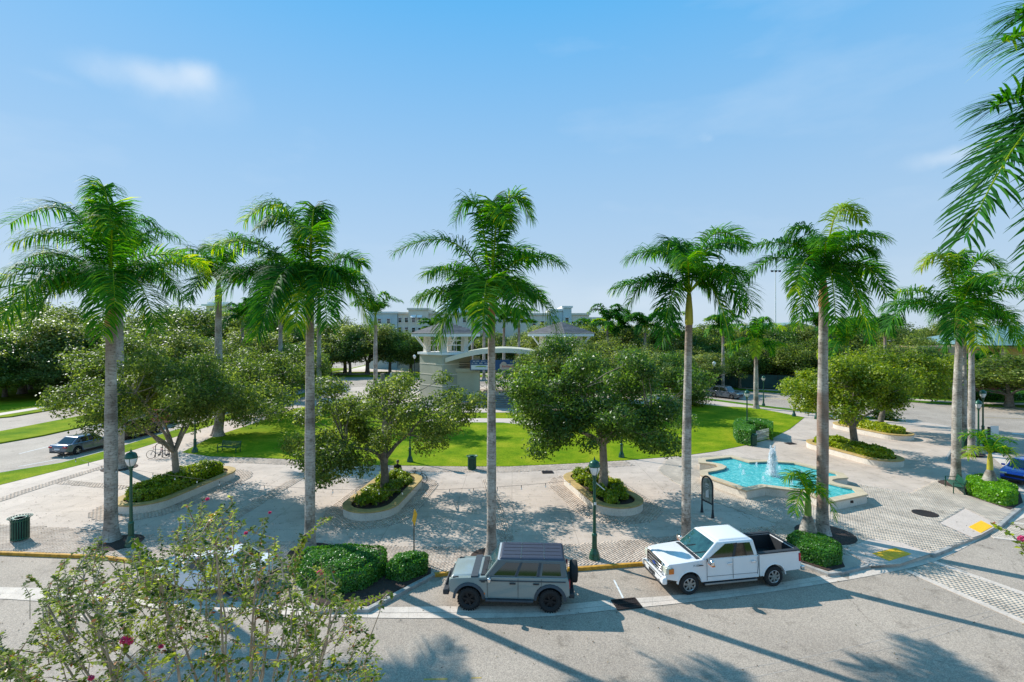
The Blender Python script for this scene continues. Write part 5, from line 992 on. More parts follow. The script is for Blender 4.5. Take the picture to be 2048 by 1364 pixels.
# rebuild the two concave end arcs as smooth quarter curves
fc = (sum(p[0] for p in fo)/len(fo), sum(p[1] for p in fo)/len(fo))
def arcpts(a, c, mid, n=6): return [tuple(Vector(a).lerp(Vector(mid), t).lerp(Vector(mid).lerp(Vector(c), t), t)) for t in [i/n for i in range(n+1)]]
A_, B_, C_, D_, E_, F_2 = fo[0], fo[1], fo[2], fo[3], fo[4], fo[5]; J_, K_, L_2, M_2, N_2, O_ = fo[9], fo[10], fo[11], fo[12], fo[13], fo[14]
def toward(p, q, d): p, q = Vector(p), Vector(q); return tuple(p+(q-p).normalized()*d)
poly = [A_, B_, C_, D_, E_, F_2]+arcpts(toward(F_2, J_, 1.05), toward(J_, F_2, 1.3), (fo[7][0]-1.2, fo[7][1]+.2))+[J_, K_, L_2, M_2, N_2, O_]+arcpts(toward(O_, A_, 1.1), toward(A_, O_, 1.2), (fo[17][0]+1.0, fo[17][1]+.1))
fe = empty('fountain', (fc[0], fc[1], 0), 0, 'star-shaped plaza fountain with turquoise water and a white central jet', 'fountain'); Lc = lambda P: [(x-fc[0], y-fc[1]) for x, y in P]
def ringmesh(Po, Pi, z0, z1):
    b = MB(); n = len(Po); v = [(*p, z0) for p in Po]+[(*p, z1) for p in Po]+[(*p, z1) for p in Pi]+[(*p, z0) for p in Pi]
    A = sum(Po[i][0]*Po[(i+1) % n][1]-Po[(i+1) % n][0]*Po[i][1] for i in range(n)); q = [(i, (i+1) % n, n+(i+1) % n, n+i) for i in range(n)]+[(n+i, n+(i+1) % n, 2*n+(i+1) % n, 2*n+i) for i in range(n)]+[(2*n+i, 2*n+(i+1) % n, 3*n+(i+1) % n, 3*n+i) for i in range(n)]
    return b.add(v, q if A > 0 else [f[::-1] for f in q])
Lp = Lc(poly); ringmesh(Lp, offset_poly(Lp, .3), 0, .47).build('wall', M['stucco'], fe)
ringmesh(offset_poly(Lp, -.05), offset_poly(Lp, .46), .473, FH).build('coping', M['coping'], fe)
M['basin'] = mat('blue_basin_paint', (.02, .30, .36), .5, var=.1)
ringmesh(offset_poly(Lp, .31), offset_poly(Lp, .45), .05, .472).build('basin_wall', M['basin'], fe)
m, n, l, p = newmat('fountain_water'); t = n.new('ShaderNodeTexCoord'); nz1 = n.new('ShaderNodeTexNoise'); nz1.inputs['Scale'].default_value = 4.6; nz1.inputs['Detail'].default_value = 6; nz1.inputs['Distortion'].default_value = 1.2
l.new(t.outputs['Object'], nz1.inputs['Vector']); r = n.new('ShaderNodeValToRGB'); e = r.color_ramp.elements; e.new(.5); e[0].position = .28; e[2].position = .78; e[0].color = (.02, .32, .33, 1); e[1].color = (.06, .46, .44, 1); e[2].color = (.34, .74, .67, 1)
l.new(nz1.outputs['Fac'], r.inputs[0]); l.new(r.outputs[0], p.inputs['Base Color']); p.inputs['Roughness'].default_value = .08; p.inputs['Specular IOR Level'].default_value = .5
bp = n.new('ShaderNodeBump'); bp.inputs['Strength'].default_value = .5; bp.inputs['Distance'].default_value = .08; l.new(nz1.outputs['Fac'], bp.inputs['Height']); l.new(bp.outputs[0], p.inputs['Normal']); M['water'] = m
wp = offset_poly(Lp, .452); b = MB(); A = sum(wp[i][0]*wp[(i+1) % len(wp)][1]-wp[(i+1) % len(wp)][0]*wp[i][1] for i in range(len(wp)))
b.add([(*q, .40) for q in (wp if A > 0 else wp[::-1])], [tuple(range(len(wp)))]); b.build('water', M['water'], fe)
m, n, l, p = newmat('white_water'); p.inputs['Base Color'].default_value = (.97, .98, .98, 1); p.inputs['Roughness'].default_value = .3; p.inputs['Transmission Weight'].default_value = .25; tr_ = n.new('ShaderNodeBsdfTranslucent'); tr_.inputs[0].default_value = (.95, .97, 1, 1); mx_ = n.new('ShaderNodeMixShader'); mx_.inputs[0].default_value = .55; p.inputs['Transmission Weight'].default_value = 0; l.new(p.outputs[0], mx_.inputs[1]); l.new(tr_.outputs[0], mx_.inputs[2]); l.new(mx_.outputs[0], n['Material Output'].inputs[0]); M['foam'] = m
def jet(x, y, r, h, n, name='jet'):
    P = []; V = []; Fc = []; q = rng.random((n, 4)); hh = .40+h*q[:, 0]**.8; rad = r*(1-.62*(hh-.4)/h)*q[:, 1]**.75; a = q[:, 2]*6.283; sz_ = (.05+.07*q[:, 3]**2)*(1 if h > 1 else .7)
    C = np.stack([x+rad*np.cos(a), y+rad*np.sin(a), hh], 1); V, Fc, T_ = leaves(C, rng.normal(size=(n, 3)), sz_, sz_*.5, q[:, 3], D=np.tile([0, 0, 1.], (n, 1))+rng.normal(0, .4, (n, 3))); o = npmesh(name, V, Fc, M['foam'], fe); o['kind'] = 'stuff'; return o
jc = G(1545, 952, .4); jx, jy = jc.x-fc[0], jc.y-fc[1]
jet(jx, jy, .5, 1.7, 2400, 'central_jet'); jet(jx, jy, .8, .28, 700, 'splash')['kind'] = 'stuff'
for i in range(7): a = i*.9+.3; q_ = rng.uniform(.5, 1); jet(jx+.14*math.cos(a), jy+.14*math.sin(a), .10, 1.3+.8*q_, 420, 'spout')
for u, v in ((1481, 936), (1487, 949), (1527, 962), (1583, 970), (1613, 964.5), (1513, 933), (1603, 951), (1559, 940)): q = G(u, v, .42); jet(q.x-fc[0], q.y-fc[1], .16, .32, 120, 'small_jet')
q = G(1696, 1000, .25); MB().box((0, 0, 0), (.3, .06, .14)).build('wall_light', M['iron'], fe).location = (q.x-fc[0]-.15, q.y-fc[1]-.45, .3)

# ---------------------------------------------------------------- street lamps
lamp_proto = None
def make_lamp():
    e = empty('street_lamp', (0, 0, 0), 0, 'x', 'street lamp', 'green street lamps')
    MB().lathe([(.26, 0), (.26, .10), (.23, .14), (.24, .20), (.20, .30), (.135, .46), (.12, .50)], n=20).build('base', M['green'], e)
    b = MB(); b.lathe([(.11, .48), (.10, 1.05)], n=20, smooth=False)
    for i in range(10): a = 2*math.pi*i/10; b.bar((.105*math.cos(a), .105*math.sin(a), .5), (.097*math.cos(a), .097*math.sin(a), 1.04), .025, .02)
    b.build('fluted_sleeve', M['green'], e)
    MB().lathe([(.125, 1.04), (.13, 1.08), (.12, 1.14), (.08, 1.18)], n=16).build('collar', M['green'], e)
    MB().lathe([(.075, 1.16), (.06, 3.62)], n=16).build('pole', M['green'], e)
    MB().lathe([(.06, 3.6), (.085, 3.64), (.07, 3.7), (.12, 3.78), (.135, 3.84)], n=16).build('fitter', M['green'], e)
    MB().lathe([(.11, 3.84), (.17, 3.93), (.225, 4.08), (.245, 4.2), (.24, 4.24)], n=20).build('globe', M['frost'], e)
    MB().lathe([(.262, 4.22), (.275, 4.25), (.27, 4.28), (.25, 4.31), (.235, 4.40), (.18, 4.47), (.09, 4.51), (.05, 4.54)], n=20).build('cap', M['green'], e)
    MB().lathe([(.03, 4.53), (.045, 4.57), (.02, 4.62), (.004, 4.70)], n=10).build('finial', M['green'], e)
    for i in range(4):
        a = 2*math.pi*i/4+.4; MB().tube([(r_*math.cos(a), r_*math.sin(a), z) for r_, z in ((.125, 3.84), (.185, 3.93), (.238, 4.08), (.257, 4.2), (.258, 4.25))], .012, 5).build('rib', M['green'], e)
    return e
lamp_proto = make_lamp(); first = True
for (u, v, lab, s) in ((262, 1092, 'green street lamp beside the tall left palm', .98), (1189, 1118, 'green street lamp with white globe between the two parked vehicles', .97), (390, 905, 'green street lamp at the lawn corner, left of the bench', .97), (820, 924, 'green street lamp on the lawn edge behind the middle planter', .95),
                       (1243, 915, 'green street lamp on the lawn edge behind the large dark tree', .95), (1494, 868, 'green street lamp rising out of the fence hedge', .95), (1588, 833, 'green street lamp at the right tip of the lawn', .95), (1633, 838, 'green street lamp hidden behind the whitewashed palm', .95), (1957, 903, 'green street lamp near the right palms, the nearer of two', .95), (1966, 876, 'green street lamp at the right street, the farther of two', 1.0), (1527, 812, 'green street lamp beside the short palm on the back pavement', .9)):
    o = lamp_proto if first else copy_tree(lamp_proto); first = False; g = G(u, v); o.location = (g.x, g.y, .015); o.scale = (s, s, s); o['label'] = lab
l0 = bpy.data.objects.new('dark_lamp_post', None)
g = G(829, 768); e = empty('dark_lamp_post', (g.x, g.y, 0), 0, 'thin black lamp post left of the bandstand', 'street lamp'); bpy.data.objects.remove(l0)
MB().lathe([(.14, 0), (.14, .4), (.07, .5), (.06, 4.9)], n=10).build('pole', M['dark'], e); MB().lathe([(.1, 4.9), (.3, 5.3), (.28, 5.5), (.05, 5.7)], n=12).build('globe', M['frost'], e)
g = G(1428, 790); e = empty('dark_lamp_post', (g.x, g.y, 0), 0, 'thin black lamp post beside the parked grey vehicle on the back street', 'street lamp')
MB().lathe([(.14, 0), (.14, .4), (.07, .5), (.06, 4.6)], n=10).build('pole', M['dark'], e); MB().lathe([(.1, 4.6), (.3, 5.0), (.28, 5.2), (.05, 5.4)], n=12).build('globe', M['frost'], e)
# banner arm on the near lamp
g = G(1189, 1118); a = [o for o in bpy.data.objects if o.get('label', '').startswith('green street lamp with white globe between')][0]
MB().bar((.05, 0, 3.5), (.42, -.2, 3.22), .03).build('banner_arm', M['white'], a); MB().lathe([(.085, 3.44), (.085, 3.56)], n=12).build('clamp', M['green'], a); MB().box((.02, -.075, 2.55), (.1, .03, .12)).build('sticker', M['white'], a)

# ---------------------------------------------------------------- litter bins and benches
def make_bin():
    e = empty('litter_bin', (0, 0, 0), 0, 'x', 'litter bin', 'green slatted litter bins')
    MB().lathe([(.26, .06), (.26, .92), (.20, .95), (.19, .90)], n=20, caps=False).build('liner', M['dark'], e)
    for z in (.08, .86): MB().lathe([(.30, z-.02), (.315, z-.02), (.315, z+.03), (.30, z+.03), (.30, z-.02)], n=24, caps=False).build('hoop', M['green2'], e)
    for i in range(24):
        a = 2*math.pi*i/24; b = MB()
        for (r0, z0), (r1, z1) in (((.31, .04), (.31, .86)), ((.31, .86), (.335, .93)), ((.335, .93), (.41, .985))):
            ta = Vector((-math.sin(a), math.cos(a), 0)); b.bar((r0*math.cos(a), r0*math.sin(a), z0), (r1*math.cos(a), r1*math.sin(a), z1), .042, .012, up=(math.cos(a), math.sin(a), .2))
        b.build('slat', M['green2'], e)
    MB().lathe([(.40, .975), (.425, .98), (.42, .995), (.40, .99)], n=24, caps=False).build('top_hoop', M['green2'], e)
    MB().lathe([(.19, .93), (.27, .95), (.29, .97), (.19, .955)], n=20, caps=False).build('lid_ring', M['green2'], e)
    return e
bp_ = make_bin(); first = True
for u, v, lab, s in ((40, 1080, 'green slatted litter bin on the pavers at the far left', 1.12), (944, 939, 'green slatted litter bin at the lawn edge left of the central palm', 1.0), (1506, 891, 'green slatted litter bin at the end of the picket fence', 1.0), (1930, 899, 'green slatted litter bin between the right palm trunks', 1.0)):
    o = bp_ if first else copy_tree(bp_); first = False; g = G(u, v); o.location = (g.x, g.y, .02); o.scale = (s, s, s); o['label'] = lab
def make_bench():
    e = empty('bench', (0, 0, 0), 0, 'x', 'bench', 'green slatted benches'); Lb = 1.75
    for i in range(6): MB().box((0, -.22+i*.085, .45-.004*abs(i-2.5)), (Lb, .06, .022)).build('seat_slat', M['green2'], e)
    for i in range(5): z = .53+i*.078; MB().bar((-Lb/2, .26+i*.022, z), (Lb/2, .26+i*.022, z), .022, .058).build('back_slat', M['green2'], e)
    for s in (-1, 1):
        x = s*(Lb/2-.02); b = MB()
        b.bar((x, -.25, 0), (x, -.25, .66), .05); b.bar((x, .27, 0), (x, .27, .46), .05); b.bar((x, .27, .46), (x, .38, .92), .05); b.bar((x, -.27, .66), (x, .31, .66), .05, .03); b.bar((x, -.25, .42), (x, .27, .42), .05)
        b.build('end_frame', M['green'], e)
    MB().box((0, 0, .42), (.05, .5, .03)).build('cross_brace', M['green'], e); return e
bn_ = make_bench()
g = G(455, 906); bn_.location = (g.x, g.y+.2, .03); bn_.rotation_euler.z = R(180-8); bn_['label'] = 'green slatted bench on the grass at the lawn corner'
bn_.rotation_euler.z = R(172); o = copy_tree(bn_); g = G(1914, 984); o.location = (g.x+.1, g.y+.3, .02); o.rotation_euler.z = R(-118); o['label'] = 'green slatted bench by the right palm and the bright hedge'
bn_.rotation_euler.z = R(-10)
# ---------------------------------------------------------------- information board
p0 = G(1404, 1024.5); p1 = G(1425.5, 1036); md = (p0+p1)/2; dv = (p1-p0); wdt = dv.length; ang_ = math.atan2(dv.y, dv.x)
e = empty('information_board', (md.x, md.y, .01), ang_, 'arched dark green information board beside the fountain', 'notice board'); hw = wdt/2; s_ = md.y/F; H_ = 2.12
for s in (-1, 1): MB().lathe([(.09, 0), (.08, .06), (.05, .35), (.055, .40), (.04, .44), (.04, H_-hw)], (s*hw, 0, 0), 12).build('post', M['green'] if False else M['plastic'], e)
b = MB(); b.tube([(hw*math.cos(a), 0, H_-hw+hw*math.sin(a)) for a in [math.pi*i/14 for i in range(15)]], .045, 8); b.build('arch', M['plastic'], e); MB().box((0, 0, .72), (2*hw, .06, .07)).build('bottom_rail', M['plastic'], e)
M['boardface'] = mat('board_map_print', (.22, .30, .26), .25, var=.5, scale=4, c2=(.40, .45, .42), coat=.6)
q = hw-.07; P = [(-q, .78), (q, .78)]+[(q*math.cos(math.pi*i/12), H_-hw+q*math.sin(math.pi*i/12)) for i in range(13)]
MB().prism(P, -.015, .015, Matrix.Rotation(R(90), 4, 'X')).build('panel', M['boardface'], e)
MB().prism([(-.12, .95), (.15, 1.0), (.12, 1.45), (-.1, 1.3)], -.003, .003, Matrix.Translation((0, -.02, 0)) @ Matrix.Rotation(R(90), 4, 'X')).build('map_print', M['bnwhite'], e)
b = MB()
for z, w in ((1.72, .26), (1.66, .34), (1.56, .22)): b.box((0, -.02, z), (w, .004, .03))
b.build('lettering', M['bnwhite'], e)
# ---------------------------------------------------------------- edge-on diamond sign
g = G(828, 1120); e = empty('road_sign', (g.x, g.y, 0), R(84), 'yellow diamond road sign seen edge-on by the small clipped bush', 'road sign'); sg = g.y/F; top = 100*sg
MB().box((0, 0, top/2), (.05, .05, top)).build('post', M['bark'], e); MB().prism([(-.38, 0), (0, -.38), (.38, 0), (0, .38)], -.004, .004, Matrix.Translation((0, -.035, top-.32)) @ Matrix.Rotation(R(90), 4, 'X')).build('plate', M['pad'], e)
for u, v0, v1, lab in ((1905, 770, 812, 'white pole sign beside the far trees at the right'),):
    g = G(u, v1); e = empty('road_sign', (g.x, g.y, 0), 0, lab, 'road sign'); MB().tube([(0, 0, 0), (0, 0, 2.7)], .04, 6).build('post', M['trimw'], e); MB().box((0, -.06, 2.4), (.5, .02, .6)).build('plate', M['bnwhite'], e)
g = G(1978, 887); e = empty('kiosk_post', (g.x, g.y, 0), 0, 'dark post with a clear panel beside the ground cover bed', 'post'); MB().box((0, 0, .75), (.16, .16, 1.5)).build('post', M['plastic'], e); MB().box((.5, 0, 1.15), (.75, .02, .9)).build('panel', M['frost'], e)
# picket fence
a = G(1513, 884); c = G(1542, 877); e = empty('picket_fence', (a.x, a.y, 0), math.atan2((c-a).y, (c-a).x), 'small white picket fence in the horseshoe hedge', 'fence'); Lf_ = (c-a).length
for i in range(13):
    x = Lf_*i/12; MB().prism([(x-.045, .05), (x+.045, .05), (x+.045, .95), (x, 1.03), (x-.045, .95)], -.012, .012, Matrix.Rotation(R(90), 4, 'X')).build('picket', M['white'], e)
for z in (.3, .75): MB().box((Lf_/2, .03, z), (Lf_, .03, .07)).build('rail', M['white'], e)
# ---------------------------------------------------------------- string lights
def strand(p, q, sag, n, lab):
    p = Vector(p); q = Vector(q); m_ = (p+q)/2; e = empty('string_lights', m_, 0, lab, 'string lights', 'festoon strings'); pts = []
    for i in range(25): t = i/24; pts.append(p.lerp(q, t)-Vector((0, 0, sag*4*t*(1-t)))-m_)
    MB().tube(pts, .006, 4).build('wire', M['dark'], e)
    for i in range(1, n):
        t = i/n; c = p.lerp(q, t)-Vector((0, 0, sag*4*t*(1-t)))-m_; MB().lathe([(.014, -.12), (.014, 0)], tuple(c), 6).build('socket', M['dark'], e); MB().lathe([(.006, -.2), (.022, -.18), (.026, -.15), (.014, -.11)], tuple(c), 8).build('bulb', M['frost'], e)
lA = G(262, 1092); lB = G(1189, 1118)
strand((lA.x, lA.y, 3.62), (lB.x, lB.y, 3.6), .75, 20, 'string of bulbs hung between the two near street lamps')
strand((lA.x, lA.y, 3.5), (-25.3, 27.5, 3.6), .1, 6, 'short string of bulbs running left-back from the left street lamp')
# ---------------------------------------------------------------- bicycles, racks, person
def wheelmesh(b_, c, r, w=.022): b_.lathe([(r-.02, -w), (r, -w*.6), (r+.008, 0), (r, w*.6), (r-.02, w), (r-.02, -w)], c, 22, axis='Y', caps=False)
def bike(loc, rz, lab, frame_m, lean=0., accent=None, scale=1.):
    e = empty('bicycle', loc, rz, lab, 'bicycle'); e.rotation_euler.x = lean; e.scale = (scale,)*3; r = .33
    for x in (-.52, .52):
        b = MB(); wheelmesh(b, (x, 0, r), r); w = b.build('wheel', M['rubber'], e); s = MB()
        for i in range(14): a = 2*math.pi*i/14; s.bar((x, 0, r), (x+.31*math.cos(a), 0, r+.31*math.sin(a)), .006)
        s.build('spokes', M['alloy'], w)
    b = MB(); bb = (-.08, 0, .30); st_ = (-.22, 0, .72); hd = (.34, 0, .74); hd2 = (.37, 0, .62)
    for p, q in ((bb, st_), (st_, hd), (bb, hd2), (bb, (-.52, 0, r)), (st_, (-.52, 0, r)), (hd, hd2)): b.tube([p, q], .018, 6)
    b.build('frame', frame_m, e); f_ = MB(); f_.tube([hd2, (.52, .05, r)], .014, 5).tube([hd2, (.52, -.05, r)], .014, 5); f_.build('fork', frame_m, e)
    b = MB(); b.tube([st_, (-.26, 0, .86)], .014, 5); b.blob((-.27, 0, .89), (.13, .07, .035)); b.build('saddle', M['plastic'], e)
    b = MB(); b.tube([hd, (.33, 0, .92)], .014, 5).tube([(.27, -.28, .93), (.35, -.1, .93), (.35, .1, .93), (.27, .28, .93)], .014, 6); b.build('handlebar', accent or M['plastic'], e)
    b = MB(); b.lathe([(.09, -.012), (.09, .012)], bb, 14, axis='Y'); b.bar((bb[0], .05, bb[2]), (bb[0]+.1, .05, bb[2]-.14), .02); b.bar((bb[0], -.05, bb[2]), (bb[0]-.1, -.05, bb[2]+.14), .02); b.build('crank', M['dark'], e); return e
M['pink'] = mat('pink_paint', (.65, .08, .15), .4); M['silverp'] = mat('silver_frame', (.35, .36, .38), .35, .5)
g = G(848, 966); bike((g.x-.42, g.y+.25, .02), R(-35), 'black bicycle leaning on the end of the middle planter', M['plastic'], R(6))
g = G(303, 918); bike((g.x+.45, g.y+.1, .02), R(190), 'silver bicycle with pink trim at the left bicycle racks', M['silverp'], 0, M['pink'])
g = G(333, 917); bike((g.x, g.y-.1, .02), R(230), 'small pink and dark bicycle at the right bicycle rack', M['plastic'], 0, M['pink'], .9)
for u, v, lab in ((318, 914, 'dark hoop bicycle rack behind the silver bicycle'), (337, 910, 'dark hoop bicycle rack behind the pink bicycle'), (345, 912, 'dark hoop bicycle rack next to the oak trunk')):
    g = G(u, v); e = empty('bicycle_rack', (g.x, g.y, 0), R(25), lab, 'bicycle rack'); MB().tube([(-.24, 0, 0), (-.24, 0, .85)]+[(-.24*math.cos(a), 0, .85+.24*math.sin(a)) for a in [math.pi*i/8 for i in range(1, 8)]]+[(.24, 0, .85), (.24, 0, 0)], .028, 8).build('hoop', M['plastic'], e)
# person sitting on the far rim of the middle planter
def person(loc, rz, lab):
    e = empty('person', loc, rz, lab, 'person'); me = bpy.data.meshes.new('body')
    J = [((0, 0, 0), .15), ((0, .02, .22), .135), ((0, .05, .42), .15), ((0, .03, .53), .07), ((0, 0, .60), .055),
         ((.10, -.05, -.02), .105), ((.13, -.46, .0), .075), ((.13, -.50, -.42), .045), ((.13, -.62, -.46), .04), ((-.10, -.05, -.02), .105), ((-.13, -.46, .0), .075), ((-.13, -.50, -.42), .045), ((-.13, -.62, -.46), .04),
         ((.19, .04, .45), .07), ((.24, -.02, .20), .05), ((.14, -.26, .12), .035), ((-.19, .04, .45), .07), ((-.24, -.02, .20), .05), ((-.14, -.26, .12), .035)]
    E = [(0, 1), (1, 2), (2, 3), (3, 4), (0, 5), (5, 6), (6, 7), (7, 8), (0, 9), (9, 10), (10, 11), (11, 12), (2, 13), (13, 14), (14, 15), (2, 16), (16, 17), (17, 18)]
    me.from_pydata([j[0] for j in J], E, []); o = bpy.data.objects.new('body', me); col.objects.link(o); o.parent = e
    k = o.modifiers.new('skin', 'SKIN'); [setattr(d, 'radius', (r, r)) for d, (_, r) in zip(me.skin_vertices[0].data, J)] if me.skin_vertices else None
    if not me.skin_vertices:
        bmx = bmesh.new(); bmx.from_mesh(me); lay = bmx.verts.layers.skin.verify()
        for vtx, (_, r) in zip(bmx.verts, J): vtx[lay].radius = (r, r)
        bmx.verts.ensure_lookup_table(); bmx.verts[0][lay].use_root = True; bmx.to_mesh(me); bmx.free()
    s = o.modifiers.new('sub', 'SUBSURF'); s.levels = 2; s.render_levels = 2; me.materials.append(M['blackcloth'])
    h = MB(); h.blob((0, -.02, .70), (.085, .105, .125), 12); h.blob((0, -.13, .69), (.018, .03, .025), 6)
    for sx in (-1, 1): h.blob((sx*.088, -.01, .69), (.015, .025, .035), 6)
    h.build('head', M['skin'], e); c = MB(); c.blob((0, -.01, .765), (.098, .115, .075), 12); c.prism([(-.07, -.09), (.07, -.09), (.05, -.20), (-.05, -.20)], .755, .765); c.build('cap', M['plastic'], e)
    for sx in (-1, 1):
        f_ = MB(); hx = sx*.13; f_.blob((hx, -.33, .10), (.035, .05, .018), 6)
        for i in range(4): f_.tube([(hx-.024+i*.016, -.36, .10), (hx-.024+i*.016, -.40, .095), (hx-.024+i*.016, -.42, .075)], [.009, .008, .006], 5)
        f_.tube([(hx-sx*.03, -.32, .10), (hx-sx*.055, -.36, .09)], [.010, .007], 5); f_.build('hand', M['skin'], e)
        for i in range(1): MB().blob((sx*.13, -.60, -.475), (.05, .13, .04), 8).build('shoe', M['plastic'], e)
    return e
M['skin'] = mat('skin', (.35, .2, .13), .6); M['blackcloth'] = mat('black_cloth', (.02, .02, .024), .9)
person((-7.75, 33.9, .60), R(178), 'person in black clothes and dark cap sitting behind the shrubs on the middle planter')
# ---------------------------------------------------------------- vehicles (local: x forward, y to the driver's left, z up)
def paintmat(name, c, rough=.28, flake=0.): return mat(name, c, rough, 0, var=.03, scale=1, coat=.8, spec=.5)
def wheel(parent, x, y, r, w, rim_m, rim=.6, spokes=6, side=1, knob=False, sw=.045):
    s = side; b = MB(); hw = w/2; p = [(r*rim, -hw*.9), (r*.86, -hw), (r*.97, -hw*.8), (r, -hw*.5), (r, hw*.5), (r*.97, hw*.8), (r*.86, hw), (r*rim, hw*.9), (r*rim*.98, -hw*.9)]
    b.lathe(p, (x, y, r), 28, axis='Y', caps=False)
    if knob:
        for i in range(28):
            a = 2*math.pi*i/28
            for q in (-.62, .62): M_ = Matrix.Translation((x, y+q*hw+(i % 2)*.02, r)) @ Matrix.Rotation(-a, 4, 'Y'); b.box((r-.004, 0, 0), (.03, hw*.62, .045), M=M_)
    t = b.build('tyre', M['rubber'], parent)
    q = MB(); fy = y+s*hw*.55; q.lathe([(r*rim*1.02, -.06), (r*rim*1.02, .0), (r*rim*.93, .0), (r*rim*.9, -.06)], (x, fy+s*.045+(.03 if s < 0 else -.0), r), 28, axis='Y', caps=False); q.lathe([(r*rim*.95, -.01), (r*rim*.95, .01)], (x, fy-s*.05, r), 20, axis='Y')
    q.lathe([(r*.14, -.045), (r*.14, .045)], (x, fy, r), 14, axis='Y'); q.lathe([(r*.07, -.06), (r*.07, .06)], (x, fy, r), 10, axis='Y')
    back = q.build('rim', M['black_alloy'], t) if False else q.build('rim', rim_m if rim_m != M['alloy'] else M['alloy'], t)
    k = MB()
    for i in range(spokes):
        a = 2*math.pi*i/spokes+.2; k.bar((x+r*.12*math.cos(a), fy+s*.03, r+r*.12*math.sin(a)), (x+r*rim*.96*math.cos(a), fy+s*.035, r+r*rim*.96*math.sin(a)), sw, .03, up=(0, 1, 0))
    k.build('spokes', rim_m, t); h = MB(); h.lathe([(r*rim*.9, -.012), (r*rim*.9, .012)], (x, fy-s*.035, r), 20, axis='Y'); h.build('brake_shadow_disc', M['dark'], t)
    return t
def arcxz(cx, cz, r, a0, a1, n=9): return [(cx+r*math.cos(R(a0+(a1-a0)*i/n)), cz+r*math.sin(R(a0+(a1-a0)*i/n))) for i in range(n+1)]
def body(parent, prof, hw, m, name='body', wf=None, bevel=.05, seg=3, cut=None, zt=None):
    """closed side outline (x,z) widened to both sides; wf(x,z) gives the half width; cut: list of well boxes"""
    n = len(prof); wf = wf or (lambda x, z: hw); bmx = bmesh.new()
    Rv = [bmx.verts.new((x, -wf(x, z), z)) for x, z in prof]; Lv = [bmx.verts.new((x, wf(x, z), z)) for x, z in prof]
    bmx.faces.new(Rv); bmx.faces.new(Lv[::-1])
    for i in range(n): bmx.faces.new((Rv[(i+1) % n], Rv[i], Lv[i], Lv[(i+1) % n]))
    bmesh.ops.recalc_face_normals(bmx, faces=bmx.faces); bmesh.ops.triangulate(bmx, faces=[f for f in bmx.faces if len(f.verts) > 4])
    me = bpy.data.meshes.new(name); bmx.to_mesh(me); bmx.free(); me.materials.append(m); o = bpy.data.objects.new(name, me); col.objects.link(o); o.parent = parent
    b = o.modifiers.new('bevel', 'BEVEL'); b.width = bevel; b.segments = seg; b.limit_method = 'ANGLE'; b.angle_limit = R(30)
    me.polygons.foreach_set('use_smooth', [True]*len(me.polygons)); me.set_sharp_from_angle(angle=R(38)); return o
def cabin(parent, c8, m, name='cabin', bevel=.06):
    """c8: bottom 4 (front-left, rear-left, rear-right, front-right) then top 4"""
    b = MB(); v = c8; b.add(v, [(0, 1, 2, 3)[::-1], (4, 5, 6, 7), (0, 4, 5, 1)[::-1], (1, 5, 6, 2)[::-1], (2, 6, 7, 3)[::-1], (3, 7, 4, 0)[::-1]])
    o = b.build(name, m, parent, bevel=bevel, seg=4); bm_ = bmesh.new(); bm_.from_mesh(o.data); bmesh.ops.recalc_face_normals(bm_, faces=bm_.faces); bm_.to_mesh(o.data); bm_.free(); return o
def pane(parent, q4, u0, u1, v0, v1, m, name, off=.008, th=.012, trap=None, bev=0):
    """flat pane on the quad q4 (bottom-a, bottom-b, top-b, top-a), in its own u,v window; trap cuts (du at top of side a, side b)"""
    a, b, c, d = [Vector(x) for x in q4]; P = lambda u, v: a.lerp(b, u).lerp(d.lerp(c, u), v); n_ = (b-a).cross(d-a).normalized(); ctr = Vector((0, 0, (a.z+d.z)/2)); mid = P(.5, .5)
    if n_.dot(mid-Vector((mid.x*.5 if abs(n_.x) > .5 else mid.x, 0, mid.z-.3))) < 0: n_ = -n_
    ta, tb2 = trap or (0, 0); pts = [P(u0, v0), P(u1, v0), P(u1-tb2, v1), P(u0+ta, v1)]; mb = MB(); lo = [p+n_*(off-th) for p in pts]; hi = [p+n_*off for p in pts]
    mb.add(lo+hi, [(3, 2, 1, 0), (4, 5, 6, 7), (0, 1, 5, 4), (1, 2, 6, 5), (2, 3, 7, 6), (3, 0, 4, 7)]); o = mb.build(name, m, parent); bm_ = bmesh.new(); bm_.from_mesh(o.data); bmesh.ops.recalc_face_normals(bm_, faces=bm_.faces); bm_.to_mesh(o.data); bm_.free(); return o
def seam(parent, pts, y, name='panel_gap', w=.012):
    b = MB()
    for p, q in zip(pts[:-1], pts[1:]): b.bar((p[0], y, p[1]), (q[0], y, q[1]), w, .008, up=(0, 1, 0))
    return b.build(name, M['dark'], parent)

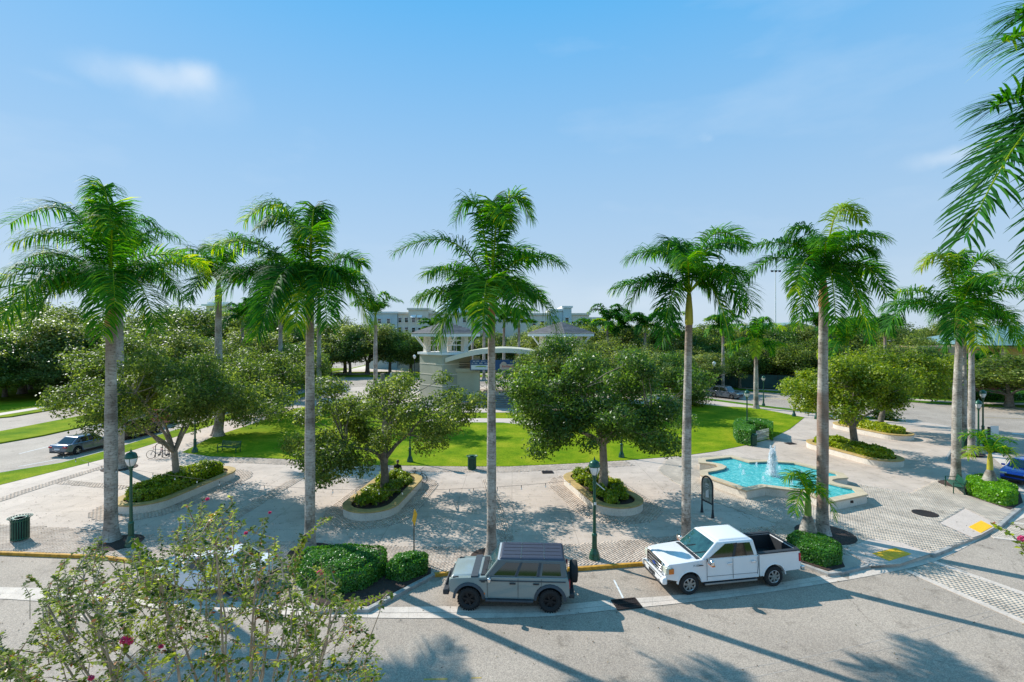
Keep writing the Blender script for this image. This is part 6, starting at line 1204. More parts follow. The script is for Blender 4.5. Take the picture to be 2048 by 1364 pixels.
# ---- boxy grey-green off-road vehicle
def offroader():
    hp = Vector((-.05, 19.22, ROAD+.012)); e = empty('parked_offroader', hp, R(177), 'boxy pale grey-green off-road vehicle with dark roof and tailgate spare wheel parked at the kerb', 'car')
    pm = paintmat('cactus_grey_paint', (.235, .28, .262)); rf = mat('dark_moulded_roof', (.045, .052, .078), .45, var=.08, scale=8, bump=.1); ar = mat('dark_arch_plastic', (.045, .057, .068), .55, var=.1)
    R0 = .415; fx, rx = 1.49, -1.49; hw = .93
    prof = [(2.22, .62), (2.25, .95), (2.18, 1.10), (1.95, 1.15), (1.02, 1.20), (.80, 1.22), (-2.12, 1.24), (-2.18, 1.1), (-2.2, .62), (-2.08, .56)]+arcxz(rx, R0, .53, 195, -15+0, 10)[0:0]
    prof += [(rx-.52, .56)]+[(x, z) for x, z in arcxz(rx, R0+.02, .52, 165, 15, 8)]+[(rx+.52, .46), (fx-.52, .46)]+[(x, z) for x, z in arcxz(fx, R0+.02, .52, 165, 15, 8)]+[(fx+.52, .60)]
    body(e, prof, hw, pm, wf=lambda x, z: hw-(.10 if x > 2.1 else 0)-(.03 if z > 1.12 else 0), bevel=.045)
    MB().box((0, 0, .62), (4.1, 1.3, .36)).build('underbody', M['plastic'], e)
    # hood with raised centre, dark vinyl band by the windscreen
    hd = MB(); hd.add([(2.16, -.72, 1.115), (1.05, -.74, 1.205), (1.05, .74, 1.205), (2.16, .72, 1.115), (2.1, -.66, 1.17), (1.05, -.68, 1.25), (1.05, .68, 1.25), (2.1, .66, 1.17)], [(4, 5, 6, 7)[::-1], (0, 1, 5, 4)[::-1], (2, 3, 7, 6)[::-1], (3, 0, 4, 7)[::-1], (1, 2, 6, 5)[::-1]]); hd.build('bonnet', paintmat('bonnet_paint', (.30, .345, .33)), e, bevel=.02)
    b = MB(); b.hexa([(1.42, -.93+.035, 1.19), (1.16, -.93+.035, 1.195), (1.16, .895, 1.195), (1.42, .895, 1.19), (1.42, -.88, 1.232), (1.16, -.88, 1.252), (1.16, .88, 1.252), (1.42, .88, 1.232)]); b.build('bonnet_band', M['plastic'] if False else ar, e)
    for s in (-1, 1): MB().bar((2.1, s*.80, 1.13), (1.9, s*.80, 1.16), .05, .05).build('trail_sight', M['plastic'], e)
    # cabin, roof, glass
    zb, zt = 1.22, 1.80; c8 = [(.86, .87, zb), (-2.10, .87, zb), (-2.10, -.87, zb), (.86, -.87, zb), (.42, .74, zt), (-2.02, .74, zt), (-2.02, -.74, zt), (.42, -.74, zt)]
    cabin(e, c8, mat('cabin_grey', (.12, .14, .14), .4, var=.03), 'cabin', .03)
    r8 = [(.44, .765, 1.72), (-2.06, .765, 1.72), (-2.06, -.765, 1.72), (.44, -.765, 1.72), (.34, .68, 1.875), (-1.98, .68, 1.875), (-1.98, -.68, 1.875), (.34, -.68, 1.875)]
    cabin(e, r8, rf, 'roof', .05)
    for x in (-.42, -1.28): MB().bar((x, -.72, 1.872), (x, .72, 1.872), .022, .02).build('roof_seam', M['alloy'], e)
    for yy in (-.45, -.15, .15, .45): MB().bar((.25, yy, 1.877), (-1.9, yy, 1.877), .02, .014).build('roof_rib', M['plastic'], e)
    for s in (1, -1):
        q = [(.86, s*.87, zb), (-2.10, s*.87, zb), (-2.02, s*.74, zt), (.42, s*.74, zt)]
        pane(e, q, .08, .345, .10, .84, M['glass'], 'front_side_window', trap=(.065, 0)); pane(e, q, .385, .62, .10, .84, M['glass'], 'rear_side_window'); pane(e, q, .69, .93, .14, .82, M['glass'], 'quarter_window'); pane(e, q, .352, .38, .05, .86, ar, 'door_pillar'); pane(e, q, .628, .66, .05, .86, ar, 'door_pillar')
        MB().bar((1.1, s*(hw+.003), 1.10), (-2.05, s*(hw+.003), 1.11), .015, .035, up=(0, 0, 1)).build('side_stripe', ar, e)
        for pts in ([(.82, 1.2), (.80, .5)], [(-.32, 1.2), (-.32, .5)], [(-1.17, 1.2), (-1.17, .95), (-1.0, .78)]): seam(e, pts, s*(hw+.001))
        for x in (-.12, -.98): MB().box((x, s*(hw+.02), 1.02), (.22, .035, .05)).build('door_handle', M['plastic'], e, bevel=.01)
        for cx in (fx, rx):       # arch flares
            a0 = arcxz(cx, R0+.02, .60, 178, 2, 12); a1 = arcxz(cx, R0+.02, .50, 178, 2, 12); f = MB()
            for i in range(12): f.hexa([(a0[i][0], s*(hw-.06), a0[i][1]), (a0[i+1][0], s*(hw-.06), a0[i+1][1]), (a1[i+1][0], s*(hw-.06), a1[i+1][1]), (a1[i][0], s*(hw-.06), a1[i][1]), (a0[i][0], s*(hw+.035), a0[i][1]-.02), (a0[i+1][0], s*(hw+.035), a0[i+1][1]-.02), (a1[i+1][0], s*(hw+.075), a1[i+1][1]), (a1[i][0], s*(hw+.075), a1[i][1])])
            f.build('wheel_arch', ar, e)
        MB().box((0, s*(hw+.03), .43), (1.75, .20, .07)).build('running_board', ar, e, bevel=.015)
        MB().box((0, s*(hw+.03), .468), (1.6, .15, .008)).build('step_tread', M['alloy'] if False else M['plastic'], e)
        MB().box((.72, s*(hw+.17), 1.22), (.12, .2, .17)).build('wing_mirror', M['chrome'] if s > 0 else pm, e, bevel=.035); MB().bar((.70, s*(hw-.08), 1.17), (.72, s*(hw+.1), 1.19), .05).build('mirror_arm', M['plastic'], e)
        MB().box((-2.195, s*.82, 1.0), (.05, .14, .3)).build('tail_light', M['red_lens'], e, bevel=.01)
        MB().lathe([(.12, -.02), (.12, .02)], (2.235, s*.62, .92), 16, axis='X').build('headlight', M['clear'], e)
        MB().box((.93, s*(hw+.004), .62), (.07, .01, .07)).build('badge', M['amber'], e); MB().box((.97, s*(hw+.004), 1.05), (.14, .008, .03)).build('fender_badge', M['plastic'], e)
    q = [(.86, -.87, zb), (.86, .87, zb), (.42, .74, zt), (.42, -.74, zt)]
    pane(e, q, .06, .94, .10, .86, M['windglass'], 'windscreen', trap=(.01, .01)); MB().bar((.40, -.74, 1.775), (.40, .74, 1.775), .10, .06).build('windscreen_header', mat('header_grey', (.5, .53, .53), .35, var=.02), e)
    for s in (-1, 1): MB().bar((.875, s*.855, 1.235), (.445, s*.745, 1.77), .075, .05).build('windscreen_pillar', pm, e)
    MB().box((.97, 0, 1.225), (.2, 1.5, .035)).build('cowl', M['plastic'], e); 
    for s in (-.35, .35): MB().bar((.93, s, 1.25), (.72, s+.35, 1.42), .018).build('wiper', M['plastic'], e)
    MB().box((2.235, 0, .92), (.04, 1.05, .22)).build('grille', M['plastic'], e); b = MB(); b.box((2.36, 0, .60), (.22, 1.7, .2)); b.box((2.42, 0, .74), (.08, 1.0, .06)); b.build('front_bumper', M['plastic'], e, bevel=.03); MB().box((2.46, 0, .62), (.03, 1.5, .07)).build('bumper_trim', M['alloy'], e)
    MB().box((-2.28, 0, .58), (.2, 1.75, .17)).build('rear_bumper', M['plastic'], e, bevel=.03)
    MB().bar((.2, -.6, 1.85), (.28, -.62, 2.2), .01).build('aerial', M['plastic'], e)
    for x in (fx, rx):
        for s in (-1, 1): wheel(e, x, s*.84, R0, .27, M['black_alloy'], .56, 6, s, True, .07)
    sp = empty('x', (0, 0, 0)); bpy.data.objects.remove(sp); b = MB(); r = .40
    b.lathe([(.2, -.13), (.34, -.14), (.39, -.11), (r, -.07), (r, .07), (.39, .11), (.34, .14), (.2, .13)], (-2.40, .05, 1.12), 28, axis='X'); t = b.build('spare_wheel', M['rubber'], e); MB().lathe([(.2, -.02), (.2, .02)], (-2.54, .05, 1.12), 16, axis='X').build('rim', M['black_alloy'], t)
offroader()
# ---- white crew-cab pickup
def pickup():
    e = empty('parked_pickup', (8.60, 20.70, ROAD+.012), math.atan2(-.645, -3.63), 'white crew-cab pickup truck with an open black-lined bed parked at the kerb', 'pickup truck')
    pm = paintmat('white_pickup_paint', (.78, .77, .75)); R0 = .40; fx, rx = 1.90, -1.78; hw = .98
    front_ = [(2.80, .62), (2.86, .80), (2.84, 1.08), (2.72, 1.20), (2.3, 1.235), (1.35, 1.30)]
    prof = front_+[(1.1, 1.31), (-1.10, 1.30), (-1.10, .46)]+[(fx-.50, .46)]+[(x, z) for x, z in arcxz(fx, R0+.03, .49, 165, 15, 8)]+[(fx+.5, .58)]
    body(e, prof, hw, pm, 'cab_body', wf=lambda x, z: hw-(.13 if x > 2.78 else (.05 if x > 2.6 else 0))-(.05 if z > 1.15 else 0), bevel=.06)
    bed = [(-1.14, 1.33), (-2.92, 1.36), (-2.96, 1.30), (-2.96, .62), (rx-.5, .60)]+[(x, z) for x, z in arcxz(rx, R0+.03, .49, 165, 15, 8)]+[(rx+.5, .48), (-1.14, .48)]
    for s in (1, -1):
        n = len(bed); v = [(x, s*(hw-(.03 if z > 1.2 else 0)), z) for x, z in bed]+[(x, s*(hw-.16), z) for x, z in bed]; bmx = bmesh.new(); bv = [bmx.verts.new(q) for q in v]
        bmx.faces.new(bv[:n]); bmx.faces.new(bv[n:][::-1]); [bmx.faces.new((bv[i], bv[(i+1) % n], bv[n+(i+1) % n], bv[n+i])) for i in range(n)]; bmesh.ops.triangulate(bmx, faces=[f for f in bmx.faces if len(f.verts) > 4]); bmesh.ops.recalc_face_normals(bmx, faces=bmx.faces)
        me = bpy.data.meshes.new('bed_side'); bmx.to_mesh(me); bmx.free(); me.materials.append(pm); o = bpy.data.objects.new('bed_side', me); col.objects.link(o); o.parent = e; bb = o.modifiers.new('bevel', 'BEVEL'); bb.width = .025; bb.segments = 2; bb.limit_method = 'ANGLE'
        MB().bar((-1.12, s*(hw-.09), 1.36), (-2.95, s*(hw-.09), 1.39), .19, .05).build('bed_rail_cap', M['plastic'], e, bevel=.012)
        MB().box((-2.05, s*(hw-.17), 1.02), (1.78, .015, .62)).build('bed_liner_side', M['plastic'], e)
        # cab side glass, seams, handles
        q = [(1.35, s*.93, 1.30), (-1.08, s*.93, 1.30), (-.94, s*.80, 1.90), (.66, s*.80, 1.90)]
        pane(e, q, .10, .52, .06, .86, M['glass'], 'front_side_window', trap=(.17, 0)); pane(e, q, .575, .93, .06, .84, M['glass'], 'rear_side_window', trap=(0, .035)); pane(e, q, .523, .572, .05, .87, M['plastic'], 'door_pillar')
        for pts in ([(1.18, 1.29), (1.16, .52)], [(.06, 1.29), (.04, .50)], [(-1.02, 1.29), (-1.05, .95), (-1.02, .6)]): seam(e, pts, s*(hw+.002))
        seam(e, [(1.15, .66), (-1.04, .64)], s*(hw+.002), 'crease_shade', .008)  # dark strip painted for the shade line along the lower door fold
        for x in (.20, -.84): MB().box((x, s*(hw+.02), 1.10), (.20, .04, .05)).build('door_handle', M['chrome'], e, bevel=.012)
        MB().box((1.14, s*(hw+.24), 1.32), (.14, .30, .20)).build('wing_mirror', M['chrome'], e, bevel=.04); MB().box((1.12, s*(hw+.24), 1.22), (.12, .28, .05)).build('mirror_signal', M['amber'], e); MB().bar((1.12, s*(hw-.08), 1.28), (1.12, s*(hw+.14), 1.28), .07).build('mirror_arm', M['plastic'], e)
        MB().box((.18, s*(hw+.02), .40), (2.3, .14, .06)).build('running_board', M['plastic'], e, bevel=.02); MB().box((.18, s*(hw+.095), .41), (2.25, .02, .05)).build('running_board_trim', M['alloy'], e)
        MB().box((2.76, s*.80, .98), (.22, .33, .26)).build('headlight', M['clear'], e, bevel=.03); MB().box((2.66, s*.955, .97), (.20, .08, .20)).build('turn_signal', M['amber'], e, bevel=.02)
        t = MB().box((-2.94, s*.90, 1.10), (.10, .16, .34)).build('tail_light', M['red_lens'], e, bevel=.02); MB().box((-2.995, s*.90, 1.12), (.01, .13, .07)).build('reverse_lens', M['frost'], t)
        MB().lathe([(.07, -.02), (.07, .02)], (2.98, s*.62, .50), 12, axis='X').build('fog_light', M['dark'], e)
        for cx in (fx, rx):
            a0 = arcxz(cx, R0+.03, .525, 175, 5, 12); a1 = arcxz(cx, R0+.03, .485, 175, 5, 12); f = MB()
            for i in range(12): f.hexa([(a0[i][0], s*(hw-.08), a0[i][1]), (a0[i+1][0], s*(hw-.08), a0[i+1][1]), (a1[i+1][0], s*(hw-.08), a1[i+1][1]), (a1[i][0], s*(hw-.08), a1[i][1]), (a0[i][0], s*(hw+.006), a0[i][1]), (a0[i+1][0], s*(hw+.006), a0[i+1][1]), (a1[i+1][0], s*(hw+.018), a1[i+1][1]), (a1[i][0], s*(hw+.018), a1[i][1])])
            f.build('wheel_arch', pm, e)
        MB().box((1.42, s*(hw+.003), 1.12), (.18, .008, .035)).build('fender_badge', M['plastic'], e)
    MB().box((-2.05, 0, .72), (1.76, 1.60, .04)).build('bed_floor', M['plastic'], e); MB().box((-2.92, 0, 1.0), (.08, 1.64, .72)).build('tailgate', pm, e, bevel=.02); MB().box((-2.865, 0, 1.02), (.03, 1.6, .6)).build('bed_liner_tail', M['plastic'], e); MB().box((-1.18, 0, 1.03), (.06, 1.62, .62)).build('bed_bulkhead', M['plastic'], e); MB().bar((-2.93, -.8, 1.385), (-2.93, .8, 1.385), .10, .04).build('tailgate_cap', M['plastic'], e)
    for i in range(9): MB().box((-2.05, -.7+i*.175, .745), (1.7, .05, .014)).build('bed_rib', M['dark'], e)
    MB().bar((-2.8, .74, 1.25), (-1.9, .74, 1.25), .03).build('tie_bar', M['alloy'], e); MB().bar((-1.4, -.74, 1.0), (-1.4, -.74, 1.35), .03).build('tie_bar', M['alloy'], e)
    for sx in (-.3, .3): MB().box((-1.6+sx*.3, sx*.6, .82), (.3, .26, .18), R(20)).build('bundle', M['silverp'], e, bevel=.04)
    MB().box((0, 0, .60), (5.2, 1.3, .34)).build('underbody', M['plastic'], e)
    c8 = [(1.38, .93, 1.29), (-1.10, .93, 1.29), (-1.10, -.93, 1.29), (1.38, -.93, 1.29), (.66, .80, 1.90), (-.96, .80, 1.90), (-.96, -.80, 1.90), (.66, -.80, 1.90)]; cabin(e, c8, pm, 'cabin', .07)
    r8 = [(.69, .805, 1.84), (-.98, .805, 1.84), (-.98, -.805, 1.84), (.69, -.805, 1.84), (.45, .66, 1.955), (-.80, .66, 1.955), (-.80, -.66, 1.955), (.45, -.66, 1.955)]; cabin(e, r8, pm, 'roof', .05)
    for yy in (-.3, 0, .3): MB().bar((.2, yy, 1.947), (-.5, yy, 1.947), .03, .012).build('roof_rib', pm, e)
    q = [(1.38, -.93, 1.29), (1.38, .93, 1.29), (.66, .80, 1.90), (.66, -.80, 1.90)]; pane(e, q, .045, .955, .05, .92, M['windglass'], 'windscreen', off=.012)
    q = [(-1.10, -.93, 1.29), (-1.10, .93, 1.29), (-.96, .80, 1.90), (-.96, -.80, 1.90)]; pane(e, q, .12, .88, .25, .85, M['glass'], 'rear_window', off=.012)
    MB().box((1.45, 0, 1.30), (.16, 1.6, .03)).build('cowl', M['plastic'], e)
    for s in (-.4, .3): MB().bar((1.42, s, 1.325), (1.12, s+.45, 1.54), .02).build('wiper', M['plastic'], e)
    b = MB(); b.add([(2.74, -.70, 1.185), (1.5, -.78, 1.285), (1.5, .78, 1.285), (2.74, .70, 1.185), (2.55, -.52, 1.25), (1.52, -.6, 1.32), (1.52, .6, 1.32), (2.55, .52, 1.25)], [(4, 5, 6, 7)[::-1], (0, 1, 5, 4)[::-1], (2, 3, 7, 6)[::-1], (3, 0, 4, 7)[::-1], (1, 2, 6, 5)[::-1]]); b.build('bonnet', pm, e, bevel=.03)
    g_ = MB().box((2.845, 0, .97), (.05, 1.22, .42)).build('grille', M['dark'], e)
    for z in (.82, .93, 1.04): MB().box((2.885, 0, z), (.04, 1.16, .055)).build('grille_bar', M['chrome'], e, bevel=.012)
    b = MB(); b.box((2.88, 0, 1.185), (.05, 1.28, .035)); b.box((2.88, 0, .765), (.05, 1.28, .035)); b.box((2.88, .64, .97), (.05, .04, .4)); b.box((2.88, -.64, .97), (.05, .04, .4)); b.build('grille_surround', M['chrome'], e)
    MB().prism([(.14*math.cos(a), .055*math.sin(a)) for a in [2*math.pi*i/16 for i in range(16)]], 0, .02, Matrix.Translation((2.902, 0, .93)) @ Matrix.Rotation(R(90), 4, 'Z') @ Matrix.Rotation(R(90), 4, 'X')).build('oval_badge', mat('oval_blue', (.02, .06, .25), .3), e)
    b = MB(); b.box((2.90, 0, .58), (.20, 1.86, .26)); b.build('front_bumper', M['chrome'] if False else pm, e, bevel=.05); MB().box((2.985, 0, .46), (.06, 1.5, .10)).build('bumper_lip', M['plastic'], e, bevel=.02); MB().box((3.01, 0, .60), (.02, .5, .13)).build('number_plate_recess', M['plastic'], e); MB().box((2.985, 0, .70), (.03, 1.6, .03)).build('bumper_trim', M['chrome'], e)
    MB().box((-3.14, 0, .62), (.16, 1.86, .18)).build('rear_bumper', M['chrome'], e, bevel=.03)
    for x in (fx, rx):
        for s in (-1, 1): wheel(e, x, s*.86, R0, .25, M['alloy'], .62, 7, s, False, .075)
    # lettering on the wing
    text('F-150', .11, M['plastic'], e, (1.62, hw+.006, 1.12), (R(90), 0, R(180)), 'wing_lettering', .002)
pickup()
# ---- ordinary cars
def car(loc, rz, lab, c, kind='sedan', metal=0., name='parked_car'):
    e = empty(name, (loc[0], loc[1], ROAD+.012), rz, lab, 'car'); pm = mat(name+'_paint', c, .25, metal, var=.03, scale=1, coat=.9); R0 = .33 if kind == 'sedan' else .37; hw = .9 if kind == 'sedan' else .97
    if kind == 'sedan': fx, rx, F_, Rr, zh, zb, zt = 1.38, -1.40, 2.30, -2.35, .86, .92, 1.43; top = [(2.2, .72), (2.05, .80), (1.2, .92), (.9, .94), (-1.5, .97), (-2.2, .94), (-2.34, .80)]; cb = (1.02, -1.85, .35, -1.15)
    else: fx, rx, F_, Rr, zh, zb, zt = 1.48, -1.45, 2.42, -2.42, 1.05, 1.05, 1.78; top = [(2.34, .85), (2.2, 1.0), (1.3, 1.10), (1.0, 1.12), (-2.2, 1.14), (-2.36, 1.08), (-2.42, .9)]; cb = (1.1, -2.3, .45, -2.05)
    prof = [(F_, .35), (F_+.02, .58)]+top+[(Rr, .4), (rx-.42, .32)]+arcxz(rx, R0, .40, 170, 10, 8)+[(rx+.42, .24), (fx-.42, .24)]+arcxz(fx, R0, .40, 170, 10, 8)+[(fx+.42, .28)]
    body(e, prof, hw, pm, wf=lambda x, z: hw-(.16 if x > F_-.12 else (.05 if x > F_-.4 else (.12 if x < Rr+.12 else 0)))-(.04 if z > .85 else 0), bevel=.07, seg=4); MB().box((0, 0, .42), (3.9, 1.3, .3)).build('underbody', M['plastic'], e)
    w0, w1 = hw-.09, hw-.27; c8 = [(cb[0], w0, zb-.02), (cb[1], w0, zb-.02), (cb[1], -w0, zb-.02), (cb[0], -w0, zb-.02), (cb[2], w1, zt), (cb[3], w1, zt), (cb[3], -w1, zt), (cb[2], -w1, zt)]; cabin(e, c8, pm, 'cabin', .07)
    for s in (1, -1):
        q = [(cb[0], s*w0, zb-.02), (cb[1], s*w0, zb-.02), (cb[3], s*w1, zt), (cb[2], s*w1, zt)]; pane(e, q, .10, .46, .10, .84, M['glass'], 'front_side_window', off=.02, trap=(.10, 0)); pane(e, q, .50, .86, .10, .84, M['glass'], 'rear_side_window', off=.02, trap=(0, .06))
        MB().box((cb[0]-.25, s*(hw+.08), zb+.04), (.14, .2, .13)).build('wing_mirror', pm, e, bevel=.03); MB().box((Rr+.06, s*(hw-.24), zb-.15), (.12, .36, .14)).build('tail_light', M['red_lens'], e, bevel=.03); MB().box((F_-.1, s*(hw-.30), zb-.24), (.22, .36, .13)).build('headlight', M['clear'], e, bevel=.03)
        for x in ((.95, -.1, -1.1)): seam(e, [(x, zb-.02), (x, .32)], s*(hw+.001))
        for x in (.1, -.95): MB().box((x, s*(hw+.01), zb-.1), (.16, .03, .03)).build('door_handle', pm, e)
    q = [(cb[0], -w0, zb-.02), (cb[0], w0, zb-.02), (cb[2], w1, zt), (cb[2], -w1, zt)]; pane(e, q, .07, .93, .06, .90, M['glass'], 'windscreen', off=.022)
    q = [(cb[1], -w0, zb-.02), (cb[1], w0, zb-.02), (cb[3], w1, zt), (cb[3], -w1, zt)]; pane(e, q, .1, .9, .12, .88, M['glass'], 'rear_window', off=.022)
    MB().box((F_+.015, 0, .58), (.03, 1.0, .18)).build('grille', M['dark'], e); MB().box((F_+.02, 0, .34), (.03, 1.3, .1)).build('lower_grille', M['plastic'], e); MB().box((Rr-.01, 0, .62), (.02, .5, .13)).build('number_plate', M['bnwhite'], e); MB().box((Rr-.01, 0, .36), (.03, 1.4, .12)).build('rear_valance', M['plastic'], e)
    if kind == 'suv':
        for s in (-1, 1): MB().bar((.2, s*(w1-.05), zt+.03), (-1.9, s*(w1-.05), zt+.03), .04).build('roof_rail', M['alloy'], e)
    for x in (fx, rx):
        for s in (-1, 1): wheel(e, x, s*(hw-.12), R0, .21, M['alloy'], .64, 5, s, False, .06)
    return e
car((-36.9, 43.2), R(83), 'silver sedan parked on the left street with its tail to the camera', (.13, .16, .21), metal=.4)
car((-37.0, 49.4), R(86), 'black car parked ahead of the silver sedan on the left street', (.02, .02, .022), 'suv')
car((-38.9, 54.4), R(88), 'red vehicle partly hidden by the oak on the left street', (.40, .03, .025), 'suv')
car((33.2, 77.6), math.atan2(-.81, .58), 'dark grey large vehicle parked on the back street right of the bandstand', (.13, .14, .16), 'suv', .3)
car((-23.0, 103.5), R(2), 'greenish silver vehicle on the back street left of the bandstand', (.30, .34, .30), 'suv', .3)
car((35.6, 34.6), math.atan2(-.5, -.85), 'bright blue car parked at the right edge facing the camera', (.005, .055, .45), 'sedan', .1)
car((-12.2, 20.25), R(178), 'white car parked at the kerb behind the crape myrtle', (.75, .75, .76), 'sedan')
car((-14, 130), R(90), 'white car in the distant parking lot left of the bandstand', (.7, .7, .7), 'suv')

# ---------------------------------------------------------------- crape myrtles in the foreground
def crape(base, stems, tips, label, seed, nleafpair=12, leafL=.054, flowers=(), lm='crape', shoots=()):
    """stems: list of (x,y,z) waypoints lists; tips: twig end points; each twig joins the nearest branch point"""
    r = np.random.default_rng(seed); rr = random.Random(seed); o = Vector(base); e = empty('crape_myrtle', base, 0, label, 'shrub' if False else 'tree')
    b = MB(); nodes = []
    for s in stems:
        P = [Vector(p)-o for p in s]; rad = [.045*(1-.75*i/(len(P)-1))+.004 for i in range(len(P))]; S = [Vector((*q,)) for q in P]; sm = []
        for i in range(len(S)-1):
            for j in range(4): sm.append(S[i].lerp(S[i+1], j/4)+Vector((rr.uniform(-.05, .05), rr.uniform(-.05, .05), 0)))
        sm.append(S[-1]); b.tube(sm, [.028*(1-.75*i/(len(sm)-1))+.003 for i in range(len(sm))], 6); nodes += sm[len(sm)//3:]
    b.build('stems', M['cbark'], e); tw = MB(); LP, LN, LD, LT, LS = [], [], [], [], []
    order = sorted([Vector(t)-o for t in tips], key=lambda t: min((t-n_).length for n_ in nodes))
    for t in order:
        a = min(nodes, key=lambda n_: (t-n_).length+.7*max(0, n_.z-t.z+.25)); L = (t-a).length
        mid = a.lerp(t, .5)+Vector((rr.uniform(-.06, .06), rr.uniform(-.06, .06), rr.uniform(-.04, .10)))*L; mid2 = a.lerp(t, .8)+Vector((rr.uniform(-.04, .04), rr.uniform(-.04, .04), rr.uniform(-.02, .06)))*L
        tw.tube([a, mid, mid2, t], [.0075, .0055, .004, .0018], 4, caps=False); 
        if L > .5: nodes += [mid, mid2]
        else: nodes.append(mid2)
        seg = [a, mid, mid2, t]; Lt = min(L, rr.uniform(.35, .75)); nP = max(3, int(nleafpair*Lt/.55)); hue = rr.gauss(.50, .19); hue = .85 if rr.random() < .14 else hue; dense = rr.random() < .35
        for k in range(nP*(2 if dense else 1)):
            q = 1-(k+.2)/(nP*(2 if dense else 1))*Lt/max(L, .01); q = max(.02, q); f = q*3; i = min(2, int(f)); p = seg[i].lerp(seg[i+1], f-i); d = (seg[i+1]-seg[i]).normalized()
            sd = d.cross(Vector((0, 0, 1))); sd = sd.normalized() if sd.length > .05 else Vector((1, 0, 0))
            if rr.random() < .22: continue
            for s in (-1, 1):
                D = (sd*s+d*.45+Vector((0, 0, rr.uniform(-.45, .15)))+Vector((rr.uniform(-.25, .25),)*3)).normalized(); sz = leafL*rr.uniform(.6, 1.25)*(1.15 if dense else 1); c_ = p+D*sz*.55
                LP.append(c_); LD.append(D); LN.append(Vector((0, 0, 1))+Vector((rr.uniform(-.6, .6), rr.uniform(-.6, .6), rr.uniform(-.2, .2)))-D*.2); LT.append(min(1, max(0, hue+rr.gauss(0, .12)))); LS.append(sz)
    [tw.tube([Vector(p0)-o-Vector((0, 0, .3)), Vector(p0)-o, Vector(p1)-o], [.006, .005, .002], 4, caps=False) for p0, p1, _ in shoots]; tw.build('twigs', M['cbark'], e)['kind'] = 'stuff'; 
    for (p0, p1, hu) in shoots:
        p0 = Vector(p0)-o; p1 = Vector(p1)-o; d = (p1-p0).normalized(); sd = d.cross(Vector((0, 1, 0))).normalized(); Ls = (p1-p0).length; nn_ = int(Ls/.026)
        for k in range(nn_):
            p = p0.lerp(p1, k/nn_)
            for s in (-1, 1):
                a_ = k*1.3; D = (sd*s*math.cos(a_)+Vector((0, 1, 0))*s*math.sin(a_)+Vector((0, 0, -.55))).normalized(); sz = .075*rr.uniform(.8, 1.2)*(1-.5*k/nn_); LP.append(p+D*sz*.5); LD.append(D); LN.append(d*.6+Vector((rr.uniform(-.5, .5), -.3, .6))); LT.append(min(1, max(0, hu+rr.gauss(0, .08)))); LS.append(sz)
    LP, LN, LD, LT, LS = map(np.array, (LP, LN, LD, LT, LS)); red = r.random(len(LP)) < .035
    for msk, mm, nm in ((~red, lm, 'leaves'), (red, 'crapered', 'autumn_leaves')):
        V, Fc, T_ = leaves(LP[msk], LN[msk], LS[msk], LS[msk]*.58, LT[msk], D=LD[msk]); npmesh(nm, V, Fc, LM[mm], e, T_)
    for (x, y, z, q) in flowers:
        n_ = int(260*q) ; d = r.normal(size=(n_, 3)); d /= np.linalg.norm(d, axis=1, keepdims=True); P = np.array([x, y, z])-np.array(o)+d*np.array([.085, .07, .06])*q*r.uniform(.5, 1, (n_, 1)); V, Fc, T_ = leaves(P, d+r.normal(0, .6, (n_, 3)), .028, .024, r.random(n_)); npmesh('flower_cluster', V, Fc, LM['petal'], e, T_)
    return e
r_ = random.Random(77); base = (-3.3, 6.3, ROAD)
env = [(-20, 1255), (60, 1230), (100, 1130), (140, 1105), (200, 1090), (280, 1075), (330, 1040), (400, 1000), (470, 1015), (540, 1045), (600, 1075), (660, 1130), (720, 1180), (760, 1290), (770, 1420)]
def envv(u):
    for (a, va), (c, vc) in zip(env[:-1], env[1:]):
        if a <= u <= c: return va+(vc-va)*(u-a)/(c-a)
    return 1400
stems = []; tips = []
for i in range(22):
    u = 60+i*31+r_.uniform(-60, 60); y = r_.uniform(5.3, 7.4); vt = envv(u)+r_.uniform(40, 170); p = AT(u, vt, y); bx = base[0]+r_.uniform(-.35, .35); by = base[1]+r_.uniform(-.3, .3); m1 = Vector((bx+(p.x-bx)*.25, by+(p.y-by)*.3, 2.8)); m2 = Vector((bx+(p.x-bx)*.62, by+(p.y-by)*.65, 5.2)); stems.append([(bx, by, ROAD), tuple(m1), tuple(m2), tuple(p)])
k = 0
while k < 2050:
    u = r_.uniform(-60, 770); y = r_.uniform(4.9, 7.9); v0 = envv(max(-20, u))+45*math.sin(u*.045)*math.sin(u*.021+1)+25; v = v0+(abs(r_.gauss(0, 1))*125+r_.uniform(-10, 40) if r_.random() < .7 else r_.uniform(0, 420)); 
    if v > 1560 or v < v0-12: continue
    if math.sin(u*.031+y*2.1)*math.sin(v*.027+y) > .45: continue
    if u > 600 and r_.random() < .35: continue
    tips.append(tuple(AT(u, v, y))); k += 1
for u, v, y in ((128, 1120, 6.2), (140, 1180, 6.1), (640, 1040, 6.5), (655, 1045, 6.6), (610, 1075, 6.4), (530, 1035, 6.8), (505, 1060, 6.8), (780, 1190, 6.2), (735, 1355, 5.6), (0, 1260, 6.5), (450, 1010, 7.0), (405, 1005, 7.1), (200, 1085, 6.4), (270, 1080, 6.5), (60, 1160, 6.3), (10, 1330, 6), (700, 1200, 6.6)): tips += [tuple(AT(u+r_.uniform(-8, 8), v+r_.uniform(-8, 12), y+r_.uniform(-.1, .1))) for _ in range(3)]
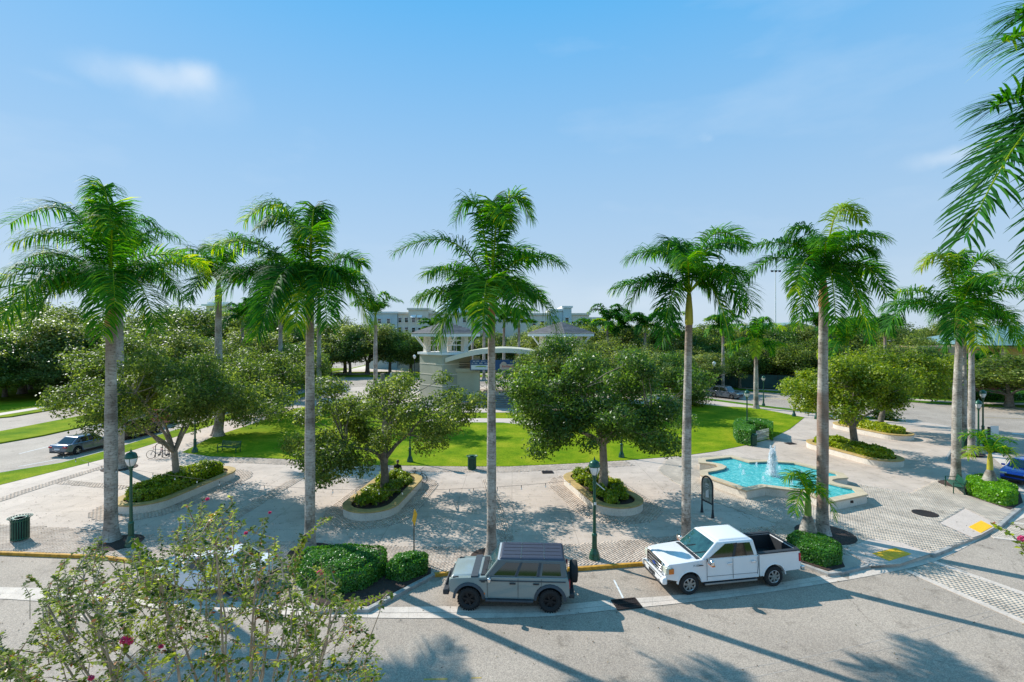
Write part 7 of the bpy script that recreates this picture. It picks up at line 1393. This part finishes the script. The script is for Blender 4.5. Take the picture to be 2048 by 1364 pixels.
fl = [(*AT(253, 1281, 5.6), .85), (*AT(641, 1145, 6.3), .45), (*AT(322, 1293, 5.8), .3), (*AT(415, 998, 7.0), .28), (*AT(434, 1026, 7.0), .2), (*AT(540, 1025, 6.8), .2), (*AT(492, 1066, 6.8), .25), (*AT(182, 1356, 5.5), .35), (*AT(390, 1385, 5.5), .3)]
shoots = [(tuple(AT(a, b, y)), tuple(AT(c, d, y)), h) for a, b, c, d, y, h in ((140, 1260, 128, 1118, 6.0, .3), (205, 1230, 192, 1140, 6.1, .25), (245, 1180, 228, 1100, 6.3, .35), (268, 1085, 315, 1120, 6.0, .3), (330, 1150, 318, 1050, 6.3, .4), (440, 1060, 395, 1005, 6.6, .45), (520, 1090, 535, 1030, 6.5, .4), (590, 1100, 640, 1045, 6.4, .95), (590, 1140, 612, 1070, 6.4, .85), (470, 1115, 500, 1075, 6.4, .6), (700, 1215, 768, 1188, 6.2, .95), (440, 1330, 415, 1280, 5.4, .8), (300, 1240, 262, 1270, 5.6, .9), (735, 1360, 745, 1340, 5.6, .95), (355, 1130, 372, 1060, 6.4, .3), (60, 1190, 45, 1165, 6.2, .5), (560, 1180, 600, 1120, 6.3, .5))]
crape(base, stems, tips, 'large sprawling crape myrtle with small leaves and a few pink flowers in the left foreground', 5, flowers=fl, shoots=shoots)
b2 = (6.6, 5.2, ROAD); e1 = AT(1990, 1050, 5.0); tp = [tuple(e1), tuple(AT(2022, 1045, 5.1)), tuple(AT(2040, 1085, 4.9)), tuple(AT(2046, 1095, 5.0)), tuple(AT(2060, 1060, 5.0)), tuple(AT(2075, 1090, 5.0)), tuple(AT(2050, 1110, 4.9))]+[(6.6+r_.gauss(0, .9), 5.2+r_.gauss(0, .7), 7.2+r_.gauss(0, .7)) for _ in range(60)]
tp = [t for t in tp if not (0 < CU+t[0]/t[1]*F < 1975 and t[1] > 0)]; tp = [t for i, t in enumerate(tp) if i < 7 or CU+t[0]/t[1]*F > 2110]
crape(b2, [[(6.6, 5.2, ROAD), (6.6, 5.2, 3), (6.4, 5.2, 5.6), (6.0, 5.1, 7.3)], [(6.7, 5.3, ROAD), (6.9, 5.3, 3.5), (7.1, 5.2, 6.5)]], tp, 'crape myrtle reaching in with one flowering twig at the right edge', 6, flowers=[(*AT(2044, 1077, 5.0), .42)], nleafpair=16, leafL=.055)

# fallen leaves and grit lying about the plaza and road
n_ = 2600; X = rng.uniform(-30, 24, n_); Y = rng.uniform(15, 34, n_); onroad = ~inpoly(X, Y, park); keep = ~onroad | (rng.random(n_) < .35); inpl = np.zeros(n_, bool)
for a_, c_, r1 in PL: inpl |= inpoly(X, Y, stadium(a_, c_, r1+.1))
inpl |= inpoly(X, Y, poly); keep &= ~inpl; X, Y, onroad = X[keep], Y[keep], onroad[keep]; Zl = np.where(onroad, ROAD+.024, .03); n_ = len(X)
M['litter'] = leafmat('fallen_leaf', rampmix((.05, .035, .02), (.13, .08, .035), (.22, .15, .05), (.10, .12, .03)), rough=.8, trans=.05)
V, Fc, T_ = leaves(np.stack([X, Y, Zl], 1), np.array([0, 0, 1.])+rng.normal(0, .25, (n_, 3)), rng.uniform(.04, .10, n_), rng.uniform(.025, .05, n_), rng.random(n_))
tag(npmesh('leaf_litter', V, Fc, M['litter'], tint=T_), 'fallen leaves scattered over plaza and road', kind='stuff')
